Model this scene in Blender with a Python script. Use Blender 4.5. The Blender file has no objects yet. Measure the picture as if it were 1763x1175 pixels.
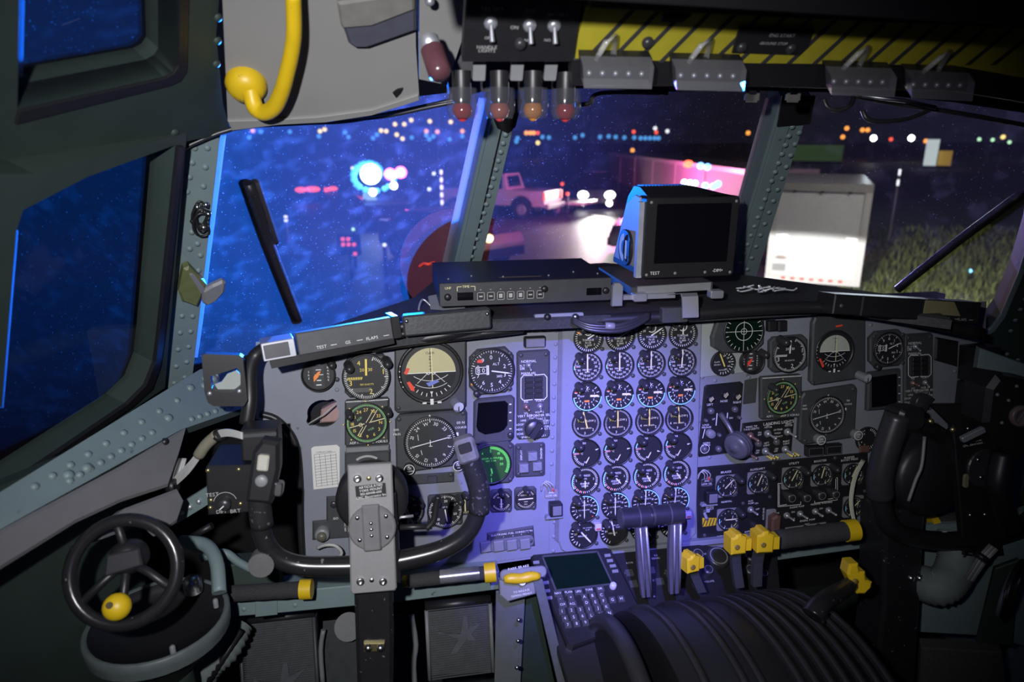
import bpy, math, random
from mathutils import Vector, Matrix
from mathutils.geometry import tessellate_polygon
random.seed(7)
sc = bpy.context.scene
COL = sc.collection
RAD = math.radians

# ------------------------------------------------------------------ camera
FPX, CX, CY = 1175.0, 881.5, 587.5
PITCH, YAW = RAD(16.7), RAD(9.7)
CAM = Vector((0, 0, 1.6))
_fh = Vector((math.sin(YAW), math.cos(YAW), 0))
RT = Vector((math.cos(YAW), -math.sin(YAW), 0))
FW = _fh * math.cos(PITCH) - Vector((0, 0, math.sin(PITCH)))
DN = -(_fh * math.sin(PITCH) + Vector((0, 0, math.cos(PITCH))))
cam = bpy.data.cameras.new('camera'); cam_o = bpy.data.objects.new('camera', cam); COL.objects.link(cam_o)
cam.sensor_width = 36; cam.lens = 36 * FPX / 1763; cam.clip_start = 0.02; cam.clip_end = 2000
cam.dof.use_dof = True; cam.dof.focus_distance = 1.28; cam.dof.aperture_fstop = 4.0
M3 = Matrix((RT, -DN, -FW)).transposed()
cam_o.matrix_world = Matrix.Translation(CAM) @ M3.to_4x4()
sc.camera = cam_o

# ------------------------------------------------------------------ world, lights, exposure
vs = sc.view_settings
vs.view_transform = 'Standard'; vs.look = 'None'; vs.gamma = 1; vs.use_curve_mapping = False; vs.exposure = 0.0
w = bpy.data.worlds.new('night_sky'); sc.world = w; w.use_nodes = True
w.node_tree.nodes['Background'].inputs[0].default_value = (0.32, 0.36, 0.75, 1)
w.node_tree.nodes['Background'].inputs[1].default_value = 0.012

def lamp(name, kind, loc, energy, color, target=None, **kw):
    l = bpy.data.lights.new(name, kind); l.energy = energy; l.color = color
    o = bpy.data.objects.new(name, l); COL.objects.link(o); o.location = loc
    if target is not None:
        o.rotation_euler = (Vector(target) - Vector(loc)).to_track_quat('-Z', 'Y').to_euler()
    for k, v in kw.items(): setattr(l, k, v)
    return o
# the photographer's torch, left above the camera, and the violet map lamp overhead
lamp('torch_light', 'SPOT', (-0.11, -0.02, 1.68), 60, (0.97, 0.97, 1.0), (0.09, 1.15, 1.235), spot_size=RAD(88), spot_blend=1.0, shadow_soft_size=0.012)
lamp('map_light', 'SPOT', (0.12, 0.0, 1.88), 265, (0.19, 0.17, 1.0), (0.36, 1.13, 0.965), spot_size=RAD(28), spot_blend=1.0, shadow_soft_size=0.012)

# ------------------------------------------------------------------ pixel rays (a modelling aid: every surface has its own plane)
def ray(x, y): return FW + RT * ((x - CX) / FPX) + DN * ((y - CY) / FPX)
def at(x, y, d): return CAM + ray(x, y) * d
def atY(x, y, Y): r = ray(x, y); return CAM + r * (Y / r.y)
def atZ(x, y, Z): r = ray(x, y); return CAM + r * ((Z - CAM.z) / r.z)
def atX(x, y, X): r = ray(x, y); return CAM + r * (X / r.x)
def frame(o, u, v):
    u = Vector(u).normalized(); v = Vector(v); n = u.cross(v).normalized(); v = n.cross(u)
    m = Matrix((u, v, n)).transposed().to_4x4(); m.translation = o; return m
class Plane:
    def __init__(s, o, u, v): s.M = frame(Vector(o), u, v); s.o = Vector(o); s.u = s.M.col[0].xyz; s.v = s.M.col[1].xyz; s.n = s.M.col[2].xyz
    def hit(s, x, y, h=0):
        r = ray(x, y); o = s.o + s.n * h
        return CAM + r * ((o - CAM).dot(s.n) / r.dot(s.n))
    def fr(s, x, y, h=0): m = s.M.copy(); m.translation = s.hit(x, y, 0) + s.n * h; return m
    def loc(s, x, y, base):
        d = s.hit(x, y) - s.hit(*base); return (d.dot(s.u), d.dot(s.v))
    def poly(s, pts, base): return [s.loc(x, y, base) for x, y in pts]
def plane3(a, b, c): return Plane(a, b - a, c - a)

# ------------------------------------------------------------------ materials
MATS = {}
def mat(name, col, rough=0.5, metal=0.0, var=0.25, scale=60, bump=0.0, emit=None, estr=0, coat=0, spec=0.5, wear=None, wscale=90, wth=0.66):
    if name in MATS: return MATS[name]
    m = bpy.data.materials.new(name); m.use_nodes = True; nt = m.node_tree; N = nt.nodes; L = nt.links
    b = N['Principled BSDF']; b.inputs['Roughness'].default_value = rough; b.inputs['Metallic'].default_value = metal
    b.inputs['Specular IOR Level'].default_value = spec
    if coat: b.inputs['Coat Weight'].default_value = coat
    c = (*col, 1)
    if var > 0 or bump or wear:
        tc = N.new('ShaderNodeTexCoord'); nz = N.new('ShaderNodeTexNoise'); nz.inputs['Scale'].default_value = scale; nz.inputs['Detail'].default_value = 5
        L.new(tc.outputs['Object'], nz.inputs['Vector'])
        mx = N.new('ShaderNodeMix'); mx.data_type = 'RGBA'
        mx.inputs[6].default_value = (*[k * (1 - var) for k in col], 1); mx.inputs[7].default_value = (*[min(1, k * (1 + var)) for k in col], 1)
        L.new(nz.outputs['Fac'], mx.inputs[0]); out = mx.outputs[2]
        if wear:
            n2 = N.new('ShaderNodeTexNoise'); n2.inputs['Scale'].default_value = wscale; n2.inputs['Detail'].default_value = 3
            L.new(tc.outputs['Object'], n2.inputs['Vector'])
            r = N.new('ShaderNodeMapRange'); r.inputs[1].default_value = wth; r.inputs[2].default_value = wth + 0.04
            L.new(n2.outputs['Fac'], r.inputs[0])
            m2 = N.new('ShaderNodeMix'); m2.data_type = 'RGBA'; m2.inputs[7].default_value = (*wear, 1)
            L.new(r.outputs[0], m2.inputs[0]); L.new(out, m2.inputs[6]); out = m2.outputs[2]
        L.new(out, b.inputs['Base Color'])
        if bump:
            bp = N.new('ShaderNodeBump'); bp.inputs['Strength'].default_value = bump; bp.inputs['Distance'].default_value = 0.002
            L.new(nz.outputs['Fac'], bp.inputs['Height']); L.new(bp.outputs[0], b.inputs['Normal'])
    else: b.inputs['Base Color'].default_value = c
    if emit: b.inputs['Emission Color'].default_value = (*emit, 1); b.inputs['Emission Strength'].default_value = estr
    MATS[name] = m; return m

def glass(name, dirt, scale, lo, hi, streak=(1, 1, 1)):
    """dirty aircraft pane: clear, with a thin film of dust that scatters the light falling on it from outside"""
    m = bpy.data.materials.new(name); m.use_nodes = True; nt = m.node_tree; N = nt.nodes; L = nt.links
    N.remove(N['Principled BSDF']); out = N['Material Output']
    tr = N.new('ShaderNodeBsdfTransparent'); tr.inputs[0].default_value = (0.97, 0.97, 0.97, 1)
    tl = N.new('ShaderNodeBsdfTranslucent'); tl.inputs[0].default_value = (0.9, 0.9, 0.9, 1)
    gl = N.new('ShaderNodeBsdfGlossy'); gl.inputs['Roughness'].default_value = 0.02
    tc = N.new('ShaderNodeTexCoord'); mp = N.new('ShaderNodeMapping'); mp.inputs['Scale'].default_value = streak
    mp.inputs['Rotation'].default_value = (0, 0, 0.7)
    L.new(tc.outputs['Object'], mp.inputs[0])
    nz = N.new('ShaderNodeTexNoise'); nz.inputs['Scale'].default_value = scale; nz.inputs['Detail'].default_value = 6; nz.inputs['Roughness'].default_value = 0.62
    L.new(mp.outputs[0], nz.inputs['Vector'])
    r = N.new('ShaderNodeMapRange'); r.inputs[1].default_value = 0.52; r.inputs[2].default_value = 0.76; r.inputs[3].default_value = lo; r.inputs[4].default_value = hi
    L.new(nz.outputs['Fac'], r.inputs[0])
    vo = N.new('ShaderNodeTexNoise'); vo.inputs['Scale'].default_value = 300; vo.inputs['Detail'].default_value = 1
    L.new(tc.outputs['Object'], vo.inputs['Vector'])
    r2 = N.new('ShaderNodeMapRange'); r2.inputs[1].default_value = 0.725; r2.inputs[2].default_value = 0.77; r2.inputs[3].default_value = 0; r2.inputs[4].default_value = dirt
    L.new(vo.outputs['Fac'], r2.inputs[0])
    ad = N.new('ShaderNodeMath'); ad.operation = 'ADD'; ad.use_clamp = True; L.new(r.outputs[0], ad.inputs[0]); L.new(r2.outputs[0], ad.inputs[1])
    mx = N.new('ShaderNodeMixShader'); L.new(ad.outputs[0], mx.inputs[0]); L.new(tr.outputs[0], mx.inputs[1]); L.new(tl.outputs[0], mx.inputs[2])
    m2 = N.new('ShaderNodeMixShader'); m2.inputs[0].default_value = 0.012; L.new(mx.outputs[0], m2.inputs[1]); L.new(gl.outputs[0], m2.inputs[2])
    L.new(m2.outputs[0], out.inputs[0]); return m
def emis(name, col, s):
    m = bpy.data.materials.new(name); m.use_nodes = True; b = m.node_tree.nodes['Principled BSDF']
    b.inputs['Base Color'].default_value = (*[min(.8, c) for c in col], 1); b.inputs['Emission Color'].default_value = (*col, 1); b.inputs['Emission Strength'].default_value = s
    return m
def clear_plastic(name, col, a):
    m = bpy.data.materials.new(name); m.use_nodes = True; nt = m.node_tree; N = nt.nodes; L = nt.links
    b = N['Principled BSDF']; b.inputs['Base Color'].default_value = (*col, 1); b.inputs['Roughness'].default_value = 0.12
    tr = N.new('ShaderNodeBsdfTransparent'); mx = N.new('ShaderNodeMixShader'); mx.inputs[0].default_value = a
    L.new(tr.outputs[0], mx.inputs[1]); L.new(b.outputs[0], mx.inputs[2]); L.new(mx.outputs[0], N['Material Output'].inputs[0]); return m

G_PANEL = mat('grey_panel_paint', (0.205, 0.215, 0.255), 0.55, var=0.10, scale=25, bump=0.05, wear=(0.12, 0.12, 0.13), wscale=35, wth=0.72)
G_PALE = mat('pale_grey_green_paint', (0.30, 0.33, 0.31), 0.55, var=0.1, scale=25)
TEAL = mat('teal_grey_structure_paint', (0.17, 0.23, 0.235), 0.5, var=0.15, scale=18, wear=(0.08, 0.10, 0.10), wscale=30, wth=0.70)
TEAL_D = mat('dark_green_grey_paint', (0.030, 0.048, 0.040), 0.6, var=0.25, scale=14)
LINER = mat('warm_grey_liner', (0.25, 0.245, 0.235), 0.7, var=0.1, scale=9)
GREYBOX = mat('mid_grey_enamel', (0.20, 0.205, 0.215), 0.45, var=0.1)
PLATE = mat('grey_mount_plate', (0.27, 0.265, 0.27), 0.5, metal=0.2, var=0.08, scale=200)
DARK = mat('dark_grey_case', (0.050, 0.052, 0.056), 0.5, var=0.2, scale=120)
BLACK = mat('satin_black', (0.014, 0.014, 0.016), 0.42, var=0.2, scale=80)
BLACKW = mat('worn_black_enamel', (0.016, 0.016, 0.018), 0.25, var=0.2, scale=80, wear=(0.16, 0.16, 0.17), wscale=120, wth=0.685)
CRACK = mat('speckled_black_lid', (0.035, 0.036, 0.04), 0.5, var=0.5, scale=160, bump=0.2)
RUBBER = mat('black_rubber', (0.022, 0.022, 0.024), 0.75, var=0.3, scale=200, bump=0.2)
FOAM = mat('black_foam', (0.030, 0.030, 0.033), 0.9, var=0.5, scale=400, bump=0.5)
FACE = mat('dial_black', (0.016, 0.016, 0.018), 0.5, var=0.1)
FACE_BLUE = mat('dial_black_clean', (0.012, 0.012, 0.016), 0.4, var=0.1)
SCREEN = mat('dark_screen_glass', (0.004, 0.004, 0.006), 0.12, var=0)
SCREEN_G = mat('green_black_screen', (0.004, 0.012, 0.008), 0.15, var=0.3, scale=300)
WHITE = mat('white_print', (0.78, 0.78, 0.76), 0.6, var=0)
CREAM = mat('cream_print', (0.80, 0.72, 0.42), 0.6, var=0)
YPRINT = mat('yellow_print', (0.85, 0.66, 0.14), 0.6, var=0)
GPRINT = mat('green_print', (0.25, 0.55, 0.22), 0.6, var=0)
CYAN = mat('cyan_arc', (0.30, 0.75, 0.85), 0.5, var=0)
REDP = mat('red_flag', (0.85, 0.07, 0.04), 0.5, var=0)
ORANGE = mat('orange_flag', (0.9, 0.26, 0.05), 0.5, var=0)
BLUEP = mat('blue_flag', (0.18, 0.22, 0.62), 0.5, var=0)
CREAMF = mat('cream_sky_drum', (0.52, 0.48, 0.27), 0.6, var=0.05)
GREYF = mat('pale_grey_sky_drum', (0.40, 0.43, 0.36), 0.6, var=0.05)
YELLOW = mat('yellow_enamel', (0.66, 0.44, 0.010), 0.42, var=0.08, scale=40, wear=(0.35, 0.22, 0.02), wscale=70, wth=0.70)
STEEL = mat('bare_steel', (0.55, 0.55, 0.56), 0.3, metal=1.0, var=0.1)
BRASS = mat('dull_brass', (0.45, 0.38, 0.18), 0.35, metal=0.9, var=0.15)
ALU = mat('pale_aluminium', (0.52, 0.53, 0.58), 0.4, metal=0.7, var=0.1)
BRONZE = mat('copper_switch', (0.45, 0.28, 0.24), 0.4, metal=0.7, var=0.1)
PAPER = mat('paper_card', (0.66, 0.65, 0.62), 0.8, var=0.05)
INK = mat('black_ink', (0.03, 0.03, 0.03), 0.7, var=0)
WIREW = mat('white_wire', (0.40, 0.40, 0.39), 0.5, var=0.1)
WIREG = mat('pale_olive_wire', (0.50, 0.50, 0.36), 0.5, var=0.1)
KNOBG = mat('dark_plastic_knob', (0.030, 0.030, 0.034), 0.35, var=0.1)
LENS = mat('smoked_lens', (0.10, 0.10, 0.11), 0.3, var=0.1)
REDLENS = mat('dark_red_lens', (0.22, 0.018, 0.022), 0.15, var=0.2)
AMBLENS = mat('amber_lens', (0.40, 0.16, 0.04), 0.15, var=0.2)
BROWN = mat('brown_red_guard', (0.13, 0.065, 0.05), 0.5, var=0.2)
CLEARP = clear_plastic('clear_guard_plastic', (0.32, 0.32, 0.35), 0.30)
CLEARD = clear_plastic('clear_lamp_cup', (0.10, 0.10, 0.12), 0.30)
HOSE = mat('grey_duct_fabric', (0.17, 0.20, 0.19), 0.8, var=0.2, scale=60)
CARPET = mat('black_bulkhead', (0.012, 0.012, 0.013), 0.9, var=0.4, scale=50)
FLOORM = mat('dark_green_floor', (0.028, 0.036, 0.032), 0.8, var=0.4, scale=20)
CANVAS = mat('grey_canvas_cover', (0.15, 0.15, 0.16), 0.85, var=0.12, scale=30, bump=0.1)
GREENF = mat('green_lit_dial', (0.018, 0.07, 0.010), 0.5, var=0.1, emit=(0.03, 0.30, 0.01), estr=0.03)
GREENL = mat('green_lit_print', (0.15, 0.8, 0.1), 0.5, var=0, emit=(0.18, 1.0, 0.05), estr=0.25)

# ------------------------------------------------------------------ glyphs of the built-in font
GLY = {}
def load_glyphs():
    chars = 'ABCDEFGHIJKLMNOPQRSTUVWXYZabcdefghijklmnopqrstuvwxyz0123456789-/=.+%&°'
    obs = []
    for c in chars:
        cu = bpy.data.curves.new('g', 'FONT'); cu.body = c; cu.size = 1; cu.resolution_u = 2
        o = bpy.data.objects.new('g', cu); COL.objects.link(o); obs.append((c, o, cu))
    bpy.context.view_layer.update(); dg = bpy.context.evaluated_depsgraph_get()
    for c, o, cu in obs:
        me = o.evaluated_get(dg).to_mesh()
        vs_ = [(v.co.x, v.co.y) for v in me.vertices]; fs = [tuple(p.vertices) for p in me.polygons]
        x0 = min(v[0] for v in vs_); x1 = max(v[0] for v in vs_)
        GLY[c] = ([(x - x0, y) for x, y in vs_], fs, x1 - x0)
        o.evaluated_get(dg).to_mesh_clear()
    for c, o, cu in obs: bpy.data.objects.remove(o); bpy.data.curves.remove(cu)
load_glyphs()

# ------------------------------------------------------------------ mesh building
def circ(cx, cy, r, n=24, a0=0): return [(cx + r * math.cos(a0 + 2 * math.pi * i / n), cy + r * math.sin(a0 + 2 * math.pi * i / n)) for i in range(n)]
def rrect(cx, cy, w, h, r=0.003, seg=3):
    P = []
    r = min(r, w / 2.01, h / 2.01)
    for qx, qy, a in ((1, 1, 0), (-1, 1, 90), (-1, -1, 180), (1, -1, 270)):
        for i in range(seg + 1):
            t = RAD(a + 90 * i / seg); P.append((cx + qx * (w / 2 - r) + r * math.cos(t), cy + qy * (h / 2 - r) + r * math.sin(t)))
    return P
def ccw(p):
    a = sum(p[i][0] * p[(i + 1) % len(p)][1] - p[(i + 1) % len(p)][0] * p[i][1] for i in range(len(p)))
    return list(p) if a > 0 else list(reversed(p))
def inset(p, d):
    n = len(p); q = []
    for i in range(n):
        a, b, c = Vector(p[i - 1]), Vector(p[i]), Vector(p[(i + 1) % n])
        e1 = (b - a); e2 = (c - b)
        if e1.length < 1e-9 or e2.length < 1e-9: q.append(tuple(b)); continue
        e1.normalize(); e2.normalize(); n1 = Vector((-e1.y, e1.x)); n2 = Vector((-e2.y, e2.x)); m = n1 + n2
        if m.length < 1e-6: q.append(tuple(b)); continue
        m.normalize(); q.append(tuple(b + m * (d / max(0.4, m.dot(n1)))))
    return q
def smooth_path(pts, k=4, closed=False):
    pts = [Vector(p) for p in pts]; n = len(pts); out = []
    for i in range(n if closed else n - 1):
        if closed: a, b, c, d = pts[i - 1], pts[i], pts[(i + 1) % n], pts[(i + 2) % n]
        else: a, b, c, d = pts[max(0, i - 1)], pts[i], pts[i + 1], pts[min(n - 1, i + 2)]
        for j in range(k):
            t = j / k
            out.append(0.5 * ((2 * b) + (c - a) * t + (2 * a - 5 * b + 4 * c - d) * t * t + (3 * b - a - 3 * c + d) * t ** 3))
    if not closed: out.append(pts[-1])
    return out

class MB:
    def __init__(s, T=None): s.v = []; s.f = []; s.sm = []; s.T = T
    def _v(s, p):
        p = Vector(p); p = s.T @ p if s.T else p
        s.v.append(tuple(p)); return len(s.v) - 1
    def face(s, idx, sm=False): s.f.append(tuple(idx)); s.sm.append(sm)
    def poly(s, pts, sm=False): s.face([s._v(p) for p in pts], sm); return s
    def hexa(s, p):            # 8 points: 4 bottom ccw, 4 top ccw
        i = [s._v(q) for q in p]
        for a in ((3, 2, 1, 0), (4, 5, 6, 7), (0, 1, 5, 4), (1, 2, 6, 5), (2, 3, 7, 6), (3, 0, 4, 7)): s.face([i[k] for k in a])
        return s
    def box(s, c, sz):
        x, y, z = c; a, b, d = [k / 2 for k in sz]
        return s.hexa([(x - a, y - b, z - d), (x + a, y - b, z - d), (x + a, y + b, z - d), (x - a, y + b, z - d), (x - a, y - b, z + d), (x + a, y - b, z + d), (x + a, y + b, z + d), (x - a, y + b, z + d)])
    def slab(s, p, z0, z1, ch=0.0, holes=(), back=True):
        p = ccw(p)
        if holes:
            hs = [list(reversed(ccw(h))) for h in holes]; loops = [p] + hs
            flat = [q for l in loops for q in l]
            tri = tessellate_polygon([[Vector((x, y, 0)) for x, y in l] for l in loops])
            for z, fl in ((z1, False), (z0, True)):
                ix = [s._v((x, y, z)) for x, y in flat]
                for t in tri:
                    a, b, c = [Vector(flat[k]) for k in t]
                    pos = (b - a).cross(c - a) > 0
                    s.face([ix[k] for k in (t if pos != fl else t[::-1])])
            for l in loops:
                n = len(l); b0 = [s._v((x, y, z0)) for x, y in l]; b1 = [s._v((x, y, z1)) for x, y in l]
                for i in range(n): j = (i + 1) % n; s.face((b0[i], b0[j], b1[j], b1[i]))
            return s
        n = len(p); zz = [(p, z0), (p, z1 - ch)] + ([(inset(p, ch), z1)] if ch else [])
        R = [[s._v((x, y, z)) for x, y in l] for l, z in zz]
        for a, b in zip(R, R[1:]):
            for i in range(n): j = (i + 1) % n; s.face((a[i], a[j], b[j], b[i]))
        s.face(R[-1]);
        if back: s.face(R[0][::-1])
        return s
    def rbox(s, c, sz, r=0.003, ch=0.001):
        return s.slab(rrect(c[0], c[1], sz[0], sz[1], r), c[2] - sz[2] / 2, c[2] + sz[2] / 2, ch)
    def lathe(s, prof, n=24, c=(0, 0, 0), sm=True, arc=None):
        rings = []
        for r, z in prof:
            if r < 1e-7: rings.append([s._v((c[0], c[1], c[2] + z))])
            else: rings.append([s._v((c[0] + r * math.cos(2 * math.pi * i / n), c[1] + r * math.sin(2 * math.pi * i / n), c[2] + z)) for i in range(n)])
        for a, b in zip(rings, rings[1:]):
            for i in range(n):
                j = (i + 1) % n
                if len(a) == 1 and len(b) == 1: continue
                if len(a) == 1: s.face((a[0], b[i], b[j])[::-1] if False else (a[0], b[i], b[j]), sm)
                elif len(b) == 1: s.face((a[i], a[j], b[0]), sm)
                else: s.face((a[i], a[j], b[j], b[i]), sm)
        return s
    def cyl(s, p0, p1, r0, r1=None, n=16, caps=True, sm=True):
        r1 = r0 if r1 is None else r1; p0 = Vector(p0); p1 = Vector(p1); d = (p1 - p0)
        q = d.to_track_quat('Z', 'Y'); X = q @ Vector((1, 0, 0)); Y = q @ Vector((0, 1, 0))
        P = lambda p, r, i: p + X * (r * math.cos(2 * math.pi * i / n)) + Y * (r * math.sin(2 * math.pi * i / n))
        a = [s._v(P(p0, r0, i)) for i in range(n)]; b = [s._v(P(p1, r1, i)) for i in range(n)]
        for i in range(n): j = (i + 1) % n; s.face((a[i], a[j], b[j], b[i]), sm)
        if caps:
            s.face([s._v(P(p1, r1, i)) for i in range(n)]); s.face([s._v(P(p0, r0, i)) for i in range(n)][::-1])
        return s
    def tube(s, pts, r, n=10, closed=False, flat=None):
        pts = [Vector(p) for p in pts]; m = len(pts); rr = r if isinstance(r, (list, tuple)) else [r] * m
        T = []
        for i in range(m):
            a = pts[i - 1] if (closed or i) else pts[0]; b = pts[(i + 1) % m] if (closed or i < m - 1) else pts[-1]
            T.append((b - a).normalized())
        up = Vector((0, 0, 1)) if abs(T[0].z) < 0.9 else Vector((1, 0, 0))
        X = T[0].cross(up).normalized(); rings = []
        for i in range(m):
            X = (X - T[i] * X.dot(T[i])).normalized(); Y = T[i].cross(X)
            rings.append([s._v(pts[i] + X * (rr[i] * math.cos(2 * math.pi * k / n)) + Y * (rr[i] * math.sin(2 * math.pi * k / n))) for k in range(n)])
        for i in range(m if closed else m - 1):
            a, b = rings[i], rings[(i + 1) % m]
            for k in range(n): j = (k + 1) % n; s.face((a[k], a[j], b[j], b[k]), True)
        if not closed: s.face(rings[0][::-1]); s.face(rings[-1])
        return s
    def sphere(s, c, r, n=16, m=10, sq=(1, 1, 1)):
        rings = []
        for i in range(m + 1):
            a = math.pi * i / m
            if i in (0, m): rings.append([s._v((c[0], c[1], c[2] - r * sq[2] * math.cos(a)))])
            else: rings.append([s._v((c[0] + sq[0] * r * math.sin(a) * math.cos(2 * math.pi * k / n), c[1] + sq[1] * r * math.sin(a) * math.sin(2 * math.pi * k / n), c[2] - sq[2] * r * math.cos(a))) for k in range(n)])
        for a, b in zip(rings, rings[1:]):
            for i in range(n):
                j = (i + 1) % n
                if len(a) == 1: s.face((a[0], b[j], b[i]), True)
                elif len(b) == 1: s.face((a[i], a[j], b[0]), True)
                else: s.face((a[i], a[j], b[j], b[i]), True)
        return s
    def dome(s, x, y, z, r, h=None, n=8):
        h = r * 0.6 if h is None else h
        return s.lathe([(r, z), (r * 0.8, z + h * 0.7), (0, z + h)], n, (x, y, 0))
    def line(s, x0, y0, x1, y1, wd, z, w1=None):
        d = Vector((x1 - x0, y1 - y0)); 
        if d.length < 1e-9: return s
        p = Vector((-d.y, d.x)).normalized(); a = p * wd / 2; b = p * (wd if w1 is None else w1) / 2
        return s.poly([(x0 - a.x, y0 - a.y, z), (x1 - b.x, y1 - b.y, z), (x1 + b.x, y1 + b.y, z), (x0 + a.x, y0 + a.y, z)])
    def rect(s, x, y, w_, h_, z): return s.poly([(x - w_ / 2, y - h_ / 2, z), (x + w_ / 2, y - h_ / 2, z), (x + w_ / 2, y + h_ / 2, z), (x - w_ / 2, y + h_ / 2, z)])
    def outline(s, p, wd, z, closed=True):
        n = len(p)
        for i in range(n if closed else n - 1): a, b = p[i], p[(i + 1) % n]; s.line(a[0], a[1], b[0], b[1], wd, z)
        return s
    def arc(s, r, wd, a0, a1, z, n=24, cx=0, cy=0):        # clockwise from the top, degrees
        P = lambda a, q: (cx + q * math.sin(RAD(a)), cy + q * math.cos(RAD(a)), z)
        for i in range(n):
            a = a0 + (a1 - a0) * i / n; b = a0 + (a1 - a0) * (i + 1) / n
            s.poly([P(a, r - wd), P(b, r - wd), P(b, r), P(a, r)][::-1])
        return s
    def ticks(s, r0, r1, a0, a1, n, wd, z, cx=0, cy=0):
        for i in range(n + 1):
            a = RAD(a0 + (a1 - a0) * i / n); sx, cy_ = math.sin(a), math.cos(a)
            s.line(cx + r0 * sx, cy + r0 * cy_, cx + r1 * sx, cy + r1 * cy_, wd, z)
        return s
    def text(s, t, size, x, y, z, al='C', rot=0.0, bold=0):
        wsum = 0; adv = []
        for ch in t:
            wd = GLY[ch][2] + 0.10 if ch in GLY else 0.34
            adv.append(wsum); wsum += wd
        x0 = {'C': -wsum / 2, 'L': 0, 'R': -wsum}[al]; cr, sr = math.cos(RAD(rot)), math.sin(RAD(rot))
        for ch, ax in zip(t, adv):
            if ch not in GLY: continue
            vs_, fs, _ = GLY[ch]; ix = []
            for gx, gy in vs_:
                px, py = (x0 + ax + gx) * size, (gy - 0.35) * size
                ix.append(s._v((x + px * cr - py * sr, y + px * sr + py * cr, z)))
            for f in fs: s.face([ix[k] for k in f])
        return s
    def nums(s, labs, r, a0, a1, size, z, cx=0, cy=0, turn=False):
        n = max(1, len(labs) - 1)
        for i, t in enumerate(labs):
            a = a0 + (a1 - a0) * i / n
            s.text(t, size, cx + r * math.sin(RAD(a)), cy + r * math.cos(RAD(a)), z, rot=-a if turn else 0)
        return s
    def mesh(s, name):
        me = bpy.data.meshes.new(name); me.from_pydata(s.v, [], s.f); me.polygons.foreach_set('use_smooth', s.sm); me.update(); return me

def put(name, mesh, m, parent=None, M=None):
    if isinstance(mesh, MB): mesh = mesh.mesh(name)
    if m is not None and len(mesh.materials) == 0: mesh.materials.append(m)
    o = bpy.data.objects.new(name, mesh); COL.objects.link(o)
    if parent is not None: o.parent = parent
    if M is not None:
        if parent is None: o.matrix_world = M
        else: o.matrix_local = M
    return o
def tag(o, label, cat, group=None):
    o['label'] = label; o['category'] = cat
    if group: o['group'] = group
    return o
def thing(name, label, cat, M=None, group=None):
    o = bpy.data.objects.new(name, None); COL.objects.link(o); o.empty_display_size = 0.02
    if M is not None: o.matrix_world = M
    return tag(o, label, cat, group)
def struct(o, label=None):
    o['kind'] = 'structure'
    if label: o['label'] = label
    return o
def stuff(o): o['kind'] = 'stuff'; return o
def TR(x=0, y=0, z=0, rz=0): return Matrix.Translation((x, y, z)) @ Matrix.Rotation(rz, 4, 'Z')

# ================================================================== PLANES OF THE COCKPIT
TP = RAD(7)
PAN = Plane(at(1085, 740, 1.30), (1, 0, 0), (0, math.sin(TP), math.cos(TP)))
MPP = (PAN.hit(1085.5, 740) - PAN.hit(1084.5, 740)).length      # metres per photo pixel on the panel
RK = RAD(40)
WC = Plane(atY(800, 455, 1.46), (1, 0, 0), (0, -math.sin(RK), math.cos(RK)))      # inner face of the windshield posts
T_L, B_L = atY(378, 232, 1.12), atY(318, 640, 1.30)
LP = Plane(B_L, (0.92, 0.39, 0), T_L - B_L)                                      # left corner post
back = Vector((0.0, 0.045, 0.0))
WL = plane3(B_L + back, WC.hit(782, 460) + Vector((0, .05, .03)), T_L + back)      # pilot's windshield
T_R, B_R = Vector((.848 - T_L.x, T_L.y, T_L.z)), Vector((.848 - B_L.x, B_L.y, B_L.z))
WR = plane3(WC.hit(1290, 460) + Vector((0, .05, .03)), B_R + back, T_R + back + Vector((0, 0, 0)))
SW = plane3(at(0, 500, .75), B_L, T_L)                                           # left side window
UL = plane3(at(0, 320, .74), at(390, 215, 1.0), at(200, 0, .68))                 # frame of the eyebrow window
SB = plane3(at(0, 865, .80), at(330, 690, 1.15), at(0, 800, .80) + Vector((-.03, .02, 0)))
def prism(name, pl, pts, z0, z1, m, base=None, ch=0.0, holes=(), parent=None):
    base = base or pts[0]
    mb = MB().slab(pl.poly(pts, base), z0, z1, ch, [pl.poly(h, base) for h in holes])
    return put(name, mb, m, parent, pl.fr(*base))
def rivets(name, pl, pts, r, parent, m, z=0.0, n=8, base=None):
    """rivet heads set on a plane at photo points, as one part"""
    mb = MB()
    bM = parent.matrix_world if parent else pl.M
    inv = bM.inverted() @ pl.M
    for x, y in pts:
        d = pl.hit(x, y) - pl.o
        q = MB(); q.dome(d.dot(pl.u), d.dot(pl.v), z, r, r * 0.7, n)
        k = len(mb.v); mb.v += [tuple(inv @ Vector(p)) for p in q.v]; mb.f += [tuple(i + k for i in f) for f in q.f]; mb.sm += q.sm
    return stuff(put(name, mb, m, parent))
def along(a, b, n): return [(a[0] + (b[0] - a[0]) * i / (n - 1), a[1] + (b[1] - a[1]) * i / (n - 1)) for i in range(n)]

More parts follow.
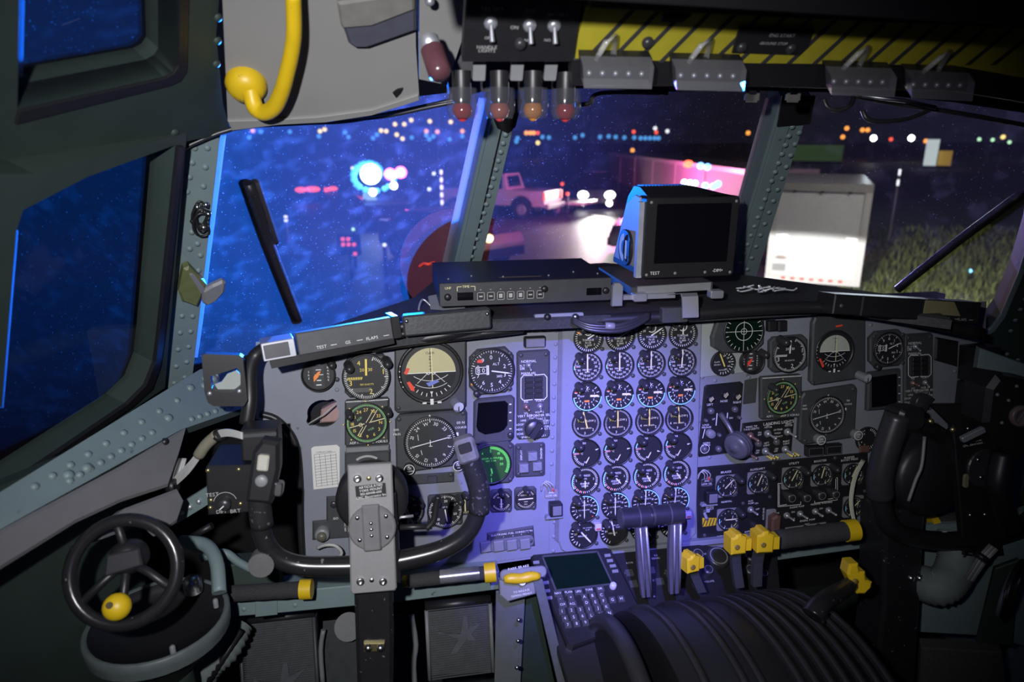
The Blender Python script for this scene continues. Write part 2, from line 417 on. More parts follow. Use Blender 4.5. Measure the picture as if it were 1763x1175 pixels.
# ================================================================== STRUCTURE
struct(put('floor', MB().box((.42, .9, .17), (2.6, 2.4, .06)), FLOORM), 'dark green cockpit floor')
struct(put('wall_front', MB().box((.42, 1.72, .66), (2.3, .04, 1.0)), CARPET), 'dark bulkhead behind the pedals')
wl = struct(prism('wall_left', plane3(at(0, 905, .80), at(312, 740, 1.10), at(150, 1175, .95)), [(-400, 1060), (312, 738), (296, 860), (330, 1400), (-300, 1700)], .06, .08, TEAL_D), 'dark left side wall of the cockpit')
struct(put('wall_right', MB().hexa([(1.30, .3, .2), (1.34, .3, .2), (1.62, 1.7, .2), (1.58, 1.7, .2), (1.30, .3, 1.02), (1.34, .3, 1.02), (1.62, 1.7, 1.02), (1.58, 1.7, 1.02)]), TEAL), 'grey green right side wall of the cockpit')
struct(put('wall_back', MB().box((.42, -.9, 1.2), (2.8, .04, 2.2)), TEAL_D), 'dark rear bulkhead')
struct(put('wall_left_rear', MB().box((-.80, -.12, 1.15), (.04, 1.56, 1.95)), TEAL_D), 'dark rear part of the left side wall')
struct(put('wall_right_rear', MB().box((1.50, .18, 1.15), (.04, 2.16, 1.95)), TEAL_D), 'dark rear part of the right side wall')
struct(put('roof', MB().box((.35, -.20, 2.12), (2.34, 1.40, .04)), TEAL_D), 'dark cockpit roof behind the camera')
# windshield posts
p = struct(prism('trim_1', WC, [(848, 168), (896, 168), (822, 478), (776, 478)], -.05, 0, TEAL), 'riveted grey post between pilot and centre windshield')
put('post_flange', MB().slab(WC.poly([(853, 168), (874, 168), (802, 478), (782, 478)], (848, 168)), 0.0, .006, .001), TEAL, p)
put('post_gasket', MB().slab(WC.poly([(874, 168), (877, 168), (805, 478), (802, 478)], (848, 168)), 0.0, .003), BLACK, p)
rivets('rivets', WC, along((874, 215), (808, 455), 17), .0055, p, TEAL, .003)
put('post_cap', MB().slab(WC.poly([(846, 165), (898, 165), (886, 212), (872, 222), (855, 214), (845, 190)], (848, 168)), .007, .011), BLACK, p)
p = struct(prism('trim_2', WC, [(1345, 168), (1398, 168), (1296, 495), (1248, 495)], -.05, 0, TEAL), 'riveted grey post between centre and copilot windshield')
put('post_flange', MB().slab(WC.poly([(1350, 168), (1372, 168), (1271, 495), (1252, 495)], (1345, 168)), 0.0, .006, .001), TEAL, p)
rivets('rivets', WC, along((1362, 215), (1262, 480), 18) + along((1374, 225), (1278, 480), 14), .0058, p, TEAL, .006)
put('post_cap', MB().slab(WC.poly([(1343, 160), (1400, 160), (1391, 207), (1335, 212)], (1345, 168)), .007, .011), BLACK, p)
p = struct(prism('trim_3', LP, [(320, 226), (380, 226), (352, 470), (330, 660), (276, 672), (298, 430)], -.05, 0, TEAL), 'riveted grey corner post left of the pilot windshield')
rivets('rivets', LP, along((335, 255), (322, 330), 4) + along((330, 400), (300, 660), 10) + along((345, 440), (318, 650), 9) + along((357, 255), (340, 420), 6), .0052, p, TEAL)
# latch and cable clamp on the corner post
la = thing('window_latch', 'olive metal latch with grey thumb plate on the left corner post', 'latch', LP.fr(345, 490, .002))
b0 = (345, 490)
put('latch_bracket', MB().slab(LP.poly([(312, 452), (322, 448), (352, 480), (344, 500), (336, 518), (310, 508), (304, 492)], b0), .001, .018, .004), mat('olive_paint', (.13, .15, .06), .5), la)
put('latch_slot', MB().slab(LP.poly([(322, 460), (328, 458), (348, 484), (342, 492)], b0), .018, .021), ALU, la)
put('thumb_plate', MB().slab(LP.poly([(343, 488), (360, 478), (378, 470), (384, 474), (382, 490), (368, 506), (352, 514), (344, 508)], b0), .012, .022, .004), GREYBOX, la)
lk = thing('cable_clamp', 'tangled dark cable clamp with bolts on the left corner post', 'cable clamp', LP.fr(345, 370, .002))
b0 = (345, 370)
mbk = MB()
for k in range(4):
    q = [LP.loc(345 + 13 * math.cos(a) + random.uniform(-4, 4), 362 + k * 5 + 20 * math.sin(a), b0) for a in [i * .9 for i in range(7)]]
    mbk.tube(smooth_path([(x, y, .006 + .003 * k) for x, y in q], 3), .0022, 6)
put('cable_loops', mbk, BLACK, lk)
mbk = MB()
for x, y in ((337, 350), (345, 356), (352, 346), (330, 375), (348, 385), (356, 362)): u_, v_ = LP.loc(x, y, b0); mbk.dome(u_, v_, .008, .005, .006)
stuff(put('clamp_bolts', mbk, STEEL, lk))
# side window frame, sill beam, eyebrow frame
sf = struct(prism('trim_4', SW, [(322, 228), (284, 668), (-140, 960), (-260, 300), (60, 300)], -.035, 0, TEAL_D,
      holes=[[(302, 250), (268, 575), (262, 622), (246, 662), (214, 694), (-60, 880), (-60, 720), (3, 700), (28, 398), (40, 362), (150, 305)]]), 'dark frame of the left side window')
put('rubber_seal', MB().slab(SW.poly([(302, 250), (268, 575), (262, 622), (246, 662), (214, 694), (-60, 880), (-60, 893), (222, 700), (258, 668), (272, 628), (279, 578), (312, 250)], (322, 228)), 0, .006, .001), BLACK, sf)
sb = struct(prism('trim_5', SB, [(450, 628), (345, 636), (286, 672), (0, 848), (-160, 940), (-160, 1010), (0, 912), (200, 802), (312, 740), (445, 694)], -.03, 0, TEAL), 'riveted grey green sill beam under the left side window')
rivets('rivets', SB, along((352, 652), (398, 640), 3) + along((305, 690), (60, 838), 9) + along((262, 745), (120, 828), 9) + along((425, 690), (330, 722), 8), .0055, sb, TEAL)
rivets('bolts', SB, [(328, 668), (352, 664), (368, 652), (290, 720), (150, 806), (118, 818)], .0075, sb, TEAL)
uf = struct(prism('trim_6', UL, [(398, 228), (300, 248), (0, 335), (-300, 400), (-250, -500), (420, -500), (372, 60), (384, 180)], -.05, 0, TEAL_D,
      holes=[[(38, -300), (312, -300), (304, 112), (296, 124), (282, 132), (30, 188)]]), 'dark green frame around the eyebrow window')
put('rubber_seal', MB().slab(UL.poly([(30, 188), (282, 132), (296, 124), (304, 112), (312, -300), (330, -300), (320, 120), (308, 138), (290, 146), (24, 212)], (398, 228)), -.03, .003, .001), BLACK, uf)
rivets('rivets', UL, along((375, 30), (372, 110), 3) + along((300, 228), (90, 298), 4), .006, uf, TEAL_D)
# glass panes
GL1 = glass('dusty_glass_pilot', .50, 24, .040, .115, (1, 1.35, 1))
GL2 = glass('dusty_glass_centre', .30, 22, .014, .030)
GL3 = glass('dusty_glass_copilot', .30, 20, .014, .05)
GLS = glass('dusty_glass_side', .25, 22, .02, .05, (1, 2.5, 1))
def pane(n, pl, pts, m, lab, z=-.008): return struct(prism('window_%d' % n, pl, pts, z, z + .004, m), lab)
pane(1, WL, [(382, 205), (856, 150), (770, 500), (560, 640), (315, 690)], GL1, 'dusty pilot windshield lit blue by a flashing light', .0)
pane(2, WC, [(880, 140), (1360, 140), (1250, 520), (800, 520)], GL2, 'centre windshield pane', -.046)
pane(3, WR, [(1385, 130), (2000, 120), (1900, 700), (1265, 560)], GL3, 'copilot windshield pane', .0)
pane(4, SW, [(306, 246), (262, 640), (214, 700), (-80, 900), (-80, 340), (150, 300)], GLS, 'left side window pane', -.030)
pane(5, UL, [(28, -310), (318, -310), (308, 125), (284, 138), (24, 196)], GLS, 'upper left eyebrow window pane', -.046)
# milky sealant beads along the pane edges: they glow where light strikes the glass from outside
SEAL = bpy.data.materials.new('milky_sealant'); SEAL.use_nodes = True
_n = SEAL.node_tree.nodes; _n.remove(_n['Principled BSDF']); _t = _n.new('ShaderNodeBsdfTranslucent'); _t.inputs[0].default_value = (.85, .85, .9, 1)
_d = _n.new('ShaderNodeBsdfDiffuse'); _d.inputs[0].default_value = (.25, .25, .3, 1); _m = _n.new('ShaderNodeMixShader'); _m.inputs[0].default_value = .25
SEAL.node_tree.links.new(_t.outputs[0], _m.inputs[1]); SEAL.node_tree.links.new(_d.outputs[0], _m.inputs[2]); SEAL.node_tree.links.new(_m.outputs[0], _n['Material Output'].inputs[0])
def bead(par, pl_, pts, z, base):
    pl_ = Plane(pl_.o + pl_.n * z, pl_.u, pl_.v); z = 0; put('sealant_bead', MB().slab([q for q in pl_.poly(pts, base)], z, z + .002), SEAL, par, par.matrix_world.inverted() @ pl_.fr(*base))
TRM = {o_.name: o_ for o_ in COL.objects}
bead(TRM['trim_1'], WC, [(824, 168), (842, 168), (772, 478), (756, 478)], -.04, (848, 168))
bead(TRM['trim_2'], WC, [(1318, 168), (1336, 168), (1240, 495), (1228, 495)], -.04, (1345, 168))
bead(TRM['trim_3'], LP, [(377, 232), (389, 232), (362, 440), (350, 545), (340, 615), (328, 615), (350, 440)], -.045, (350, 440))
bead(TRM['trim_4'], SW, [(293, 252), (303, 252), (270, 578), (261, 578)], -.026, (322, 228))
bead(TRM['trim_4'], SW, [(20, 404), (29, 396), (4, 702), (-6, 702)], -.026, (322, 228))
bead(TRM['trim_6'], UL, [(37, -200), (44, -200), (36, 170), (29, 176)], -.04, (398, 228))
bead(TRM['trim_6'], UL, [(306, -200), (313, -200), (304, 108), (298, 108)], -.04, (398, 228))
# right window frame
rf = Plane(B_R, (0.92, -0.39, 0), T_R - B_R)
p = struct(prism('trim_7', rf, [(1775, 395), (1752, 470), (1722, 540), (1704, 563), (1680, 574), (1560, 580), (1560, 660), (1800, 720), (2050, 640), (2000, 60), (1840, 60)], -.05, 0, TEAL_D), 'grey frame at the lower right corner of the copilot windshield')
put('frame_lip', MB().slab(rf.poly([(1775, 395), (1752, 470), (1722, 540), (1704, 563), (1680, 574), (1660, 576), (1660, 583), (1690, 580), (1712, 569), (1730, 545), (1761, 472), (1784, 398)], (1775, 395)), 0, .006, .002), TEAL, p)
bead(p, rf, [(1765, 400), (1745, 468), (1716, 536), (1700, 557), (1680, 566), (1680, 576), (1706, 564), (1724, 541), (1754, 471), (1777, 398)], -.045, (1775, 395))
rivets('rivets', rf, along((1740, 570), (1790, 460), 7) + along((1715, 600), (1790, 640), 5), .005, p, TEAL)
# header above the windshield, and liner of the ceiling
HD = Plane(at(1100, 160, 1.0), (1, 0, 0), (0, -.2, 1))
struct(prism('trim_8', HD, [(760, 60), (1900, 60), (1900, 215), (1640, 176), (1480, 160), (1300, 156), (1150, 158), (1010, 152), (830, 158), (776, 172)], -.05, 0, BLACK), 'black header above the centre windshield')
LN = Plane(at(550, 205, .97), (1, 0, 0), (-.05, -.72, .69))
cl = struct(prism('ceiling', LN, [(372, -250), (392, 205), (400, 222), (480, 212), (560, 208), (640, 196), (722, 170), (716, 80), (712, -250)], -.01, 0, LINER, base=(550, 100)), 'pale grey padded liner left of the overhead panel')
put('liner_edge', MB().slab(LN.poly([(392, 205), (400, 222), (480, 212), (560, 208), (640, 196), (722, 170), (720, 160), (640, 186), (550, 198), (470, 203)], (550, 100)), 0, .004, .001), LINER, cl)
put('liner_slot', MB().slab(LN.poly([(676, 158), (684, 152), (694, 150), (690, 158), (682, 166)], (550, 100)), .0005, .003), BLACK, cl)
struct(prism('trim_9', LN, [(716, -250), (722, 140), (770, 150), (800, 60), (806, -250)], -.012, -.004, LINER), 'grey strip between liner and overhead panel')
struct(prism('trim_10', Plane(at(1200, -60, .55), (1, 0, 0), (0, -.8, .6)), [(700, -20), (2000, 60), (2300, -700), (500, -700)], -.01, 0, BLACK), 'dark roof above the overhead panel')
# dark pocket liner flap on the ceiling
fl = thing('sun_visor', 'dark grey folded sun visor on the ceiling liner', 'visor', LN.fr(640, 30, .004))
put('visor_board', MB().slab(LN.poly([(568, -80), (588, 22), (600, 58), (612, 66), (632, 66), (716, 36), (716, -80)], (640, 30)), 0, .016, .004), mat('visor_navy_grey', (.06, .062, .085), .7), fl)
put('visor_band', MB().slab(LN.poly([(586, 18), (590, 26), (640, 22), (712, -6), (712, -40), (580, -20)], (640, 30)), .016, .022, .003), mat('visor_tan_grey', (.17, .165, .15), .7), fl)

# ================================================================== INSTRUMENT PANEL
pbase = (1085, 740)
def pl(x, y): return PAN.loc(x, y, pbase)
HOLE = [(556 + (27.5 + b_) * math.cos(a), 713 + (23.5 + b_) * math.sin(a)) for a, b_ in [(RAD(15 * k), 6 if k in (20, 21, 9, 10) else 0) for k in range(24)]]
panel = thing('instrument_panel', 'grey riveted main instrument panel across the cockpit', 'instrument panel', PAN.fr(*pbase))
PZ = -.002
put('panel_sheet', MB().slab(PAN.poly([(440, 590), (1700, 520), (1695, 660), (1560, 830), (1530, 905), (1200, 950), (955, 958), (700, 995), (520, 1000), (514, 800), (500, 755), (478, 735), (440, 722)], pbase), -.008, PZ, 0, [PAN.poly(HOLE, pbase)]), G_PANEL, panel)
put('centre_panel', MB().slab(PAN.poly([(968, 545), (1208, 540), (1197, 918), (1190, 925), (1182, 934), (974, 951), (966, 946), (961, 932)], pbase), PZ, .004, .002), G_PANEL, panel)
put('groove_shade_strip', MB().slab(PAN.poly([(962, 548), (968, 548), (961, 935), (955, 930)], pbase), PZ, 0.0005), mat('groove_shade_grey', (.13, .13, .15), .6), panel)  # raised strip; the groove's shade is put into its darker grey
put('right_inset_plate', MB().slab(PAN.poly([(1208, 548), (1312, 540), (1308, 638), (1204, 650)], pbase), PZ, .0015, .0005), G_PALE, panel)
put('lower_left_plate', MB().slab(PAN.poly([(690, 836), (948, 815), (945, 955), (700, 990)], pbase), PZ, 0.0, .0005), G_PANEL, panel)
rivets('rivets', PAN, along((958, 570), (950, 800), 11) + along((955, 900), (953, 950), 3) + along((448, 645), (450, 665), 2) + [(580, 655), (580, 672)] + along((1213, 600), (1210, 650), 2) + along((1232, 656), (1290, 650), 2) + along((1204, 700), (1200, 780), 4) + along((1222, 788), (1262, 785), 2) + [(1500, 560), (1640, 600), (1645, 640)], .0042, panel, G_PANEL, PZ)
rb = MB().tube(smooth_path([(*pl(x, y), .004) for x, y in ((448, 712), (475, 720), (500, 745), (512, 775), (517, 830), (518, 900), (522, 980))], 4), .006, 8)
put('edge_seal', rb, BLACK, panel)

def needle_mesh(length, wd, tail=0.0, tipw=None, z=.0012):
    m = MB(); tipw = wd * .35 if tipw is None else tipw
    m.line(0, -tail, 0, length * .82, wd, z, wd); m.line(0, length * .82, 0, length, wd, z, 0.0001); return m
SHARED = {}
def shared(key, fn):
    if key not in SHARED: SHARED[key] = fn()
    return SHARED[key]
def ring_bezel(r, h=.006, wd=.10, n=32):
    return MB().lathe([(r, 0), (r, h * .7), (r * .985, h), (r * (1 - wd * .6), h), (r * (1 - wd), h * .35), (r * (1 - wd), 0)], n)
def screw_mesh(r=.004): 
    return MB().lathe([(r, 0), (r, r * .35), (r * .7, r * .65), (0, r * .7)], 10)
def post_mesh():          # small hooded instrument light, tipped over the dial
    m = MB(); a = Vector((0, 0, 0)); b = Vector((.003, -.004, .016))
    m.cyl(a, b, .0072, .0066, 14); m.sphere(tuple(b), .0066, 12, 6); return m

def gauge(name, label, x, y, r, prints, needles=(), group=None, cat='gauge', face=None, bezel=None, post=None, screws=(), h=.004, pln=None, bh=.006, bw=.10):
    """round dial: bezel, dial_face, printed marks by colour, needles; r in metres"""
    o = thing(name, label, cat, (pln or PAN).fr(x, y, h), group)
    put('bezel', shared(('bz', round(r, 5), bh, bw), lambda: ring_bezel(r, bh, bw).mesh('bezel')), bezel or BLACK, o)
    put('dial_face', shared(('fc', round(r, 5)), lambda: MB().slab(circ(0, 0, r * .94, 32), 0, .001).mesh('dial_face')) if face is None else MB().slab(circ(0, 0, r * .94, 32), 0, .001), face or FACE, o)
    for pm, key, fn in prints:
        put('dial_print', shared((key, pm.name, round(r, 5)), lambda fn=fn: fn(r).mesh('dial_print')), pm, o)
    for pm, ln, wd, tail, ang, ox, oy in needles:
        put('needle', shared(('nd', pm.name, ln, wd, tail, round(r, 5)), lambda: needle_mesh(ln * r, wd * r, tail * r).mesh('needle')), pm, o, TR(ox * r, oy * r, .0012, -RAD(ang)))
    if post:
        put('post_light', shared('postm', lambda: post_mesh().mesh('post_light')), KNOBG, o, TR(post[0] * r, post[1] * r, .002))
    for sx, sy in screws:
        put('screw', shared('scr', lambda: screw_mesh().mesh('screw')), DARK, o, TR(sx * r, sy * r, 0))
    return o
Z1 = .0013
def f_torque(r):
    m = MB(); m.ticks(r * .74, r * .88, 60, 300, 24, r * .04, Z1)
    m.nums(['0', '5', '10', '15', '20'], r * .60, 80, 300, r * .20, Z1)
    m.text('TORQUE', r * .19, 0, -.12 * r, Z1).text('IN LB', r * .17, 0, -.30 * r, Z1).text('X 1000', r * .17, 0, -.47 * r, Z1)
    m.arc(r * .30, r * .04, 0, 360, Z1, 20, 0, r * .46); m.ticks(r * .20, r * .28, 0, 330, 11, r * .03, Z1, 0, r * .46); return m
def f_rpm(r):
    m = MB(); m.ticks(r * .80, r * .90, 0, 320, 64, r * .016, Z1); m.ticks(r * .76, r * .90, 0, 320, 16, r * .035, Z1)
    m.nums(['0', '10', '20', '30', '40', '50', '60', '70', '80', '90', '100'], r * .60, 12, 275, r * .21, Z1)
    m.text('PERCENT', r * .15, 0, -.20 * r, Z1).text('RPM', r * .17, 0, -.36 * r, Z1)
    m.ticks(r * .18, r * .27, -120, 120, 8, r * .03, Z1, -r * .42, r * .34); m.line(-r * .42, r * .30, -r * .22, r * .50, r * .05, Z1); return m
def f_tit(r):
    m = MB(); m.ticks(r * .70, r * .88, 50, 310, 11, r * .04, Z1)
    m.nums(['0', '1', '2', '3', '4', '5', '6', '7', '8', '9', '10', '11'], r * .55, 52, 300, r * .20, Z1)
    m.text('TEMP', r * .14, -.33 * r, -.02 * r, Z1).ticks(r * .12, r * .20, 0, 300, 6, r * .03, Z1, 0, r * .48); m.line(0, r * .40, r * .06, r * .60, r * .06, Z1); return m
def f_fuel(r):
    m = MB(); m.ticks(r * .78, r * .89, 10, 350, 60, r * .02, Z1); m.nums(['1', '2', '3', '4', '5'], r * .64, 75, 300, r * .24, Z1); return m
def f_fuelt(r): return MB().text('FUEL FLOW', r * .20, 0, r * .20, Z1).text('PPH X 1000', r * .15, 0, -r * .30, Z1)
def f_oilt(r):
    m = MB(); m.ticks(r * .72, r * .88, 195, 275, 10, r * .04, Z1); m.text('150', r * .2, -.12 * r, r * .72, Z1).text('100', r * .19, -.62 * r, .02 * r, Z1).text('0', r * .18, -.60 * r, -.36 * r, Z1).text('50', r * .18, -.05 * r, -.62 * r, Z1).text('°C', r * .19, -.30 * r, 0, Z1); return m
def f_oilp(r):
    m = MB(); m.ticks(r * .74, r * .90, -60, 150, 30, r * .035, Z1); m.ticks(r * .76, r * .90, 160, 290, 14, r * .035, Z1)
    m.text('PRESS', r * .20, r * .12, r * .36, Z1).text('OIL', r * .15, r * .05, r * .14, Z1).text('ENGINE', r * .19, 0, -r * .20, Z1).text('GEAR', r * .19, 0, -r * .38, Z1).text('2', r * .2, -.6 * r, .05 * r, Z1).text('2', r * .2, .60 * r, .1 * r, Z1); return m
def f_oilq(r):
    m = MB(); m.ticks(r * .68, r * .88, -140, 120, 13, r * .045, Z1); m.nums(['0', '2', '4', '6', '8', '10', '12'], r * .56, -150, 118, r * .2, Z1)
    m.text('QUANTITY', r * .17, 0, r * .22, Z1).text('U S GALLONS', r * .12, 0, -r * .12, Z1).text('OIL', r * .17, 0, r * .42, Z1); return m
def f_flap(r):
    m = MB(); m.ticks(r * .72, r * .90, 200, 340, 9, r * .05, Z1); m.text('50', r * .2, -.52 * r, .05 * r, Z1).text('PERCENT', r * .15, -.05 * r, -.12 * r, Z1).text('OIL COOLER', r * .11, r * .3, r * .45, Z1).text('FLAP', r * .13, r * .32, r * .30, Z1).text('0', r * .2, -.42 * r, -.55 * r, Z1); return m
A_ = lambda a0, a1, w=.07: (lambda r: MB().arc(r * .97, r * w, a0, a1, .0065, 24))
ROWS = [
 ('torque', [(1011.5, 582), (1066, 579), (1120.5, 576.5), (1173.7, 574)], [(WHITE, 'tq', f_torque), ], [(WHITE, .85, .09, .06, [60, 62, 58, 0], 0, 0)]),
 ('rpm', [(1010, 631), (1065, 628.5), (1119, 626), (1172, 623)], [(WHITE, 'rp', f_rpm), (CYAN, 'rpc', A_(262, 278)), (REDP, 'rpr', lambda r: MB().line(-r * .92, 0, -r * .72, r * .02, r * .05, Z1))], [(CREAM, .92, .09, .35, [0, 0, 0, 3], 0, 0)]),
 ('turbine temperature', [(1009, 681), (1064, 678), (1118, 675), (1170, 671)], [(WHITE, 'ti', f_tit), (CYAN, 'tic', A_(92, 268)), (ORANGE, 'tio', lambda r: MB().rect(0, -r * .36, r * .34, r * .13, Z1)), (REDP, 'tir', lambda r: MB().line(-r * .82, r * .3, -r * .62, r * .25, r * .06, Z1))], [(CREAM, .86, .14, -.22, [92, 92, 90, 88], 0, 0)]),
 ('fuel flow', [(1008, 729), (1062, 727), (1116, 724), (1167, 720)], [(WHITE, 'ff', f_fuel), (CREAM, 'fft', f_fuelt)], [(YPRINT, .95, .09, .3, [-14, 0, 0, -4], 0, -.02)]),
 ('oil temperature', [(1007.8, 779.6), (1061.4, 775), (1114, 771), (1165, 767)], [(WHITE, 'ot', f_oilt), (CYAN, 'otc', A_(278, 300)), (REDP, 'otr', lambda r: MB().line(-r * .9, -r * .02, -r * .45, r * .02, r * .05, Z1))], [(CREAM, .50, .07, 0, [28, 28, 28, 28], -.02, -.68), (WHITE, .93, .08, -.68, [72, 82, 108, 82], 0, 0)]),
 ('oil pressure', [(1006, 826.5), (1059, 822), (1112, 817.5), (1163, 813)], [(WHITE, 'op', f_oilp), (CYAN, 'opc', A_(240, 310)), (REDP, 'opr', lambda r: MB().ticks(r * .74, r * .93, 185, 240, 3, r * .06, Z1))], [(CREAM, .55, .09, 0, [180, 140, 150, 145], 0, 0), (WHITE, .93, .07, -.70, [110, 112, 115, 118], 0, 0)]),
 ('oil quantity', [(1004.6, 874), (1057.6, 868.6), (1109.5, 863), (1160.5, 859)], [(WHITE, 'oq', f_oilq), (CYAN, 'oqc', A_(-10, 125)), (REDP, 'oqr', lambda r: MB().line(-r * .75, r * .5, -r * .6, r * .38, r * .1, Z1).line(r * .55, -r * .62, r * .75, -r * .72, r * .1, Z1))], [(WHITE, .95, .06, .4, [180, 180, 2, 4], 0, .2)]),
 ('oil cooler flap', [(1003, 918.6), (1055, 913.6), (1107, 908), (1157, 901)], [(WHITE, 'of', f_flap)], [(WHITE, .85, .10, .3, [140, -12, 140, 135], .0, .0)]),
]
ORD = ['leftmost', 'second', 'third', 'rightmost']; RORD = ['top', 'second', 'third', 'fourth', 'fifth', 'sixth', 'seventh', 'bottom']
GR = 24.2 * MPP
for ri, (nm, pos, prints, nds) in enumerate(ROWS):
    for ci, (x, y) in enumerate(pos):
        lab = '%s round %s gauge in the %s row of the centre stack' % (ORD[ci], nm, RORD[ri])
        nn = [(a, b, c, d, e[ci], f_, g) for a, b, c, d, e, f_, g in nds]
        g = gauge('engine_gauge', lab, x, y, GR, prints, nn, 'round engine gauges of the centre stack', post=(-.62, .78), screws=[(.95, -.76)])
        if ri == 0 and ci == 0: put('limit_mark', MB().rect(-GR * .62, GR * .38, GR * .2, GR * .14, Z1), ORANGE, g)

# ---------------------------------------------------------------- square-cased instruments
def case_thing(name, label, outline, base, depth, m=DARK, cat='gauge', group=None, ch=.003, z=0.0, screws=(), pln=None):
    P_ = pln or PAN
    o = thing(name, label, cat, P_.fr(*base, z), group)
    put('case', MB().slab(P_.poly(outline, base), 0, depth, ch), m, o)
    for x, y in screws:
        u, v = P_.loc(x, y, base); put('screw', shared('scr', lambda: screw_mesh().mesh('screw')), DARK, o, TR(u, v, depth))
    return o
def q4(x0, y0, x1, y1, sl=-.065, ch=0):
    """a panel-aligned rectangle seen in the photo: (x0,y0) upper left, (x1,y1) lower right; rows rise to the right"""
    d = (x1 - x0) * sl
    P = [(x0, y0), (x1, y0 + d), (x1, y1 + d), (x0, y1)]
    if ch: 
        c = ch; P = [(x0 + c, y0), (x1 - c, y0 + d), (x1, y0 + d + c), (x1, y1 + d - c), (x1 - c, y1 + d), (x0 + c, y1), (x0, y1 - c), (x0, y0 + c)]
    return P
def dial(o, P_, base, x, y, r, z, prints=(), face=FACE, ring=True, needles=()):
    """dial inside a case"""
    u, v = P_.loc(x, y, base)
    if ring: put('bezel', MB().lathe([(r * 1.07, 0), (r * 1.07, .002), (r * .99, .003), (r * .97, .0)], 36), BLACK, o, TR(u, v, z))
    put('dial_face', MB().slab(circ(0, 0, r, 36), 0, .0008), face, o, TR(u, v, z))
    for pm, mb in prints: put('dial_print', mb, pm, o, TR(u, v, z + .0003))
    for pm, mb, ang in needles: put('needle', mb, pm, o, TR(u, v, z + .0015, -RAD(ang)))
    return u, v
def postlights(o, P_, base, pts, z, s=1.0):
    for x, y in pts:
        u, v = P_.loc(x, y, base)
        put('post_light', shared('postm', lambda: post_mesh().mesh('post_light')), KNOBG, o, TR(u, v, z) @ Matrix.Scale(s, 4))
def knob(name, o, u, v, z, r, h, m=KNOBG, n=18, marker=None, tilt=None):
    mb = MB().lathe([(r, 0), (r, h * .8), (r * .86, h), (0, h)], n)
    k = put(name, mb, m, o, TR(u, v, z) @ (tilt or Matrix()))
    if marker is not None: put('pointer_line', MB().line(0, 0, math.sin(RAD(marker)) * r * .9, math.cos(RAD(marker)) * r * .9, r * .16, h + .0004), WHITE, k)
    return k
def toggle(o, u, v, z, m=ALU, lean=(.25, -.55), s=1.0):
    a = put('switch_nut', shared(('tgn', m.name), lambda: MB().lathe([(.0075, 0), (.0075, .002), (.0045, .004), (.0045, .006), (0, .006)], 12).mesh('switch_nut')), m, o, TR(u, v, z) @ Matrix.Scale(s, 4))
    d = Vector((lean[0], lean[1], 1)).normalized()
    put('switch_bat', shared(('tgb', m.name, lean), lambda: MB().cyl((0, 0, .004), tuple(d * .018), .0018, .0030, 8).sphere(tuple(d * .018), .0032, 8, 6).mesh('switch_bat')), m, a)
def airspeed(name, label, x, y, w, h, pm, fl, post):
    base = (x, y); s = w / 76.0
    o = case_thing(name, label, q4(x - 37 * s, y - 34 * s, x + 37 * s, y + 36 * s, ch=9 * s), base, .012, DARK)
    r = 33.5 * s * MPP; z = .012
    m = MB(); m.ticks(r * .86, r * .98, 22, 300, 56, r * .025, Z1); m.ticks(r * .80, r * .98, 22, 300, 8, r * .04, Z1)
    n2 = MB(); n2.text('4', r * .30, -.28 * r, r * .66, Z1).text('1', r * .34, r * .78, r * .22, Z1).text('2', r * .34, r * .2, -.66 * r, Z1).text('3', r * .34, -.68 * r, -.24 * r, Z1)
    n2.text('20', r * .2, -.16 * r, .34 * r, Z1).text('30', r * .2, .2 * r, .34 * r, Z1).text('100 KNOTS', r * .12, .02 * r, -.33 * r, Z1)
    for k in range(9): n2.line(-r * (.18 + .075 * k), r * .02, -r * (.22 + .075 * k), -r * .10, r * .04, Z1)
    win = MB().rect(-r * .3, -r * .58, r * 1.0, r * .2, Z1 - .0002)
    dial(o, PAN, base, x, y, r, z, [(WHITE, m), (pm, n2)] + ([(mat('window_drum', (.09, .09, .085), .6), win)] if fl else []), needles=[(pm, MB().rect(0, r * .45, r * .09, r * .75, 0), 2)])
    postlights(o, PAN, base, post, z, 1.15)
    return o
airspeed('airspeed_indicator', 'airspeed indicator with yellow numerals left of the pilot attitude ball', 631, 647, 76, 76, YPRINT, True, [(600, 626), (664, 618)])
airspeed('airspeed_indicator', 'airspeed indicator with white numerals on the copilot side', 1353, 609, 66, 70, WHITE, False, [(1336, 582)])

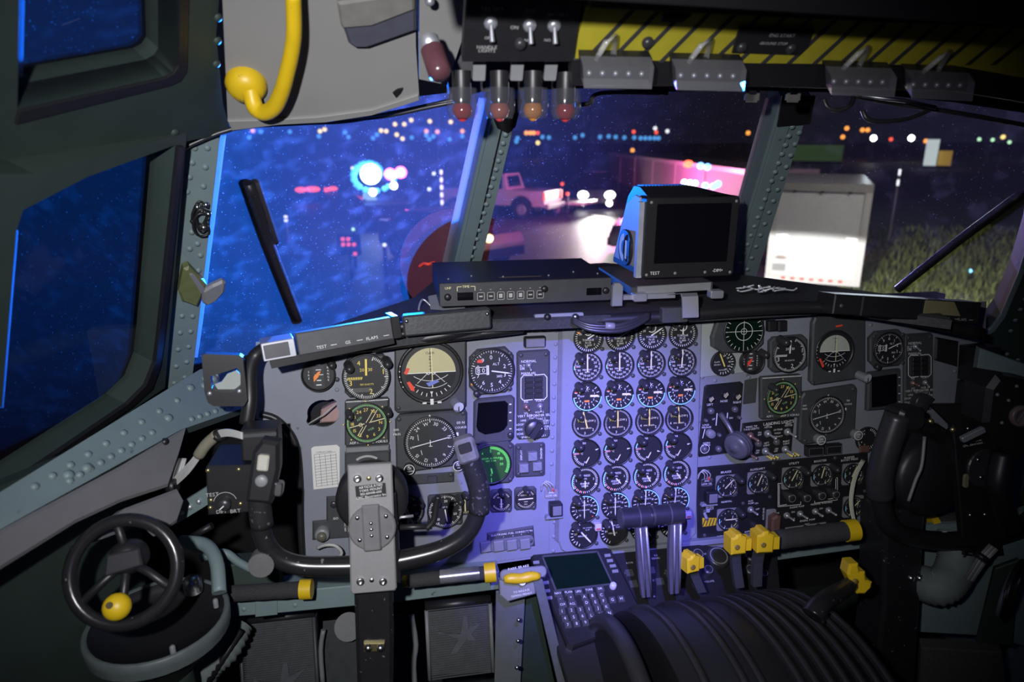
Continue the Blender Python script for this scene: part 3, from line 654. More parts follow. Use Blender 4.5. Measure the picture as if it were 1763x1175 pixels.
def rmi(name, label, x, y, s, post):
    base = (x, y)
    o = case_thing(name, label, q4(x - 38 * s, y - 39 * s, x + 38 * s, y + 40 * s, ch=3), base, .010, DARK)
    r = 30 * s * MPP; z = .010
    g = MB(); g.ticks(r * .88, r * 1.0, 0, 355, 71, r * .035, Z1); g.arc(r * 1.0, r * .05, 0, 360, Z1, 40)
    g2 = MB(); g2.text('ADF', r * .16, -.35 * r, .25 * r, Z1, rot=35).text('VOR', r * .16, .2 * r, -.32 * r, Z1, rot=20)
    n = MB().nums(['27', '30', '33', 'N', '3', '6', '9', '12', '15', '18', '21', '24'], r * .70, 0, 330, r * .24, Z1)
    n.ticks(r * 1.12, r * 1.18, 0, 315, 7, r * .06, Z1)
    nd = MB()
    nd.line(-r * .05, 0, -r * .05, r * .80, r * .03, 0).line(r * .12, .1 * r, r * .12, r * .86, r * .03, 0).line(r * .03, -.1 * r, r * .03, -.8 * r, r * .03, 0).line(-r * .08, -.25 * r, -r * .08, -.8 * r, r * .03, 0)
    nd2 = MB(); nd2.line(0, -r * .88, 0, -r * .12, r * .04, 0).line(0, r * .12, 0, r * .9, r * .04, 0).arc(r * .10, r * .03, 0, 360, 0, 12, 0, -r * .32)
    dial(o, PAN, base, x, y - 1, r, z, [(GPRINT, g), (GPRINT, g2), (YPRINT, n)], needles=[(CREAM, nd, 32), (CREAM, nd2, 78)])
    postlights(o, PAN, base, post, z)
    lb = MB(); u, v = PAN.loc(x - 22 * s, y + 33 * s, base); lb.text('ADF 1', .006 * s, u, v, z + .0003); u, v = PAN.loc(x + 16 * s, y + 31 * s, base); lb.text('ADF 2 VOR/ILS', .006 * s, u, v, z + .0003)
    put('lettering', lb, WHITE, o)
    tb = MB(); u0, v0 = PAN.loc(x - 36 * s, y - 37 * s, base); u1, v1 = PAN.loc(x + 36 * s, y - 41.5 * s, base); tb.line(u0, v0, u1, v1, .002, z + .0012)
    put('worn_edge', tb, mat('bare_edge', (.5, .5, .5), .5, var=.6, scale=300), o)
    return o
rmi('radio_bearing_indicator', 'green and yellow radio bearing indicator left of the pilot compass', 632, 727, 1.0, [(601, 708), (666, 703)])
rmi('radio_bearing_indicator', 'dim radio bearing indicator on the copilot side above the landing lights switches', 1341, 684, .93, [(1322, 663)])

def adi(label, cx, cy, outline, r_px, sky, knobpx, flags, screws, depth=.012):
    base = (cx, cy); o = case_thing('attitude_indicator', label, outline, base, depth, DARK, screws=screws, cat='attitude indicator')
    r = r_px * MPP; z = depth
    put('bezel', MB().lathe([(r * 1.32, 0), (r * 1.30, .003), (r * 1.2, .003), (r * 1.16, -.0)], 40), BLACK, o, TR(0, 0, z))
    put('dial_face', MB().slab(circ(0, 0, r * 1.18, 40), 0, .0006), FACE, o, TR(0, 0, z))
    sk = [(r * math.cos(a), r * math.sin(a)) for a in [math.pi * i / 20 for i in range(21)]]
    put('sky_half', MB().slab(sk, .0006, .0014), sky, o, TR(0, 0, z))
    gd = [(r * math.cos(-a), r * math.sin(-a)) for a in [math.pi * i / 20 for i in range(21)]]
    put('ground_half', MB().slab(gd, .0006, .0012), FACE_BLUE, o, TR(0, 0, z))
    k = MB(); k.text('CLIMB', r * .13, 0, r * .80, .0018).text('30', r * .13, 0, r * .56, .0018); k.line(0, 0, 0, r, r * .02, .0018)
    for i in range(1, 7): k.line(-r * .06, r * .13 * i, r * .06, r * .13 * i, r * .02, .0018)
    put('pitch_print', k, INK, o, TR(0, 0, z))
    wb = MB(); wb.line(-r, 0, r, 0, r * .03, .002)
    wb.line(-r * .55, -.42 * r, -r * .12, -.02 * r, r * .02, .0018).line(r * .12, -.02 * r, r * .55, -.42 * r, r * .02, .0018)
    wb.arc(r * 1.2, r * .02, 145, 215, .0018, 14, 0, .85 * r).arc(r * 1.2, r * .02, 148, 212, .0018, 14, 0, .55 * r)
    wb.ticks(r * .86, r * 1.0, 130, 230, 8, r * .03, .002); wb.poly([(-r * .06, -r * .78, .0022), (r * .06, -r * .78, .0022), (0, -r * .92, .0022)][::-1])
    wb.line(-r * .2, 0, -r * .1, -r * .08, r * .03, .0022).line(-r * .1, -r * .08, 0, 0, r * .03, .0022).line(0, 0, r * .1, -r * .08, r * .03, .0022).line(r * .1, -r * .08, r * .2, 0, r * .03, .0022)
    wb.rect(-r * .30, -r * 1.24, r * .16, r * .07, .0032).rect(r * .30, -r * 1.24, r * .16, r * .07, .0032).rect(0, -r * 1.2, r * .13, r * .24, .0032)
    wb.ticks(r * 1.22, r * 1.26, -75, -115, 4, r * .04, .0032)
    put('horizon_print', wb, WHITE, o, TR(0, 0, z))
    put('command_bar', MB().line(r * .05, r * .98, r * .05, -r * .62, r * .035, .003), CREAM, o, TR(0, 0, z))
    for fm, pts in flags: put('warning_flag', MB().slab(PAN.poly(pts, base), z + .002, z + .0035), fm, o)
    u, v = PAN.loc(*knobpx, base); 
    kb = put('pull_knob', MB().cyl((0, 0, 0), (.006, -.004, .022), .0085, .0095, 18), ALU, o, TR(u, v, z))
    put('knob_face', MB().cyl((.006, -.004, .022), (.0061, -.0041, .0224), .0094, .0094, 18), mat('pale_knob_face', (.55, .57, .66), .5), kb)
    put('knob_arrow', MB(Matrix.Translation((.006, -.004, .0228))).line(0, -.007, 0, .004, .002, 0).line(0, .003, 0, .008, .005, 0, .0001), BLACK, kb)
    return o
adi('pilot attitude indicator with cream sky half and red flags', 741, 639, [(679, 590), (682, 582), (802, 572), (802, 697), (796, 702), (684, 709), (679, 704)], 38, CREAMF, (781, 690),
    [(REDP, [(695, 640), (700, 631), (705, 632), (700, 643)]), (REDP, [(700, 656), (705, 654), (713, 664), (713, 671), (707, 669)]), (BLUEP, [(733, 657), (750, 651), (756, 654), (738, 663)])], [(686, 700), (796, 693)])
adi('copilot attitude indicator with pale grey sky half', 1430, 603, [(1394, 556), (1398, 545), (1478, 536), (1484, 545), (1484, 645), (1477, 650), (1396, 662), (1390, 655)], 27.5, GREYF, (1470, 643),
    [(REDP, [(1431, 559), (1442, 557), (1442, 560), (1431, 562)]), (REDP, [(1402, 616), (1405, 615), (1411, 628), (1408, 631)])], [(1393, 657), (1478, 640)])

def hsi(label, cx, cy, outline, r_px, screws, kn, kface, course):
    base = (cx, cy); o = case_thing('compass_indicator', label, outline, base, .012, DARK, screws=screws, cat='compass')
    r = r_px * MPP; z = .012
    m = MB(); m.ticks(r * .90, r * 1.0, 0, 355, 71, r * .022, Z1); m.nums(['N', '3', '6', 'E', '12', '15', 'S', '21', '24', 'W', '30', '33'], r * .77, 78, 408, r * .20, Z1, turn=True)
    m.line(0, r * .82, 0, r * 1.06, r * .03, Z1).line(0, r * 1.02, 0, r * 1.14, r * .14, Z1, .0002).line(0, -r * .86, 0, -r * 1.1, r * .03, Z1)
    m.line(-r * .02, r * .1, -r * .02, -r * .18, r * .025, Z1 + .0004).line(-r * .08, -r * .16, r * .06, -r * .16, r * .02, Z1 + .0004)
    m.rect(r * 1.06, r * .26, r * .1, r * .14, Z1); m.line(-r * .5, r * .35, -r * .48, r * .1, r * .02, Z1).line(-r * .4, -r * .3, -r * .36, -r * .5, r * .02, Z1)
    nd = MB().line(0, -r * .72, 0, r * .72, r * .035, .0008)
    dial(o, PAN, base, cx, cy, r, z, [(WHITE, m)], mat('hsi_dial', (.028, .029, .030), .5), needles=[(WHITE, nd, 78)])
    put('inner_ring', MB().arc(r * .68, r * .012, 0, 360, Z1, 40), DARK, o, TR(0, 0, z))
    t = MB(); t.text('MILES', r * .12, -r * 1.30, r * .42, .0005).text('COURSE', r * .12, r * 1.22, r * .52, .0005).text(course, r * .15, r * 1.22, r * .72, .0005).text('000', r * .13, -r * 1.32, r * .60, .0005)
    put('lettering', t, WHITE, o, TR(0, 0, z))
    for (x, y), tx in zip(kn, (('SET', 'HEADING'), ('CRS', 'SET'))):
        u, v = PAN.loc(x, y, base)
        kb = knob('set_knob', o, u, v, z, .0095, .013, kface)
        put('knob_ring', MB().arc(.0095, .0012, 0, 360, .0134, 24), WHITE, kb)
        put('knob_lettering', MB().text(tx[0], .0045, 0, .002, .0135, rot=180).text(tx[1], .0034, 0, -.003, .0135, rot=180), WHITE, kb)
    return o
hsi('pilot compass indicator with rotating card below the cream attitude ball', 741, 758, [(680, 722), (688, 712), (800, 703), (803, 708), (803, 790), (796, 797), (690, 812), (682, 806)], 39, [(687, 719), (796, 709), (688, 804)], [(704, 801), (787, 795)], KNOBG, '00 N')
hsi('copilot compass indicator above the landing gear handle', 1417, 712, [(1374, 683), (1380, 674), (1466, 661), (1470, 668), (1466, 746), (1458, 752), (1380, 764), (1370, 756)], 32, [(1380, 756), (1462, 668)], [(1401, 752), (1464, 744)], GREYBOX, '106')

def altimeter(label, x, y, s, post_orange, ndl):
    base = (x, y); o = case_thing('altimeter', label, q4(x - 38 * s, y - 36 * s, x + 38 * s, y + 42 * s, ch=14 * s), base, .010, DARK, cat='altimeter', screws=[(x - 30 * s, y - 26 * s), (x + 31 * s, y - 30 * s), (x + 31 * s, y + 30 * s)])
    r = 34 * s * MPP; z = .010
    m = MB(); m.ticks(r * .80, r * .95, 0, 324, 9, r * .035, Z1); m.ticks(r * .88, r * .95, 0, 352.8, 49, r * .02, Z1)
    m.nums([str(i) for i in range(10)], r * .64, 0, 324, r * .26, Z1); m.text('ALT', r * .17, r * .22, r * .32, Z1)
    m.outline([(-r * .72, -.10 * r), (-r * .18, -.10 * r), (-r * .18, .2 * r), (-r * .72, .2 * r)], r * .03, Z1).text('0', r * .3, -.36 * r, .05 * r, Z1).text('8', r * .3, -.58 * r, .05 * r, Z1).rect(-r * .18, .05 * r, r * .12, r * .44, Z1)
    m.text('3012', r * .16, r * .36, -.26 * r, Z1)
    dial(o, PAN, base, x, y, r, z, [(WHITE, m)], needles=[(WHITE, needle_mesh(r * .9, r * .06, 0, z=0), ndl)])
    k = knob('setting_knob', o, *PAN.loc(x - 26 * s, y + 38 * s, base), z, .006, .010)
    if post_orange:
        put('warning_flag', MB().slab([(-r * .66, r * .42), (-r * .42, r * .40), (-r * .40, r * .50), (-r * .50, r * .58), (-r * .64, r * .54)], Z1, Z1 + .001), REDP, o, TR(0, 0, z))
        u, v = PAN.loc(x - 33 * s, y + 23 * s, base); put('test_lamp', MB().dome(u, v, z, .003), mat('amber_dot', (.7, .3, .04), .4, var=0), o)
altimeter('pilot altimeter with red flag right of the attitude ball', 845, 637, 1.0, True, 100)
altimeter('copilot altimeter at the right end of the panel', 1523, 599, .80, False, 68)

# small slip gauges with range flags
for x, y, r_, lab, fm in ((549, 645, 25, 'small round range gauge with orange flag at the far left of the panel', ORANGE), (1291, 622, 20.5, 'small round range gauge with red flag below the warning scope', REDP)):
    r = r_ * MPP
    def f(r): 
        m = MB().rect(r * .0, r * .62, r * .24, r * .07, .0016).rect(0, r * .30, r * .3, r * .05, .0016).rect(0, -r * .34, r * .26, r * .06, .0016).rect(-r * .02, -r * .62, r * .3, r * .06, .0016).rect(r * .02, 0, r * .5, r * .04, .0016)
        for k, ch in enumerate('SRE'): m.text(ch, r * .16, -r * .56, r * (.2 - .2 * k), .0016)
        for k, ch in enumerate('RANGE'): m.text(ch, r * .17, r * .56, r * (.42 - .19 * k), .0016)
        return m
    g = gauge('range_gauge', lab, x, y, r, [(WHITE, 'rg%d' % r_, f)], face=FACE, h=.002, bh=.012, screws=[(1.05, -.35)])
    put('dial_drum', MB().slab(rrect(0, 0, r * .62, r * 1.6, r * .1), .0008, .0014), mat('drum_grey', (.035, .035, .04), .5), g)
    put('warning_flag', MB().slab([(-r * .3, -r * .42), (-r * .02, -r * .12), (r * .14, r * .22), (-r * .02, r * .2), (-r * .3, -r * .1)], .002, .003), fm, g)
    put('post_light', shared('postm', lambda: post_mesh().mesh('post_light')), KNOBG, g, TR(r * .75, r * .78, .004))
def f_flapg(r):
    m = MB(); m.ticks(r * .72, r * .90, 10, 190, 12, r * .05, Z1); m.nums(['UP', '20', '40', '60', '80'], r * .58, 15, 150, r * .2, Z1); m.text('FLAPS', r * .16, -.45 * r, .1 * r, Z1).text('PERCENT', r * .13, -.42 * r, -.12 * r, Z1).text('DOWN', r * .14, -.05 * r, -.55 * r, Z1); return m
gauge('flap_gauge', 'round flap position gauge left of the red-flagged range gauge', 1243, 625, 21.5 * MPP, [(WHITE, 'flg', f_flapg)], [(YPRINT, .85, .10, .3, -22, .05, 0)], h=.0015, screws=[(.85, -.75)])
# radar altimeter, green lit
ra = case_thing('radar_altimeter', 'green lit radar altimeter right of the pilot yoke horn', [(820, 770), (828, 760), (874, 757), (884, 765), (884, 820), (876, 829), (828, 832), (820, 826)], (844, 797), .010, DARK, cat='altimeter', screws=[(877, 766), (877, 822)])
r = 31 * MPP
gm = MB(); gm.ticks(r * .82, r * .97, 0, 120, 30, r * .03, Z1); gm.text('5', r * .2, 0, r * .72, Z1).text('4', r * .18, -r * .42, r * .62, Z1).text('10', r * .19, r * .42, r * .58, Z1).text('30', r * .19, r * .55, r * .28, Z1).text('50', r * .19, r * .55, 0, Z1).text('RADAR ALTITUDE', r * .13, r * .0, r * .34, Z1).text('FEET X 100', r * .11, 0, r * .2, Z1).text('0', r * .18, 0, -r * .55, Z1)
gm.line(0, -r * .72, 0, -r * .95, r * .03, Z1)
dial(ra, PAN, (844, 797), 844, 797, r, .010, [(GREENL, gm)], GREENF, needles=[(GREENL, MB().line(r * .05, -r * .48, r * .0, -r * .2, r * .07, .0004), 0)])
# blank display left, and right
for pts, scr_, lab in (([(815, 692), (822, 686), (880, 680), (885, 684), (884, 752), (878, 758), (818, 764), (814, 758)], [(822, 692), (868, 688), (873, 693), (872, 730), (866, 738), (858, 742), (834, 746), (822, 740), (819, 732)], 'dark blank square display under the pilot altimeter'),
                       ([(1490, 642), (1494, 640), (1545, 634), (1546, 640), (1545, 702), (1488, 706)], [(1495, 648), (1538, 642), (1538, 690), (1530, 696), (1495, 700)], 'dark blank square display under the copilot altimeter')):
    o = case_thing('blank_display', lab, pts, pts[0], .010, DARK, cat='display')
    put('screen', MB().slab(PAN.poly(scr_, pts[0]), .0095, .0105), SCREEN, o)
    bt = MB()
    for k in range(4): u, v = PAN.loc(pts[2][0] - 3, pts[2][1] + 14 + 14 * k, pts[0]); bt.rect(u, v, .004, .002, .0104)
    stuff(put('key_marks', bt, WHITE, o))
    u, v = PAN.loc(pts[4][0] - 7, pts[4][1] - 6, pts[0]); knob('dimmer_knob', o, u, v, .010, .0055, .006)
# reference select panels
def refpanel(lab, x0, y0, x1, y1, s):
    base = (x0, y0); o = case_thing('reference_panel', lab, q4(x0, y0, x1, y1, -.05, 4), base, .006, DARK, cat='control panel', screws=[(x0 + 7 * s, y0 + 7 * s), (x1 - 7 * s, y0 + 5 * s)])
    z = .006; L_ = lambda fx, fy: PAN.loc(x0 + (x1 - x0) * fx, y0 + (y1 - y0) * fy - (x1 - x0) * fx * .05, base)
    w_ = (PAN.hit(x1, y0) - PAN.hit(x0, y0)).length; t = MB()
    t.text('NORMAL', w_ * .11, *L_(.36, .12), z + .0003).text('FLT', w_ * .10, *L_(.17, .17), z + .0003).text('DIR', w_ * .10, *L_(.17, .20), z + .0003).text('MANUAL', w_ * .11, *L_(.36, .255), z + .0003)
    t.text('INS', w_ * .09, *L_(.28, .575), z + .0003).text('VOR 1', w_ * .09, *L_(.68, .57), z + .0003).text('VG', w_ * .09, *L_(.28, .705), z + .0003).text('VOR 2', w_ * .09, *L_(.68, .70), z + .0003).text('VERT REF', w_ * .10, *L_(.24, .735), z + .0003).text('POINTER SEL', w_ * .10, *L_(.72, .735), z + .0003)
    for tx, fx, fy in (('TAC 1', .48, .765), ('TAC 2', .74, .775), ('I-INS', .2, .785), ('VOR/', .88, .80), ('ILS 1', .88, .825), ('I-DOP', .1, .83), ('HDG', .08, .885), ('SCNS', .1, .935), ('SPARE', .26, .975), ('MLS 2', .56, .985), ('MLS 1', .78, .965), ('VOR/', .9, .865), ('ILS 2', .92, .89)): t.text(tx, w_ * .085, *L_(fx, fy), z + .0003)
    a = [L_(*q) for q in ((.47, .28), (.2, .275), (.12, .31), (.12, .53), (.2, .56), (.47, .555))]; b = [L_(*q) for q in ((.53, .28), (.82, .275), (.9, .31), (.9, .53), (.82, .56), (.53, .555))]
    t.outline(a, w_ * .022, z + .0003, False).outline(b, w_ * .022, z + .0003, False)
    put('lettering', t, WHITE, o)
    for c in range(2):
        for rr in range(4):
            u, v = L_(.36 + .28 * c, .325 + .062 * rr); put('lamp_key', shared(('lk', s), lambda: MB().slab(rrect(0, 0, w_ * .25, w_ * .14, .001), 0, .004, .0008).mesh('lamp_key')), FACE, o, TR(u, v, z))
    toggle(o, *L_(.36, .165), z, ALU, (.1, -.5), .8); toggle(o, *L_(.28, .635), z, BRONZE, (.2, -.2), .8); toggle(o, *L_(.70, .635), z, ALU, (-.1, -.5), .8)
    u, v = L_(.50, .875); k = knob('selector_knob', o, u, v, z, w_ * .29, .014, KNOBG, 22)
    put('knob_grip', MB(Matrix.Rotation(RAD(-35), 4, 'Z')).box((0, 0, .018), (w_ * .16, w_ * .5, .010)), KNOBG, k)
    put('pointer_line', MB().line(-w_ * .18, -w_ * .22, w_ * .22, w_ * .05, w_ * .03, .0142), WHITE, k)
refpanel('pilot reference selector panel with eight lamp keys and rotary knob', 889, 604, 946, 756, 1)
refpanel('dim copilot reference selector panel with eight lamp keys', 1554, 575, 1604, 708, .9)
# warning placard and light
pb = (918, 568); o = case_thing('fire_placard', 'small black placard reading flashing overheat steady fire', q4(892, 560, 948, 573, -.03), pb, .002, BLACK, cat='placard')
put('lettering', MB().text('FLASHING=OVERHEAT', .0052, 0, .0035, .0023).text('STEADY=FIRE', .0052, 0, -.0035, .0023), WHITE, o)
pb = (918, 588); o = case_thing('warning_light', 'square smoked warning light below the fire placard', q4(901, 579, 938, 598, -.04, 2), pb, .010, BLACK, cat='warning light')
put('lens', MB().slab(PAN.poly(q4(904, 582, 936, 597, -.04), pb), .010, .012, .001), mat('grey_lens', (.16, .16, .17), .5), o)
# switch panel with three square keys
pb = (912, 790); o = case_thing('square_key_unit', 'dark switch panel with three square grey keys under the reference selector', q4(886, 764, 938, 822, -.05, 3), pb, .005, DARK, cat='switch panel', screws=[(892, 770), (931, 766), (892, 815), (931, 812)])
for x, y in ((915, 783), (900, 803), (923, 800)):
    u, v = PAN.loc(x, y, pb); put('square_key', MB().slab(rrect(0, 0, .0175, .0165, .001), 0, .010, .0015), GREYBOX, o, TR(u, v, .005))
put('lettering', MB().text('DISPLAY', .005, -.017, .010, .0054, rot=90).text('HEADING', .005, .021, .010, .0054, rot=-90), WHITE, o)
# check card
pb = (560, 805); o = case_thing('checklist_card', 'white printed check card with ruled table on the left panel', [(536, 772), (541, 769), (580, 766), (585, 770), (585, 838), (540, 843)], pb, .0012, PAPER, cat='card', ch=0)
t = MB(); u0, v0 = PAN.loc(541, 783, pb); u1, v1 = PAN.loc(582, 835, pb)
for k in range(12): yy = v0 + (v1 - v0) * k / 11; t.line(u0, yy, u1, yy + .0025, .0005, .0014)
for k in range(5): xx = u0 + (u1 - u0) * k / 4; t.line(xx, v0, xx, v1, .0005, .0014)
t.text('COMPASS CARD', .0035, 0, .029, .0014)
put('table_print', t, INK, o)
# behind the empty cut-out
o = thing('wiring_behind_cutout', 'pinkish fitting and grey wire seen inside the empty instrument cut-out', 'wiring', PAN.fr(556, 712, -.05))
put('dark_can', MB().slab(circ(0, 0, .055, 20), -.02, -.015), CARPET, o)
put('fitting', MB().slab([(-.012, -.03), (.025, -.03), (.032, .012), (.010, .004), (-.008, -.005)], -.014, .008, .003), mat('pink_primer', (.36, .22, .20), .6), o)
put('wire', MB().tube([(-.028, -.02, .044), (.0, -.004, .046), (.030, .020, .044)], .0013, 6), WIREW, o)

# ---------------------------------------------------------------- lower left panel
pb = (744, 824); o = case_thing('blank_plate', 'dark blanking plate with small centre latch under the pilot compass', q4(702, 818, 782, 836, -.07), pb, .003, DARK, cat='plate', screws=[(708, 824), (776, 817)])
put('centre_latch', MB().rbox((0, 0, .006), (.017, .013, .006), .002), DARK, o)
pb = (632, 790); o = case_thing('hidden_dial', 'dark dial almost hidden behind the grey yoke mount plate', q4(594, 778, 672, 840, -.06), pb, .010, DARK)
put('dial_print', MB().ticks(.028, .032, -35, 35, 20, .0008, .0105, 0, -.022), WHITE, o)
put('brow', MB().slab(PAN.poly(q4(596, 768, 670, 777, -.06), pb), 0, .014, .002), GREYBOX, o)
for x, w_, lab, tx in ((707, 36, 'square-cased clock partly covered by loose wires left of the yoke linkage', False), (766, 60, 'square-cased clock with minute numerals behind the yoke linkage', True)):
    y = 877; pb = (x, y); o = case_thing('panel_clock', lab, q4(x - w_ / 2, 852 if tx else 858, x + w_ / 2, 906, -.07, 3), pb, .008, DARK, cat='clock', screws=[(x + w_ / 2 - 6, 897)])
    r = (27 if tx else 25) * MPP
    m = MB().ticks(r * .85, r * .96, 0, 354, 59, r * .025, Z1); m.ticks(r * .78, r * .96, 0, 330, 11, r * .05, Z1)
    for lab2, a in (('30', 5), ('40', 55), ('50', 110), ('10', 220)): m.text(lab2, r * .22, r * .62 * math.sin(RAD(a)), r * .62 * math.cos(RAD(a)), Z1)
    m.text('UP N', r * .13, 0, r * .25, Z1)
    dial(o, PAN, pb, x + (0 if tx else -6), y, r, .008, [(WHITE, m)], needles=[(CREAM, needle_mesh(r * .7, r * .07, r * .1, z=0), 172)])
    postlights(o, PAN, pb, [(x - 17, y - 20), (x + 22, y - 24)] if tx else [(x + 14, y - 18)], .008)
o = thing('loose_wires', 'loose white and silver wires right of the yoke mount plate', 'wires', PAN.fr(695, 880, .012))
for k in range(5):
    put('wire', MB().tube(smooth_path([(-.018 + .006 * k, .016 - .004 * k, .0), (-.004 + .003 * k, .020 - .006 * k, .012), (.008 + .002 * k, .008 - .006 * k, .010), (.006, -.02, .004)], 4), .0013, 6), WIREW if k % 2 else ALU, o)
for x, y, lab, tx, ang in ((800, 866, 'small square trim gauge half hidden behind the yoke horn', '', 0), (862, 861, 'small square rudder trim gauge right of the yoke horn', 'RUDDER', 0), (904, 857, 'small square elevator trim gauge with horizontal needle', 'ELEVATOR', 90)):
    pb = (x, y); o = case_thing('trim_gauge', lab, q4(x - 19, y - 18, x + 19, y + 21, -.05, 4), pb, .006, DARK, screws=[(x + 14, y + 15)])
    r = 16 * MPP; m = MB().ticks(r * .78, r * .95, -60, 60, 12, r * .05, Z1).ticks(r * .78, r * .95, 120, 240, 12, r * .05, Z1)
    if tx: m.text(tx, r * .20, 0, r * .42, Z1).text('TRIM', r * .18, 0, -r * .3, Z1).text('DEG', r * .16, 0, -r * .55, Z1)
    dial(o, PAN, pb, x, y, r, .006, [(CREAM, m)], needles=[(CREAM, MB().rect(0, 0, r * .12, r * 1.5, 0), ang)])
    postlights(o, PAN, pb, [(x - 1, y - 18)], .006, .8)
pb = (890, 928); o = case_thing('fuel_correction_panel', 'dark fuel correction panel with four square keys', [(838, 918), (918, 905), (921, 940), (838, 952)], pb, .004, DARK, cat='switch panel', screws=[(909, 916), (913, 930)])
put('lettering', MB().text('ELECTRONIC FUEL CORRECTION', .0052, -.010, .0145, .0044, rot=2).text('1', .004, -.026, .008, .0044).text('2', .004, -.008, .009, .0044).text('3', .004, .008, .010, .0044), WHITE, o)
put('key_surround', MB().slab(rrect(-.012, -.006, .088, .024, .011, 5), .004, .0055, .001), mat('pale_key_surround', (.13, .13, .14), .5), o, TR(0, 0, 0, RAD(3)))
for k in range(4):
    u, v = PAN.loc(835 + 22.5 * k, 938 - 1.7 * k, pb); put('square_key', shared('sqk', lambda: MB().slab(rrect(0, 0, .0195, .0205, .001), 0, .007, .0012).mesh('square_key')), GREYBOX, o, TR(u, v, .0055, RAD(3)))
pb = (585, 880); o = case_thing('flight_yoke_switch_panel', 'small dark panel with grey knob left of the yoke mount plate', [(562, 855), (608, 852), (608, 925), (538, 930), (538, 897), (562, 895)], pb, .004, DARK, cat='switch panel')
put('lettering', MB().text('ISO', .006, -.007, -.012, .0044).text('OFF', .004, .012, .0, .0044).text('SAC IND', .0045, .008, -.030, .0044, rot=-90).text('FLT YOKE', .0045, .014, -.030, .0044, rot=-90), WHITE, o)
u, v = PAN.loc(556, 915, pb); k = knob('round_knob', o, u, v, .004, .013, .016, GREYBOX); put('knob_tip', MB().lathe([(.008, .016), (.008, .024), (0, .025)], 14), mat('olive_knob', (.12, .12, .09), .4), k)
u, v = PAN.loc(575, 867, pb); knob('small_button', o, u, v, .004, .006, .005)
o = thing('cable_loop', 'pale cable looping from the small grey knob behind the pilot yoke', 'cable', PAN.fr(570, 940, .03))
put('cable', MB().tube(smooth_path([(-.02, .012, 0), (-.005, .02, .008), (.012, .018, .01), (.022, .004, .01), (.012, -.01, .008)], 4), .003, 8), WIREW, o)
for x, y, lab in ((949, 850, 'engine low oil light with loose white wires left of the centre stack'), (1216, 830, 'engine low oil light with loose white wires right of the centre stack')):
    pb = (x, y); o = thing('low_oil_light', lab, 'warning light', PAN.fr(x, y, .0))
    put('placard', MB().slab(rrect(0, 0, .026, .017, .004), 0, .003, .0005), GREYBOX, o)
    put('lettering', MB().text('ENG', .005, 0, .003, .0033).text('LOW OIL', .005, 0, -.003, .0033), WHITE, o)
    put('lamp_housing', MB().rbox((.006, -.028, .009), (.024, .026, .018), .002, .002), BLACK, o)
    put('lamp_lens', MB().rbox((.007, -.028, .019), (.017, .018, .003), .001, .0008), mat('grey_lens', (.16, .16, .17), .5), o)
    put('bracket', MB().slab([(-.014, -.046), (.020, -.046), (.018, -.040), (-.012, -.040)], 0, .014, .001), G_PANEL, o)
    for k in range(3): put('wire', MB().tube(smooth_path([(.004 - .005 * k, .006, .003), (.002 - .006 * k, .020, .012), (-.012 - .003 * k, .030 - .002 * k, .012), (-.020, .016 - .004 * k, .004)], 4), .0012, 6), WIREW, o)
    put('red_crimp', MB().cyl((.004, .006, .003), (.003, .011, .006), .0024, .0018, 8), REDP, o)
for x, y, lab in ((1027, 904, 'clear tag between the two lower left engine gauges'), (1181, 883, 'clear tag beside the right throttle grip')):
    o = thing('off_tag', lab, 'tag', PAN.fr(x, y, .004)); put('tag_body', MB().rbox((0, 0, .005), (.013, .014, .010), .002, .001), mat('pale_tag', (.55, .5, .55), .4), o)
    put('lettering', MB().rect(0, -.003, .009, .004, .0104), mat('dull_red', (.5, .1, .08), .5, var=0), o)

# ---------------------------------------------------------------- right panel
pb = (1273, 568); o = case_thing('warning_scope', 'dark round warning scope with white cross and rings', [(1232, 545), (1236, 536), (1310, 532), (1309, 590), (1296, 604), (1240, 607), (1222, 596), (1221, 580)], pb, .014, DARK, cat='scope')
r = 33 * MPP
m = MB().arc(r * .46, r * .025, 0, 360, Z1, 36).arc(r * .16, r * .02, 0, 360, Z1, 20); m.line(-r * .8, 0, r * .8, 0, r * .02, Z1).line(0, -r * .95, 0, r * .9, r * .02, Z1).ticks(r * .82, r * .98, 15, 345, 22, r * .025, Z1)
dial(o, PAN, pb, 1274, 569, r, .014, [(WHITE, m)], SCREEN_G)
put('lettering', MB().text('INT', .006, -.033, .020, .0145), WHITE, o)
pb = (1328, 565); o = thing('annunciator_box', 'black annunciator boxes above the copilot airspeed indicator', 'annunciator', PAN.fr(*pb))
for k in range(2): put('annunciator_cell', MB().slab(PAN.poly(q4(1318 + 17 * k, 552, 1333 + 17 * k, 570, -.06), pb), 0, .012, .002), BLACK, o)
# landing gear panel
pb = (1243, 722); o = case_thing('landing_gear_panel', 'black landing gear panel with wheel-shaped lever', [(1212, 666), (1216, 663), (1274, 657), (1279, 661), (1271, 778), (1203, 787), (1201, 782)], pb, .004, BLACK, cat='control panel')
z = .004; LL = lambda x, y: PAN.loc(x, y, pb); t = MB()
for tx, x, y, s in (('LEFT', 1221, 696, .006), ('NOSE', 1245, 690, .006), ('RIGHT', 1268, 692, .006), ('UP', 1227, 721, .005), ('DN', 1257, 719, .005), ('LOCK', 1214, 731, .005), ('RELEASE', 1215, 735, .005), ('HORN', 1215, 762, .005), ('SILENCE', 1214, 766, .005)): t.text(tx, s, *LL(x, y), z + .0003)
a, b = LL(1231, 732), LL(1233, 711); t.line(*a, *b, .0018, z + .0003); a, b = LL(1249, 729), LL(1251, 710); t.line(*a, *b, .0018, z + .0003); a, b = LL(1208, 754), LL(1212, 738); t.line(*a, *b, .0014, z + .0003)
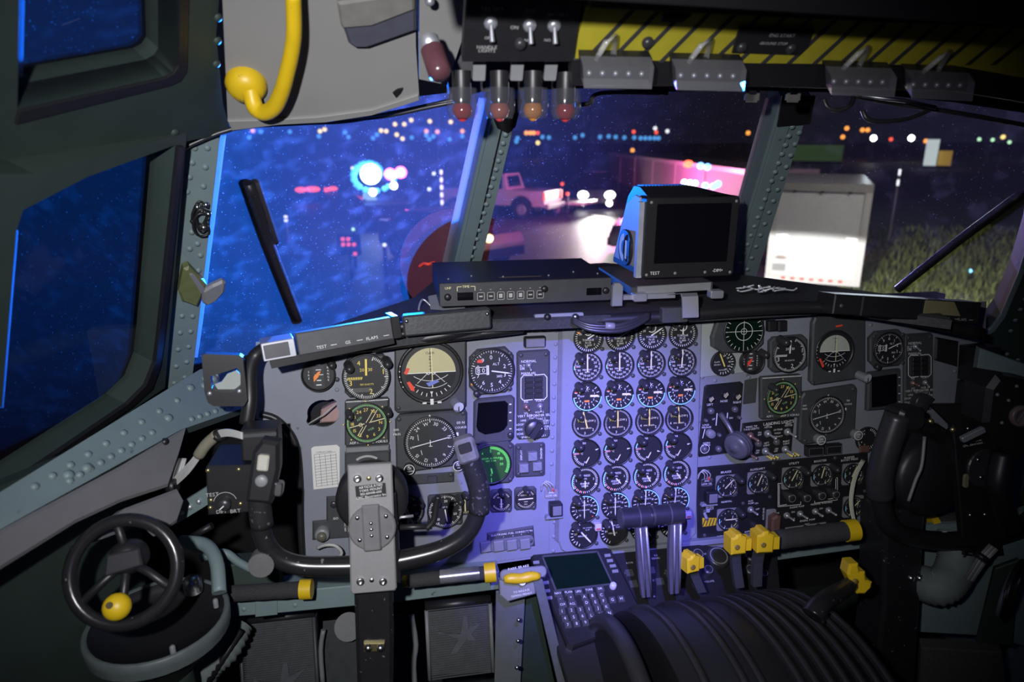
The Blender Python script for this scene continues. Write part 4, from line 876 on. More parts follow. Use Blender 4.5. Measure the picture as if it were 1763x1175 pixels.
u, v = LL(1212, 772); t.arc(.0095, .001, 0, 360, z + .0003, 24, u, v)
put('lettering', t, WHITE, o)
for x, y in ((1221, 686), (1246, 679), (1267, 682)):
    u, v = LL(x, y); k = put('gear_flag', MB().lathe([(.0068, 0), (.0068, .006), (.0055, .0075), (0, .0076)], 16), BLACK, o, TR(u, v, z))
    mm = MB()
    for q in (-1, 0, 1): mm.line(-.004 + q * .0015, -.003 + q * -.0018, .003 + q * .0012, .004 + q * -.0018, .0011, .0079)
    put('flag_stripes', mm, CREAM, k)
for x, y, rr in ((1222, 707, .0068), (1263, 704, .0065), (1213, 723, .0038), (1270, 718, .0036), (1236, 748, .0042), (1235, 772, .0064), (1211, 772, .006)): u, v = LL(x, y); put('lamp_button', MB().lathe([(rr, 0), (rr, .004), (rr * .7, .007), (0, .008)], 14), LENS, o, TR(u, v, z))
u, v = LL(1220, 745); k = knob('lock_release', o, u, v, z, .0085, .010, GREYBOX); put('knob_ring', MB().arc(.0078, .0012, 0, 360, .0104, 20).arc(.0045, .001, 0, 360, .0104, 16), ALU, k)
p0 = Vector((*LL(1239, 712), z)); p1 = Vector((*LL(1250, 745), .034))
put('gear_lever', MB().tube(smooth_path([p0, (p0 * .5 + p1 * .5) + Vector((0, 0, .006)), p1], 4), [.006 - .0002 * i for i in range(9)], 10), mat('lever_grey', (.14, .14, .15), .4, .5), o)
wh = put('wheel_knob', MB().lathe([(0, -.012), (.013, -.012), (.018, -.009), (.0202, -.006), (.019, -.005), (.0205, -.004), (.021, -.0005), (.0195, 0), (.021, .0005), (.0205, .004), (.019, .005), (.0202, .006), (.018, .009), (.013, .012), (.007, .0115), (.006, .0135), (0, .0135)], 26), mat('wheel_clear_grey', (.09, .09, .10), .35), o, Matrix.Translation(p1 + Vector((.006, -.014, .004))) @ Matrix.Rotation(RAD(-58), 4, 'Y') @ Matrix.Rotation(RAD(12), 4, 'X') @ Matrix.Scale(1.3, 4))
put('hub_ring', MB().lathe([(.010, -.0135), (.010, -.0125), (.006, -.0125), (.006, -.0145), (0, -.0145)][::-1], 18), mat('hub_brown', (.12, .09, .08), .5), wh)
pb = (1292, 675); o = case_thing('blank_cover', 'dark blank rectangular cover right of the landing gear panel', [(1282, 655), (1303, 651), (1300, 693), (1279, 696)], pb, .002, mat('olive_black', (.04, .042, .04), .7), cat='cover', ch=0)
# landing lights
pb = (1322, 757); o = case_thing('landing_lights_panel', 'black landing lights panel with six toggle switches', [(1278, 729), (1367, 718), (1362, 778), (1271, 791)], pb, .004, BLACK, cat='switch panel')
LL = lambda x, y: PAN.loc(x, y, pb); t = MB()
for tx, x, y, s in (('LANDING LIGHTS', 1339, 727, .0082), ('WING TIP', 1292, 734, .0055), ('TAXI LIGHTS', 1292, 738, .0055), ('LEFT', 1321, 732, .0045), ('MOTOR', 1321, 735, .0045), ('RIGHT', 1356, 729, .0045), ('MOTOR', 1356, 732, .0045), ('EXTEND', 1338, 739, .0048), ('HOLD', 1337, 745, .0048), ('RETRACT', 1337, 751, .0048), ('ON', 1306, 744, .0048), ('OFF', 1306, 748, .0048), ('TAXI', 1287, 763, .0065), ('LIGHTS', 1287, 768, .0065), ('LEFT', 1318, 762, .005), ('LIGHT', 1318, 766, .005), ('RIGHT', 1352, 759, .005), ('LIGHT', 1352, 763, .005), ('ON', 1303, 775, .0048), ('OFF', 1302, 779, .0048), ('ON', 1335, 772, .0048), ('OFF', 1334, 776, .0048)): t.text(tx, s, *LL(x, y), .0043, rot=2)
put('lettering', t, WHITE, o)
for x, y, mm in ((1290, 750, BRONZE), (1320, 746, ALU), (1354, 743, ALU), (1287, 780, BRONZE), (1316, 776, ALU), (1350, 773, ALU)): toggle(o, *LL(x, y), .004, mm, (.45, -.3), 1.05)
for x, y in ((1304, 763), (1335, 760)): u, v = LL(x, y); put('lamp_button', MB().lathe([(.0072, 0), (.0065, .004), (.004, .006), (0, .007)], 14), LENS, o, TR(u, v, .004))
for x in (1319, 1324, 1330, 1354, 1359, 1365): u, v = LL(x, 783 - (x - 1319) * .13); put('glow_dot', MB().lathe([(.0016, 0), (.0016, .018), (0, .0185)], 8), YPRINT, o, TR(u, v - .002, .004))
for k, (x, lab) in enumerate(((1399, 'left black annunciator lamp under the copilot compass'), (1430, 'right black annunciator lamp under the copilot compass'))):
    pb = (x, 774); o = case_thing('annunciator_lamp', lab, q4(x - 15, 767 - 3 * k, x + 14, 784 - 3 * k, -.08), pb, .012, BLACK, cat='annunciator', ch=.002); put('lamp_rim', MB().outline(PAN.poly(q4(x - 12, 770 - 3 * k, x + 12, 782 - 3 * k, -.08), pb), .0006, .0123), GREYBOX, o)
gauge('vertical_speed_gauge', 'dim vertical speed dial half hidden behind the copilot yoke horn', 1492, 756, .026, [(WHITE, 'vs', lambda r: MB().ticks(r * .7, r * .9, 20, 340, 30, r * .04, Z1).nums(['2', '4', '5', '6'], r * .5, 200, 330, r * .22, Z1))], h=.0)
o = case_thing('brown_tag', 'small brown tag on the vertical speed dial', q4(1474, 766, 1492, 778, -.05), (1483, 772), .004, BROWN, cat='tag', z=.008)
# hydraulic panel
pb = (1345, 860); hp = case_thing('hydraulics_console', 'black hydraulic panel with switches under the landing lights panel', [(1199, 805), (1494, 779), (1497, 905), (1200, 942)], pb, .003, BLACK, cat='control panel', screws=[(1218, 811), (1330, 797), (1436, 788), (1212, 921), (1486, 902), (1324, 855), (1278, 866), (1487, 845)])
LH = lambda x, y: PAN.loc(x, y, pb); t = MB(); z = .0033
for tx, x, y, s in (('BRAKES', 1249, 812, .0062), ('AUXILIARY', 1303, 807, .0062), ('UTILITY', 1366, 797, .0062), ('BOOSTER', 1411, 793, .0062), ('RUDDER', 1461, 787, .006), ('BOOST PRESS', 1461, 791, .006), ('NORMAL', 1250, 863, .0055), ('BRAKE', 1221, 872, .0052), ('SELECT', 1221, 876, .0052), ('AUX', 1291, 862, .005), ('PUMP', 1292, 866, .005), ('ON', 1301, 866, .005), ('OFF', 1303, 876, .005), ('SUCTION', 1370, 871, .0048), ('ENGINE PUMP', 1371, 872, .0052), ('PRESSURE WARNING', 1413, 866, .005), ('ON', 1364, 881, .005), ('OFF', 1364, 893, .005), ('ON', 1412, 875, .005), ('OFF', 1413, 887, .005), ('ENGINE PUMP', 1389, 895, .0055), ('TEST', 1388, 902, .005), ('EMERGENCY', 1245, 922, .005), ('ANTI SKID', 1290, 914, .005), ('INOPERATIVE', 1290, 918, .0045), ('ON', 1430, 902, .005), ('RUDDER', 1462, 897, .005), ('OFF', 1337, 883, .005)):
    if tx != 'SUCTION': t.text(tx, s, *LH(x, y), z, rot=2)
t.text('ANTI-SKID', .0055, *LH(1313, 884), z, rot=90)
for pts in ([(1346, 832), (1338, 832), (1338, 872), (1377, 868), (1377, 863)], [(1340, 834), (1340, 870), (1353, 868)], [(1438, 822), (1440, 822), (1440, 860), (1401, 866), (1401, 862)], [(1437, 824), (1437, 857), (1424, 859)]): t.outline([LH(*q) for q in pts], .0011, z, False)
put('lettering', t, WHITE, hp)
for x, y in ((1291, 877), (1353, 887), (1376, 884), (1402, 880), (1425, 878)): toggle(hp, *LH(x, y), .003, ALU, (.4, -.25), .95)
for x, y, rr in ((1354, 852, .010), (1380, 852, .0095), (1405, 848, .010), (1429, 846, .0095), (1297, 904, .009), (1384, 910, .009), (1406, 908, .010)):
    u, v = LH(x, y); k = knob('lamp_cap', hp, u, v, .003, rr, .018, KNOBG, 18); put('cap_ring', MB().arc(rr * .8, rr * .14, 0, 360, .0184, 18), GREYBOX, k)
u, v = LH(1325, 893); g = put('guard_switch', MB().slab(rrect(0, 0, .021, .044, .004), .003, .007, .001), GREYBOX, hp, TR(u, v, 0))
put('switch_guard', MB().slab([(-.008, -.020), (.012, -.024), (.013, .012), (.004, .016), (-.008, .010)], .007, .024, .004), BROWN, g)
for y0, sx in ((910, 0),):
    put('test_plate', MB().slab(PAN.poly([(1350, 908), (1420, 898), (1424, 906), (1418, 912), (1352, 918)], pb), .003, .005, .001), GREYBOX, hp)
u, v = LH(1220, 899); put('stripe_plate', MB().slab(PAN.poly([(1208, 891), (1232, 891), (1232, 903), (1208, 906)], pb), .003, .0045), YELLOW, hp)
mm = MB()
for k in range(5): a, b = LH(1208 + 5.5 * k, 905 - .5 * k), LH(1213 + 5 * k, 892); mm.line(*a, *b, .0022, .0048)
put('stripe_print', mm, INK, hp); 
u, v = LH(1212, 880); put('brake_lever', MB().cyl((u, v, .003), (u, v + .008, .018), .003, .004, 10).cyl((u, v - .004, .003), (u + .0, v - .012, .014), .0035, .0035, 10), ALU, hp)
def f_hyd(r):
    m = MB(); m.ticks(r * .80, r * .90, 0, 340, 34, r * .025, Z1); m.ticks(r * .72, r * .90, 0, 306, 6, r * .05, Z1); m.text('PSI', r * .17, -.30 * r, .1 * r, Z1, rot=80).text('X 1000', r * .16, .42 * r, .1 * r, Z1, rot=80).nums(['6', '0', '1', '2', '3', '4'], r * .66, -25, 260, r * .2, Z1); return m
HY = [(1249, 836, 'brakes', 45), (1303, 830, 'auxiliary', 22), (1362, 822, 'utility', 28), (1412, 817, 'booster', 14), (1465, 815, 'rudder boost', 25), (1251, 893, 'emergency brake', 90), (1466, 871, 'lower rudder boost', 45)]
for x, y, nm, a in HY:
    g = gauge('hydraulic_gauge', 'round %s pressure gauge on the black hydraulic panel' % nm, x, y, 19.5 * MPP, [(WHITE, 'hy', f_hyd), (CYAN, 'hyc', A_(255, 285)), (YPRINT, 'hyy', lambda r: MB().arc(r * .93, r * .08, 120, 140, Z1, 6))], [(CREAM, .85, .10, .25, a, 0, 0)], 'hydraulic pressure gauges', h=.0048, post=(.85, .85) if x < 1420 else None, screws=[(.85, -.85)])
    put('square_flange', shared('hyf', lambda: MB().slab(rrect(0, 0, .046, .046, .004), -.0016, .0002).mesh('square_flange')), GREYBOX, g)
o = thing('loose_cable', 'pale olive loose wire bundle hanging across the right side of the hydraulic panel', 'cable', None)
CB = [(1484, 792), (1470, 820), (1463, 860), (1468, 895), (1478, 912), (1500, 930), (1515, 960), (1520, 1000), (1528, 1045)]
for k in range(3):
    put('wire', MB().tube(smooth_path([PAN.hit(x + 2.2 * k, y + k, .03 + .012 * min(i, 8 - i)) for i, (x, y) in enumerate(CB)], 4), .0017, 6), WIREG if k < 2 else WIREW, o)
put('cable_tie', MB().rbox((0, 0, 0), (.012, .012, .008), .002), WIREW, o, frame(PAN.hit(1521, 978, .06), (1, 0, 0), (0, 0, 1)))
# far right dark boxes on the panel
for pts, lab, nm, d in (([(1652, 594), (1690, 590), (1690, 640), (1684, 650), (1648, 652)], 'black rounded box at the far right end of the panel', 'relay_box', .05), ([(1648, 655), (1686, 650), (1678, 720), (1640, 724)], 'black dimmer box under the rounded box at the far right', 'dimmer_box', .045), ([(1609, 580), (1650, 588), (1648, 632), (1607, 620)], 'dark flat plate beside the copilot reference selector', 'flat_plate', .004)):
    o = case_thing(nm, lab, pts, pts[0], d, BLACK, cat='box', ch=.004)
    if nm == 'dimmer_box':
        u, v = PAN.loc(1664, 690, pts[0]); put('dial_arc', MB().arc(.014, .001, -60, 60, .0455, 14, u, v), WHITE, o); knob('dimmer_knob', o, u, v - .004, .045, .008, .01)
        put('lettering', MB().text('DIM', .005, *PAN.loc(1646, 700, pts[0]), .0453), WHITE, o)
    if nm == 'relay_box': put('lettering', MB().text('PULL', .004, *PAN.loc(1672, 640, pts[0]), d + .0003), WHITE, o)

# ================================================================== GLARESHIELD
gs = thing('glareshield', 'black glareshield deck and padded rail above the instrument panel', 'glareshield', None)
DK = Plane((0, 0, 1.308), (1, 0, 0), (0, 1, 0))
def wpoly(pl_, pts, z0, z1, ch=0):  # prism on a plane, in world space
    m = MB(pl_.M); m.slab([((pl_.hit(x, y) - pl_.o).dot(pl_.u), (pl_.hit(x, y) - pl_.o).dot(pl_.v)) for x, y in pts], z0, z1, ch); return m
put('deck', wpoly(DK, [(830, 552), (1060, 543), (1300, 530), (1440, 522), (1640, 548), (1560, 510), (1290, 474), (1040, 452), (760, 470), (700, 520), (650, 562)], -.02, 0, .004), CRACK, gs)
a, b, c, d = at(735, 505, 1.36), at(850, 556, 1.16), at(520, 598, 1.09), at(440, 604, 1.24)
dz = Vector((0, 0, -.02)); put('left_wing', MB().hexa([d + dz, c + dz, b + dz, a + dz, d, c, b, a]), CRACK, gs)
put('padded_rail', MB().tube(smooth_path([at(*q) for q in ((640, 596, 1.14), (760, 578, 1.15), (850, 558, 1.16), (1000, 553, 1.17), (1150, 545, 1.18), (1300, 533, 1.19), (1440, 530, 1.20), (1560, 548, 1.21), (1690, 575, 1.22))], 4), .011, 12), BLACK, gs)
put('under_lip', MB().tube(smooth_path([at(*q) for q in ((470, 620, 1.10), (640, 596, 1.15), (850, 572, 1.17), (900, 566, 1.18))], 4), .009, 8), BLACK, gs)
put('left_pad', MB().tube(smooth_path([at(*q) for q in ((462, 598, 1.08), (440, 612, 1.08), (430, 640, 1.07), (430, 690, 1.06), (424, 730, 1.06))], 4), .011, 10), BLACK, gs)
put('rail_bracket', MB().rbox((0, 0, 0), (.085, .017, .012), .003), G_PANEL, gs, frame(at(962, 548, 1.16), (1, 0, 0), (0, .2, 1)))
for x in (942, 990): put('bracket_bolt', MB().lathe([(.006, 0), (.006, .004), (.003, .007), (0, .007)], 10), BLACK if x < 950 else STEEL, gs, frame(at(x, 546, 1.15), (1, 0, 0), (0, .2, 1)))
# silver clamp strap
o = thing('clamp_strap', 'bent silver clamp strap over the glareshield rail beside the display', 'strap', None)
sp = [at(*q) for q in ((1155, 508, 1.19), (1185, 506, 1.15), (1187, 512, 1.14), (1188, 548, 1.14))]
m = MB(); w_ = Vector((.014, 0, 0))
for p0, p1 in zip(sp, sp[1:]):
    n_ = Vector((0, -.003, .002)); m.hexa([p0 - w_, p0 + w_, p1 + w_, p1 - w_, p0 - w_ + n_, p0 + w_ + n_, p1 + w_ + n_, p1 - w_ + n_])
put('strap_band', m, ALU, o); put('strap_foot', MB().rbox((0, 0, 0), (.046, .026, .014), .003), DARK, o, frame(at(1160, 542, 1.165), (1, 0, 0), (0, .1, 1)))
o = thing('rail_cables', 'black cables sagging below the glareshield rail above the torque gauges', 'cables', None)
for k in range(3): put('cable', MB().tube(smooth_path([at(*q) for q in ((985, 548 + 3 * k, 1.14), (1015, 560 + 4 * k, 1.13), (1060, 561 + 5 * k, 1.13), (1090, 553 + 5 * k, 1.14), (1118, 541 + 3 * k, 1.16))], 4), .0036, 8), mat('cable_black', (.03, .03, .032), .35), o)
put('tape_wrap', MB().tube([at(1042, 561, 1.128), at(1058, 562, 1.128)], .006, 8), GREYBOX, o)
# centre radio control unit
Y0 = 1.13; BL = atY(757, 528, Y0); TRp = atY(1052, 485, Y0); W_ = TRp.x - BL.x; H_ = atY(757, 488, Y0).z - BL.z
o = thing('control_unit', 'long flat black control unit with seven square keys on the glareshield', 'control unit', frame(BL, (1, 0, 0), (0, 0, 1)))
put('housing', MB().slab([(0, 0), (W_, 0), (W_, H_), (0, H_)], -.20, 0, .002), BLACK, o)
put('front_plate', MB().slab(rrect(W_ / 2, H_ / 2, W_, H_, .003), 0, .004, .001), mat('unit_dark_grey', (.045, .046, .052), .5), o)
t = MB(); t.text('UHF', .006, W_ * .05, H_ * .80, .0043).text('TIME', .006, W_ * .15, H_ * .84, .0043)
t.outline([(W_ * .10, H_ * .65), (W_ * .10, H_ * .84), (W_ * .125, H_ * .84)], .001, .0043, False).outline([(W_ * .175, H_ * .84), (W_ * .20, H_ * .84), (W_ * .20, H_ * .65)], .001, .0043, False)
put('lettering', t, CREAM, o)
put('small_display', MB().rbox((W_ * .145, H_ * .42, .004), (W_ * .09, H_ * .34, .001), .001, 0), SCREEN, o)
put('right_display', MB().rbox((W_ * .895, H_ * .42, .004), (W_ * .09, H_ * .32, .001), .001, 0), SCREEN, o)
for k in range(7):
    x = W_ * (.232 + .057 * k); kk = put('square_key', shared('cuk', lambda: MB().slab(rrect(0, 0, W_ * .042, H_ * .36, .001), .004, .006, .0006).mesh('square_key')), FACE, o, TR(x, H_ * .40, 0))
    put('key_rim', MB().outline(rrect(0, 0, W_ * .038, H_ * .33, .001, 2), .0009, .0063).rect(0, 0, W_ * .02, H_ * (.06 if k in (0, 1, 5, 6) else .18), .0063).rect(0, H_ * .28, W_ * .008, .001, .0048 - .0004), mat('grey_print', (.42, .42, .42), .6, var=0), kk)
for fx, fy in ((.045, .42), (.60, .62), (.965, .45)): put('round_button', MB().lathe([(.006, 0), (.006, .003), (.004, .005), (0, .005)], 12), BLACK, o, TR(W_ * fx, H_ * fy, .004))
put('top_label', MB(Matrix.Translation((W_ * .48, H_ + .0003, -.03)) @ Matrix.Rotation(RAD(-90), 4, 'X')).rect(0, 0, .075, .010, 0), mat('tan_label', (.16, .13, .05), .5), o)
mm = MB()
for fx in (.06, .2, .38, .65, .82, .95): mm.sphere((W_ * fx, H_ + .001, -.02 - .02 * (fx * 7 % 2)), .002, 6, 4)
stuff(put('lid_screws', mm, GREYBOX, o))
o = thing('red_ribbon', 'small red cloth ribbon at the back corner of the flat control unit', 'ribbon', None)
put('ribbon_cloth', MB().tube(smooth_path([at(722, 459, 1.36), at(730, 454, 1.35), at(738, 455, 1.345), at(748, 451, 1.36)], 4), .0035, 6), REDP, o)
o = thing('side_bracket', 'grey upright bracket at the right end of the flat control unit', 'bracket', frame(at(1063, 506, 1.15), (1, 0, 0), (0, 0, 1)))
put('bracket_plate', MB().slab([(-.008, -.022), (.010, -.022), (.010, .012), (.004, .018), (-.004, .018), (-.008, .012)], -.01, 0, .001), GREYBOX, o)
# display on the glareshield
Y0 = 1.13; FB = atY(1105, 480, Y0); W_ = atY(1260, 480, Y0).x - FB.x; H_ = atY(1108, 340, Y0).z - FB.z
o = thing('centre_display', 'black boxed weather display with dark screen standing on the glareshield', 'display', frame(FB, (1, 0, 0), (0, 0, 1)))
prof = [(0, 0), (0, H_), (.045, H_ * 1.10), (.075, H_ * 1.10), (.105, H_ * .95), (.175, .01), (.175, 0)]; prR = [(0, 0), (0, H_), (.045, H_ * 1.0), (.075, H_ * 1.0), (.105, H_ * .92), (.175, .01), (.175, 0)]
m = MB(); l_ = [m._v((.004, y, -z)) for z, y in prof]; m_ = [m._v((W_ * .62, y, -z)) for z, y in prof]; r_ = [m._v((W_ - .004, y, -z)) for z, y in prR]
for A, B in ((l_, m_), (m_, r_)):
    for i in range(7): j = (i + 1) % 7; m.face((A[i], A[j], B[j], B[i]))
m.face(l_[::-1]); m.face(r_)
put('hood', m, BLACK, o)
put('side_panel', MB(Matrix.Translation((.003, 0, 0)) @ Matrix.Rotation(RAD(-90), 4, 'Y')).slab([(-.165, .012), (-.10, H_ * .86), (-.055, H_ * 1.0), (-.030, H_ * .98), (-.028, .012)], 0, .003, .001), mat('side_grey', (.30, .31, .36), .5), o)
put('front_frame', MB().slab(rrect(W_ / 2, H_ / 2, W_, H_, .006), -.022, .004, .002, ()), BLACK, o)
put('screen', MB().slab(rrect(W_ * .51, H_ * .555, W_ * .80, H_ * .73, .003), .004, .0046), SCREEN, o)
put('screen_rim', MB().outline(rrect(W_ * .51, H_ * .555, W_ * .81, H_ * .75, .003, 2), .0035, .0043), BLACK, o)
put('lettering', MB().text('TEST', .008, W_ * .13, H_ * .07, .0044).text('-DIM+', .008, W_ * .82, H_ * .08, .0044), WHITE, o)
for fx, fy in ((.05, .94), (.96, .94), (.04, .05), (.96, .05), (.35, .06), (.68, .06)): put('screw', MB().dome(W_ * fx, H_ * fy, .004, .003), GREYBOX, o)
put('side_rail', MB().box((-.004, H_ * .47, -.012), (.010, H_ * .94, .012)), mat('side_grey', (.30, .31, .36), .5), o)
hg = put('side_handle', MB(Matrix.Translation((-.001, H_ * .30, -.085)) @ Matrix.Rotation(RAD(-90), 4, 'Y')).slab(rrect(0, 0, .070, .066, .030, 5), 0, .005, .001), BLACK, o)
put('handle_grip', MB(Matrix.Translation((-.006, H_ * .30, -.085)) @ Matrix.Rotation(RAD(-90), 4, 'Y')).arc(.026, .012, 180, 360, .001, 10).rect(.012, -.002, .010, .034, .001), mat('pale_grip', (.62, .61, .56), .6), hg)
mm = MB()
for k in range(14): mm.box((.012 + k * .006, H_ * 1.10 + .001, -.06), (.003, .003, .03))
stuff(put('cooling_fins', mm, BLACK, o))
o = thing('display_tray', 'grey metal tray under the glareshield display', 'tray', frame(atY(1088, 510, 1.10), (1, 0, 0), (0, 0, 1)))
put('tray_plate', MB().slab([(0, .0), (.150, .004), (.150, .018), (.0, .014)], -.20, -.004, .001), DARK, o)
put('tray_lip', MB().slab([(.01, .002), (.145, .005), (.145, .019), (.01, .016)], -.004, 0, .001), GREYBOX, o)
put('tray_slide', MB().box((.02, .0, .005), (.11, .008, .01)), ALU, o)
for x in (.0, .14): put('slide_catch', MB().rbox((x + .01, .0, .008), (.024, .014, .016), .003), ALU, o)
# left annunciator bar
p0, p1 = at(515, 593, 1.03), at(676, 565, 1.08); u_ = p1 - p0; L0 = u_.length
o = thing('annunciator_bar', 'grey annunciator bar lettered test and flaps along the left glareshield', 'annunciator', frame(p0, u_, (0, .12, 1)))
put('bar_body', MB().slab([(-.003, -.018), (L0, -.018), (L0, .017), (-.003, .017)], -.016, 0, .002), mat('bar_grey', (.075, .076, .086), .5), o)
put('bar_back', MB().slab([(-.003, -.024), (L0, -.022), (L0, .010), (-.003, .010)], -.05, -.016, .002), BLACK, o)
put('bar_end', MB().rbox((L0 + .006, 0, -.025), (.014, .036, .052), .003), BLACK, o)
put('lower_black_lip', MB().slab([(-.045, -.030), (L0, -.026), (L0, -.0165), (-.045, -.016)], -.05, -.003), BLACK, o)  # black lip under the bar
t = MB()
for tx, x in (('TEST', .032), ('GS', .072), ('FLAPS', .110)): t.text(tx, .0068, x, -.010, .0004); t.rect(x + .018 + (.004 if tx == 'FLAPS' else 0), -.010, .009, .0009, .0004)
put('lettering', t, WHITE, o)
lg = put('end_lamp', MB().slab(rrect(-.030, -.003, .048, .028, .002), -.05, .002, .001), ALU, o)
put('lamp_lens', MB().slab(rrect(-.033, -.003, .036, .021, .001), .002, .003), mat('grey_lens_dark', (.09, .09, .10), .4), lg)
p0, p1 = at(694, 562, 1.085), at(845, 548, 1.11); u_ = p1 - p0; L1 = u_.length
o = thing('speckled_cover', 'worn speckled black box on the glareshield above the pilot attitude indicator', 'box', frame(p0, u_, (0, .12, 1)))
put('cover_body', MB().slab(rrect(L1 / 2, 0, L1, .034, .004), -.022, .004, .003), CRACK, o)
for x in (.006, L1 - .006): put('corner_bolt', MB().dome(x, .008, .004, .0035, .003), STEEL, o)
put('hinge_knob', MB().cyl((-.022, -.002, -.01), (0, -.002, -.01), .008, .008, 12).cyl((-.020, -.014, -.01), (0, -.014, -.01), .006, .006, 12), BLACK, o)
p0, p1 = at(758, 545, 1.20), at(760, 530, 1.24)
o = thing('junction_box', 'small dark angled box with red-lit top behind the speckled cover', 'box', frame(at(770, 530, 1.22), (1, 0, .15), (0, 1, .35)))
put('box_body', MB().rbox((0, 0, 0), (.06, .07, .02), .003), GREYBOX, o)
put('clamp_ring', MB().tube(smooth_path([(-.05, -.03, 0), (-.05, -.01, .014), (-.04, .01, .02), (-.028, 0, .01)], 4), .002, 6), ALU, o)
# right annunciator bar
p0, p1 = at(1436, 524, 1.15), at(1688, 540, 1.19); u_ = p1 - p0; L2 = u_.length
o = thing('annunciator_bar', 'black annunciator bar with yellow metal plate on the right glareshield', 'annunciator', frame(p0, u_, (0, .12, 1)))
put('bar_body', MB().slab([(0, -.017), (L2, -.019), (L2, .019), (0, .017)], -.05, 0, .002), BLACK, o)
put('bar_split', MB().slab([(.050, -.0165), (.053, -.0165), (.053, .0165), (.050, .0165)], 0, .0008), DARK, o)
put('metal_plate', MB().slab([(L2 * .605, -.006), (L2 * .86, -.007), (L2 * .80, .017), (L2 * .605, .017)], 0, .0015), mat('pale_brass_plate', (.50, .47, .24), .35, .6, var=.1), o)
t = MB()
for tx, x in (('TEST', .67), ('GS', .78), ('FLAPS', .88)): t.text(tx, .0062, L2 * x, -.0125, .0004); t.rect(L2 * x + .017, -.0125, .008, .0008, .0004)
put('lettering', t, mat('grey_print', (.42, .42, .42), .6, var=0), o)
put('corner_screw', MB().dome(.014, -.002, 0, .004), DARK, o)
# windshield wipers
def wiper(lab, pts, d, r):
    o = thing('windshield_wiper', lab, 'wiper', None)
    P = [d.hit(x, y) + d.n * (-.02 if (d.hit(x, y) + d.n * .02 - CAM).length < (d.hit(x, y) - CAM).length else .02) for x, y in pts]
    m = MB(); m.tube(smooth_path(P, 4), r, 8); put('wiper_arm', m, BLACK, o)
    off = Vector((.014, .006, .002)); m = MB(); m.tube([p + off for p in smooth_path(P[:-1] if len(P) > 2 else P, 4)], r * .6, 6); put('wiper_blade', m, RUBBER, o)
wiper('dark wiper arm standing up on the pilot windshield', [(434, 325), (470, 430), (520, 560)], WL, .010)
wiper('dark wiper arm slanting across the copilot windshield', [(1763, 342), (1650, 425), (1545, 508)], WR, .010)

# ================================================================== LEFT SIDE
BX = Plane(at(385, 655, 1.02), (1, .12, 0), (0, .12, 1))
pb = (385, 655)
o = thing('empty_mount_bracket', 'black square mounting bracket with open hole at the left end of the panel', 'bracket', BX.fr(*pb))
put('bracket_plate', MB().slab(BX.poly([(347, 613), (352, 610), (412, 612), (418, 616), (426, 690), (420, 700), (368, 700), (358, 694), (352, 676)], pb), -.02, 0, 0, [BX.poly([(362, 648), (390, 640), (408, 634), (414, 645), (414, 666), (402, 676), (372, 676), (364, 668)], pb)]), BLACK, o)
put('back_disc', MB().slab(BX.poly([(378, 664), (388, 650), (404, 644), (415, 654), (414, 670), (398, 678), (372, 678), (366, 668)], pb), -.03, -.024), G_PALE, o)
for x, y in ((412, 674), (361, 678)): u, v = BX.loc(x, y, pb); put('screw', MB().dome(u, v, 0, .0035), ALU, o)
DB = Plane(at(398, 830, 1.0), (1, .05, 0), (0, .12, 1)); pb = (398, 830)
o = thing('dimmer_box', 'dark box with test button and dim bright knob left of the pilot yoke', 'control box', DB.fr(*pb))
put('case', MB().slab(DB.poly([(354, 806), (357, 803), (442, 801), (444, 882), (358, 888)], pb), -.10, 0, .002), BLACK, o)
t = MB(); t.text('TEST', .008, *DB.loc(366, 852, pb), .0004).text('DIM', .008, *DB.loc(381, 881, pb), .0004).text('BRT', .008, *DB.loc(406, 880, pb), .0004); u, v = DB.loc(388, 866, pb); t.arc(.0165, .0008, -75, 75, .0004, 20, u, v)
put('lettering', t, mat('grey_print', (.42, .42, .42), .6, var=0), o)
knob('dimmer_knob', o, u, v, 0, .009, .012, KNOBG, 16, -130)
for x, y in ((358, 811), (411, 809), (363, 862), (362, 875), (414, 868)): u, v = DB.loc(x, y, pb); put('screw', MB().dome(u, v, 0, .0035), BRASS, o)
put('rear_box', MB().slab(DB.poly([(414, 742), (478, 738), (480, 775), (472, 796), (416, 796)], pb), -.05, .0, .003), BLACK, o)
put('rear_box_lid', MB().slab(DB.poly([(416, 748), (476, 744), (476, 750), (416, 754)], pb), 0, .002), DARK, o)
o = thing('wire_bundle', 'bundle of white wires from the left side wall to the dark control box', 'wires', None)
for k in range(6):
    put('wire', MB().tube(smooth_path([at(*q) for q in ((298, 840 - 3 * k, 1.04), (325, 815 - 3.5 * k, 1.03), (348, 784 - 3 * k, 1.02), (368, 758 - 2.4 * k, 1.01), (392, 751 - 2.2 * k, 1.0), (418, 756 - 2 * k, .99))], 4), .0011, 6), WIREW, o)
put('cable_tie', MB().tube([at(374, 752, 1.008), at(379, 748, 1.006)], .010, 10), BLACK, o)
put('cloth_wrap', MB().tube(smooth_path([at(342, 785, 1.02), at(355, 766, 1.012), at(374, 749, 1.006)], 4), .0085, 10), mat('tan_wrap', (.19, .18, .13), .8), o)
o = thing('hanging_strands', 'tied dark wire strands hanging below the side wall cover', 'wires', None)
for k in range(4): put('strand', MB().tube(smooth_path([at(*q) for q in ((310 + 3 * k, 790, 1.06), (300 + 4 * k, 815, 1.05), (294 + 2 * k, 850, 1.04), (293 + 3 * k, 900, 1.03))], 4), .0025, 6), mat('wire_dark', (.05, .05, .05), .5) if k < 2 else WIREW, o)
put('strand_tie', MB().tube([at(290, 838, 1.035), at(304, 836, 1.035)], .011, 8), BLACK, o)
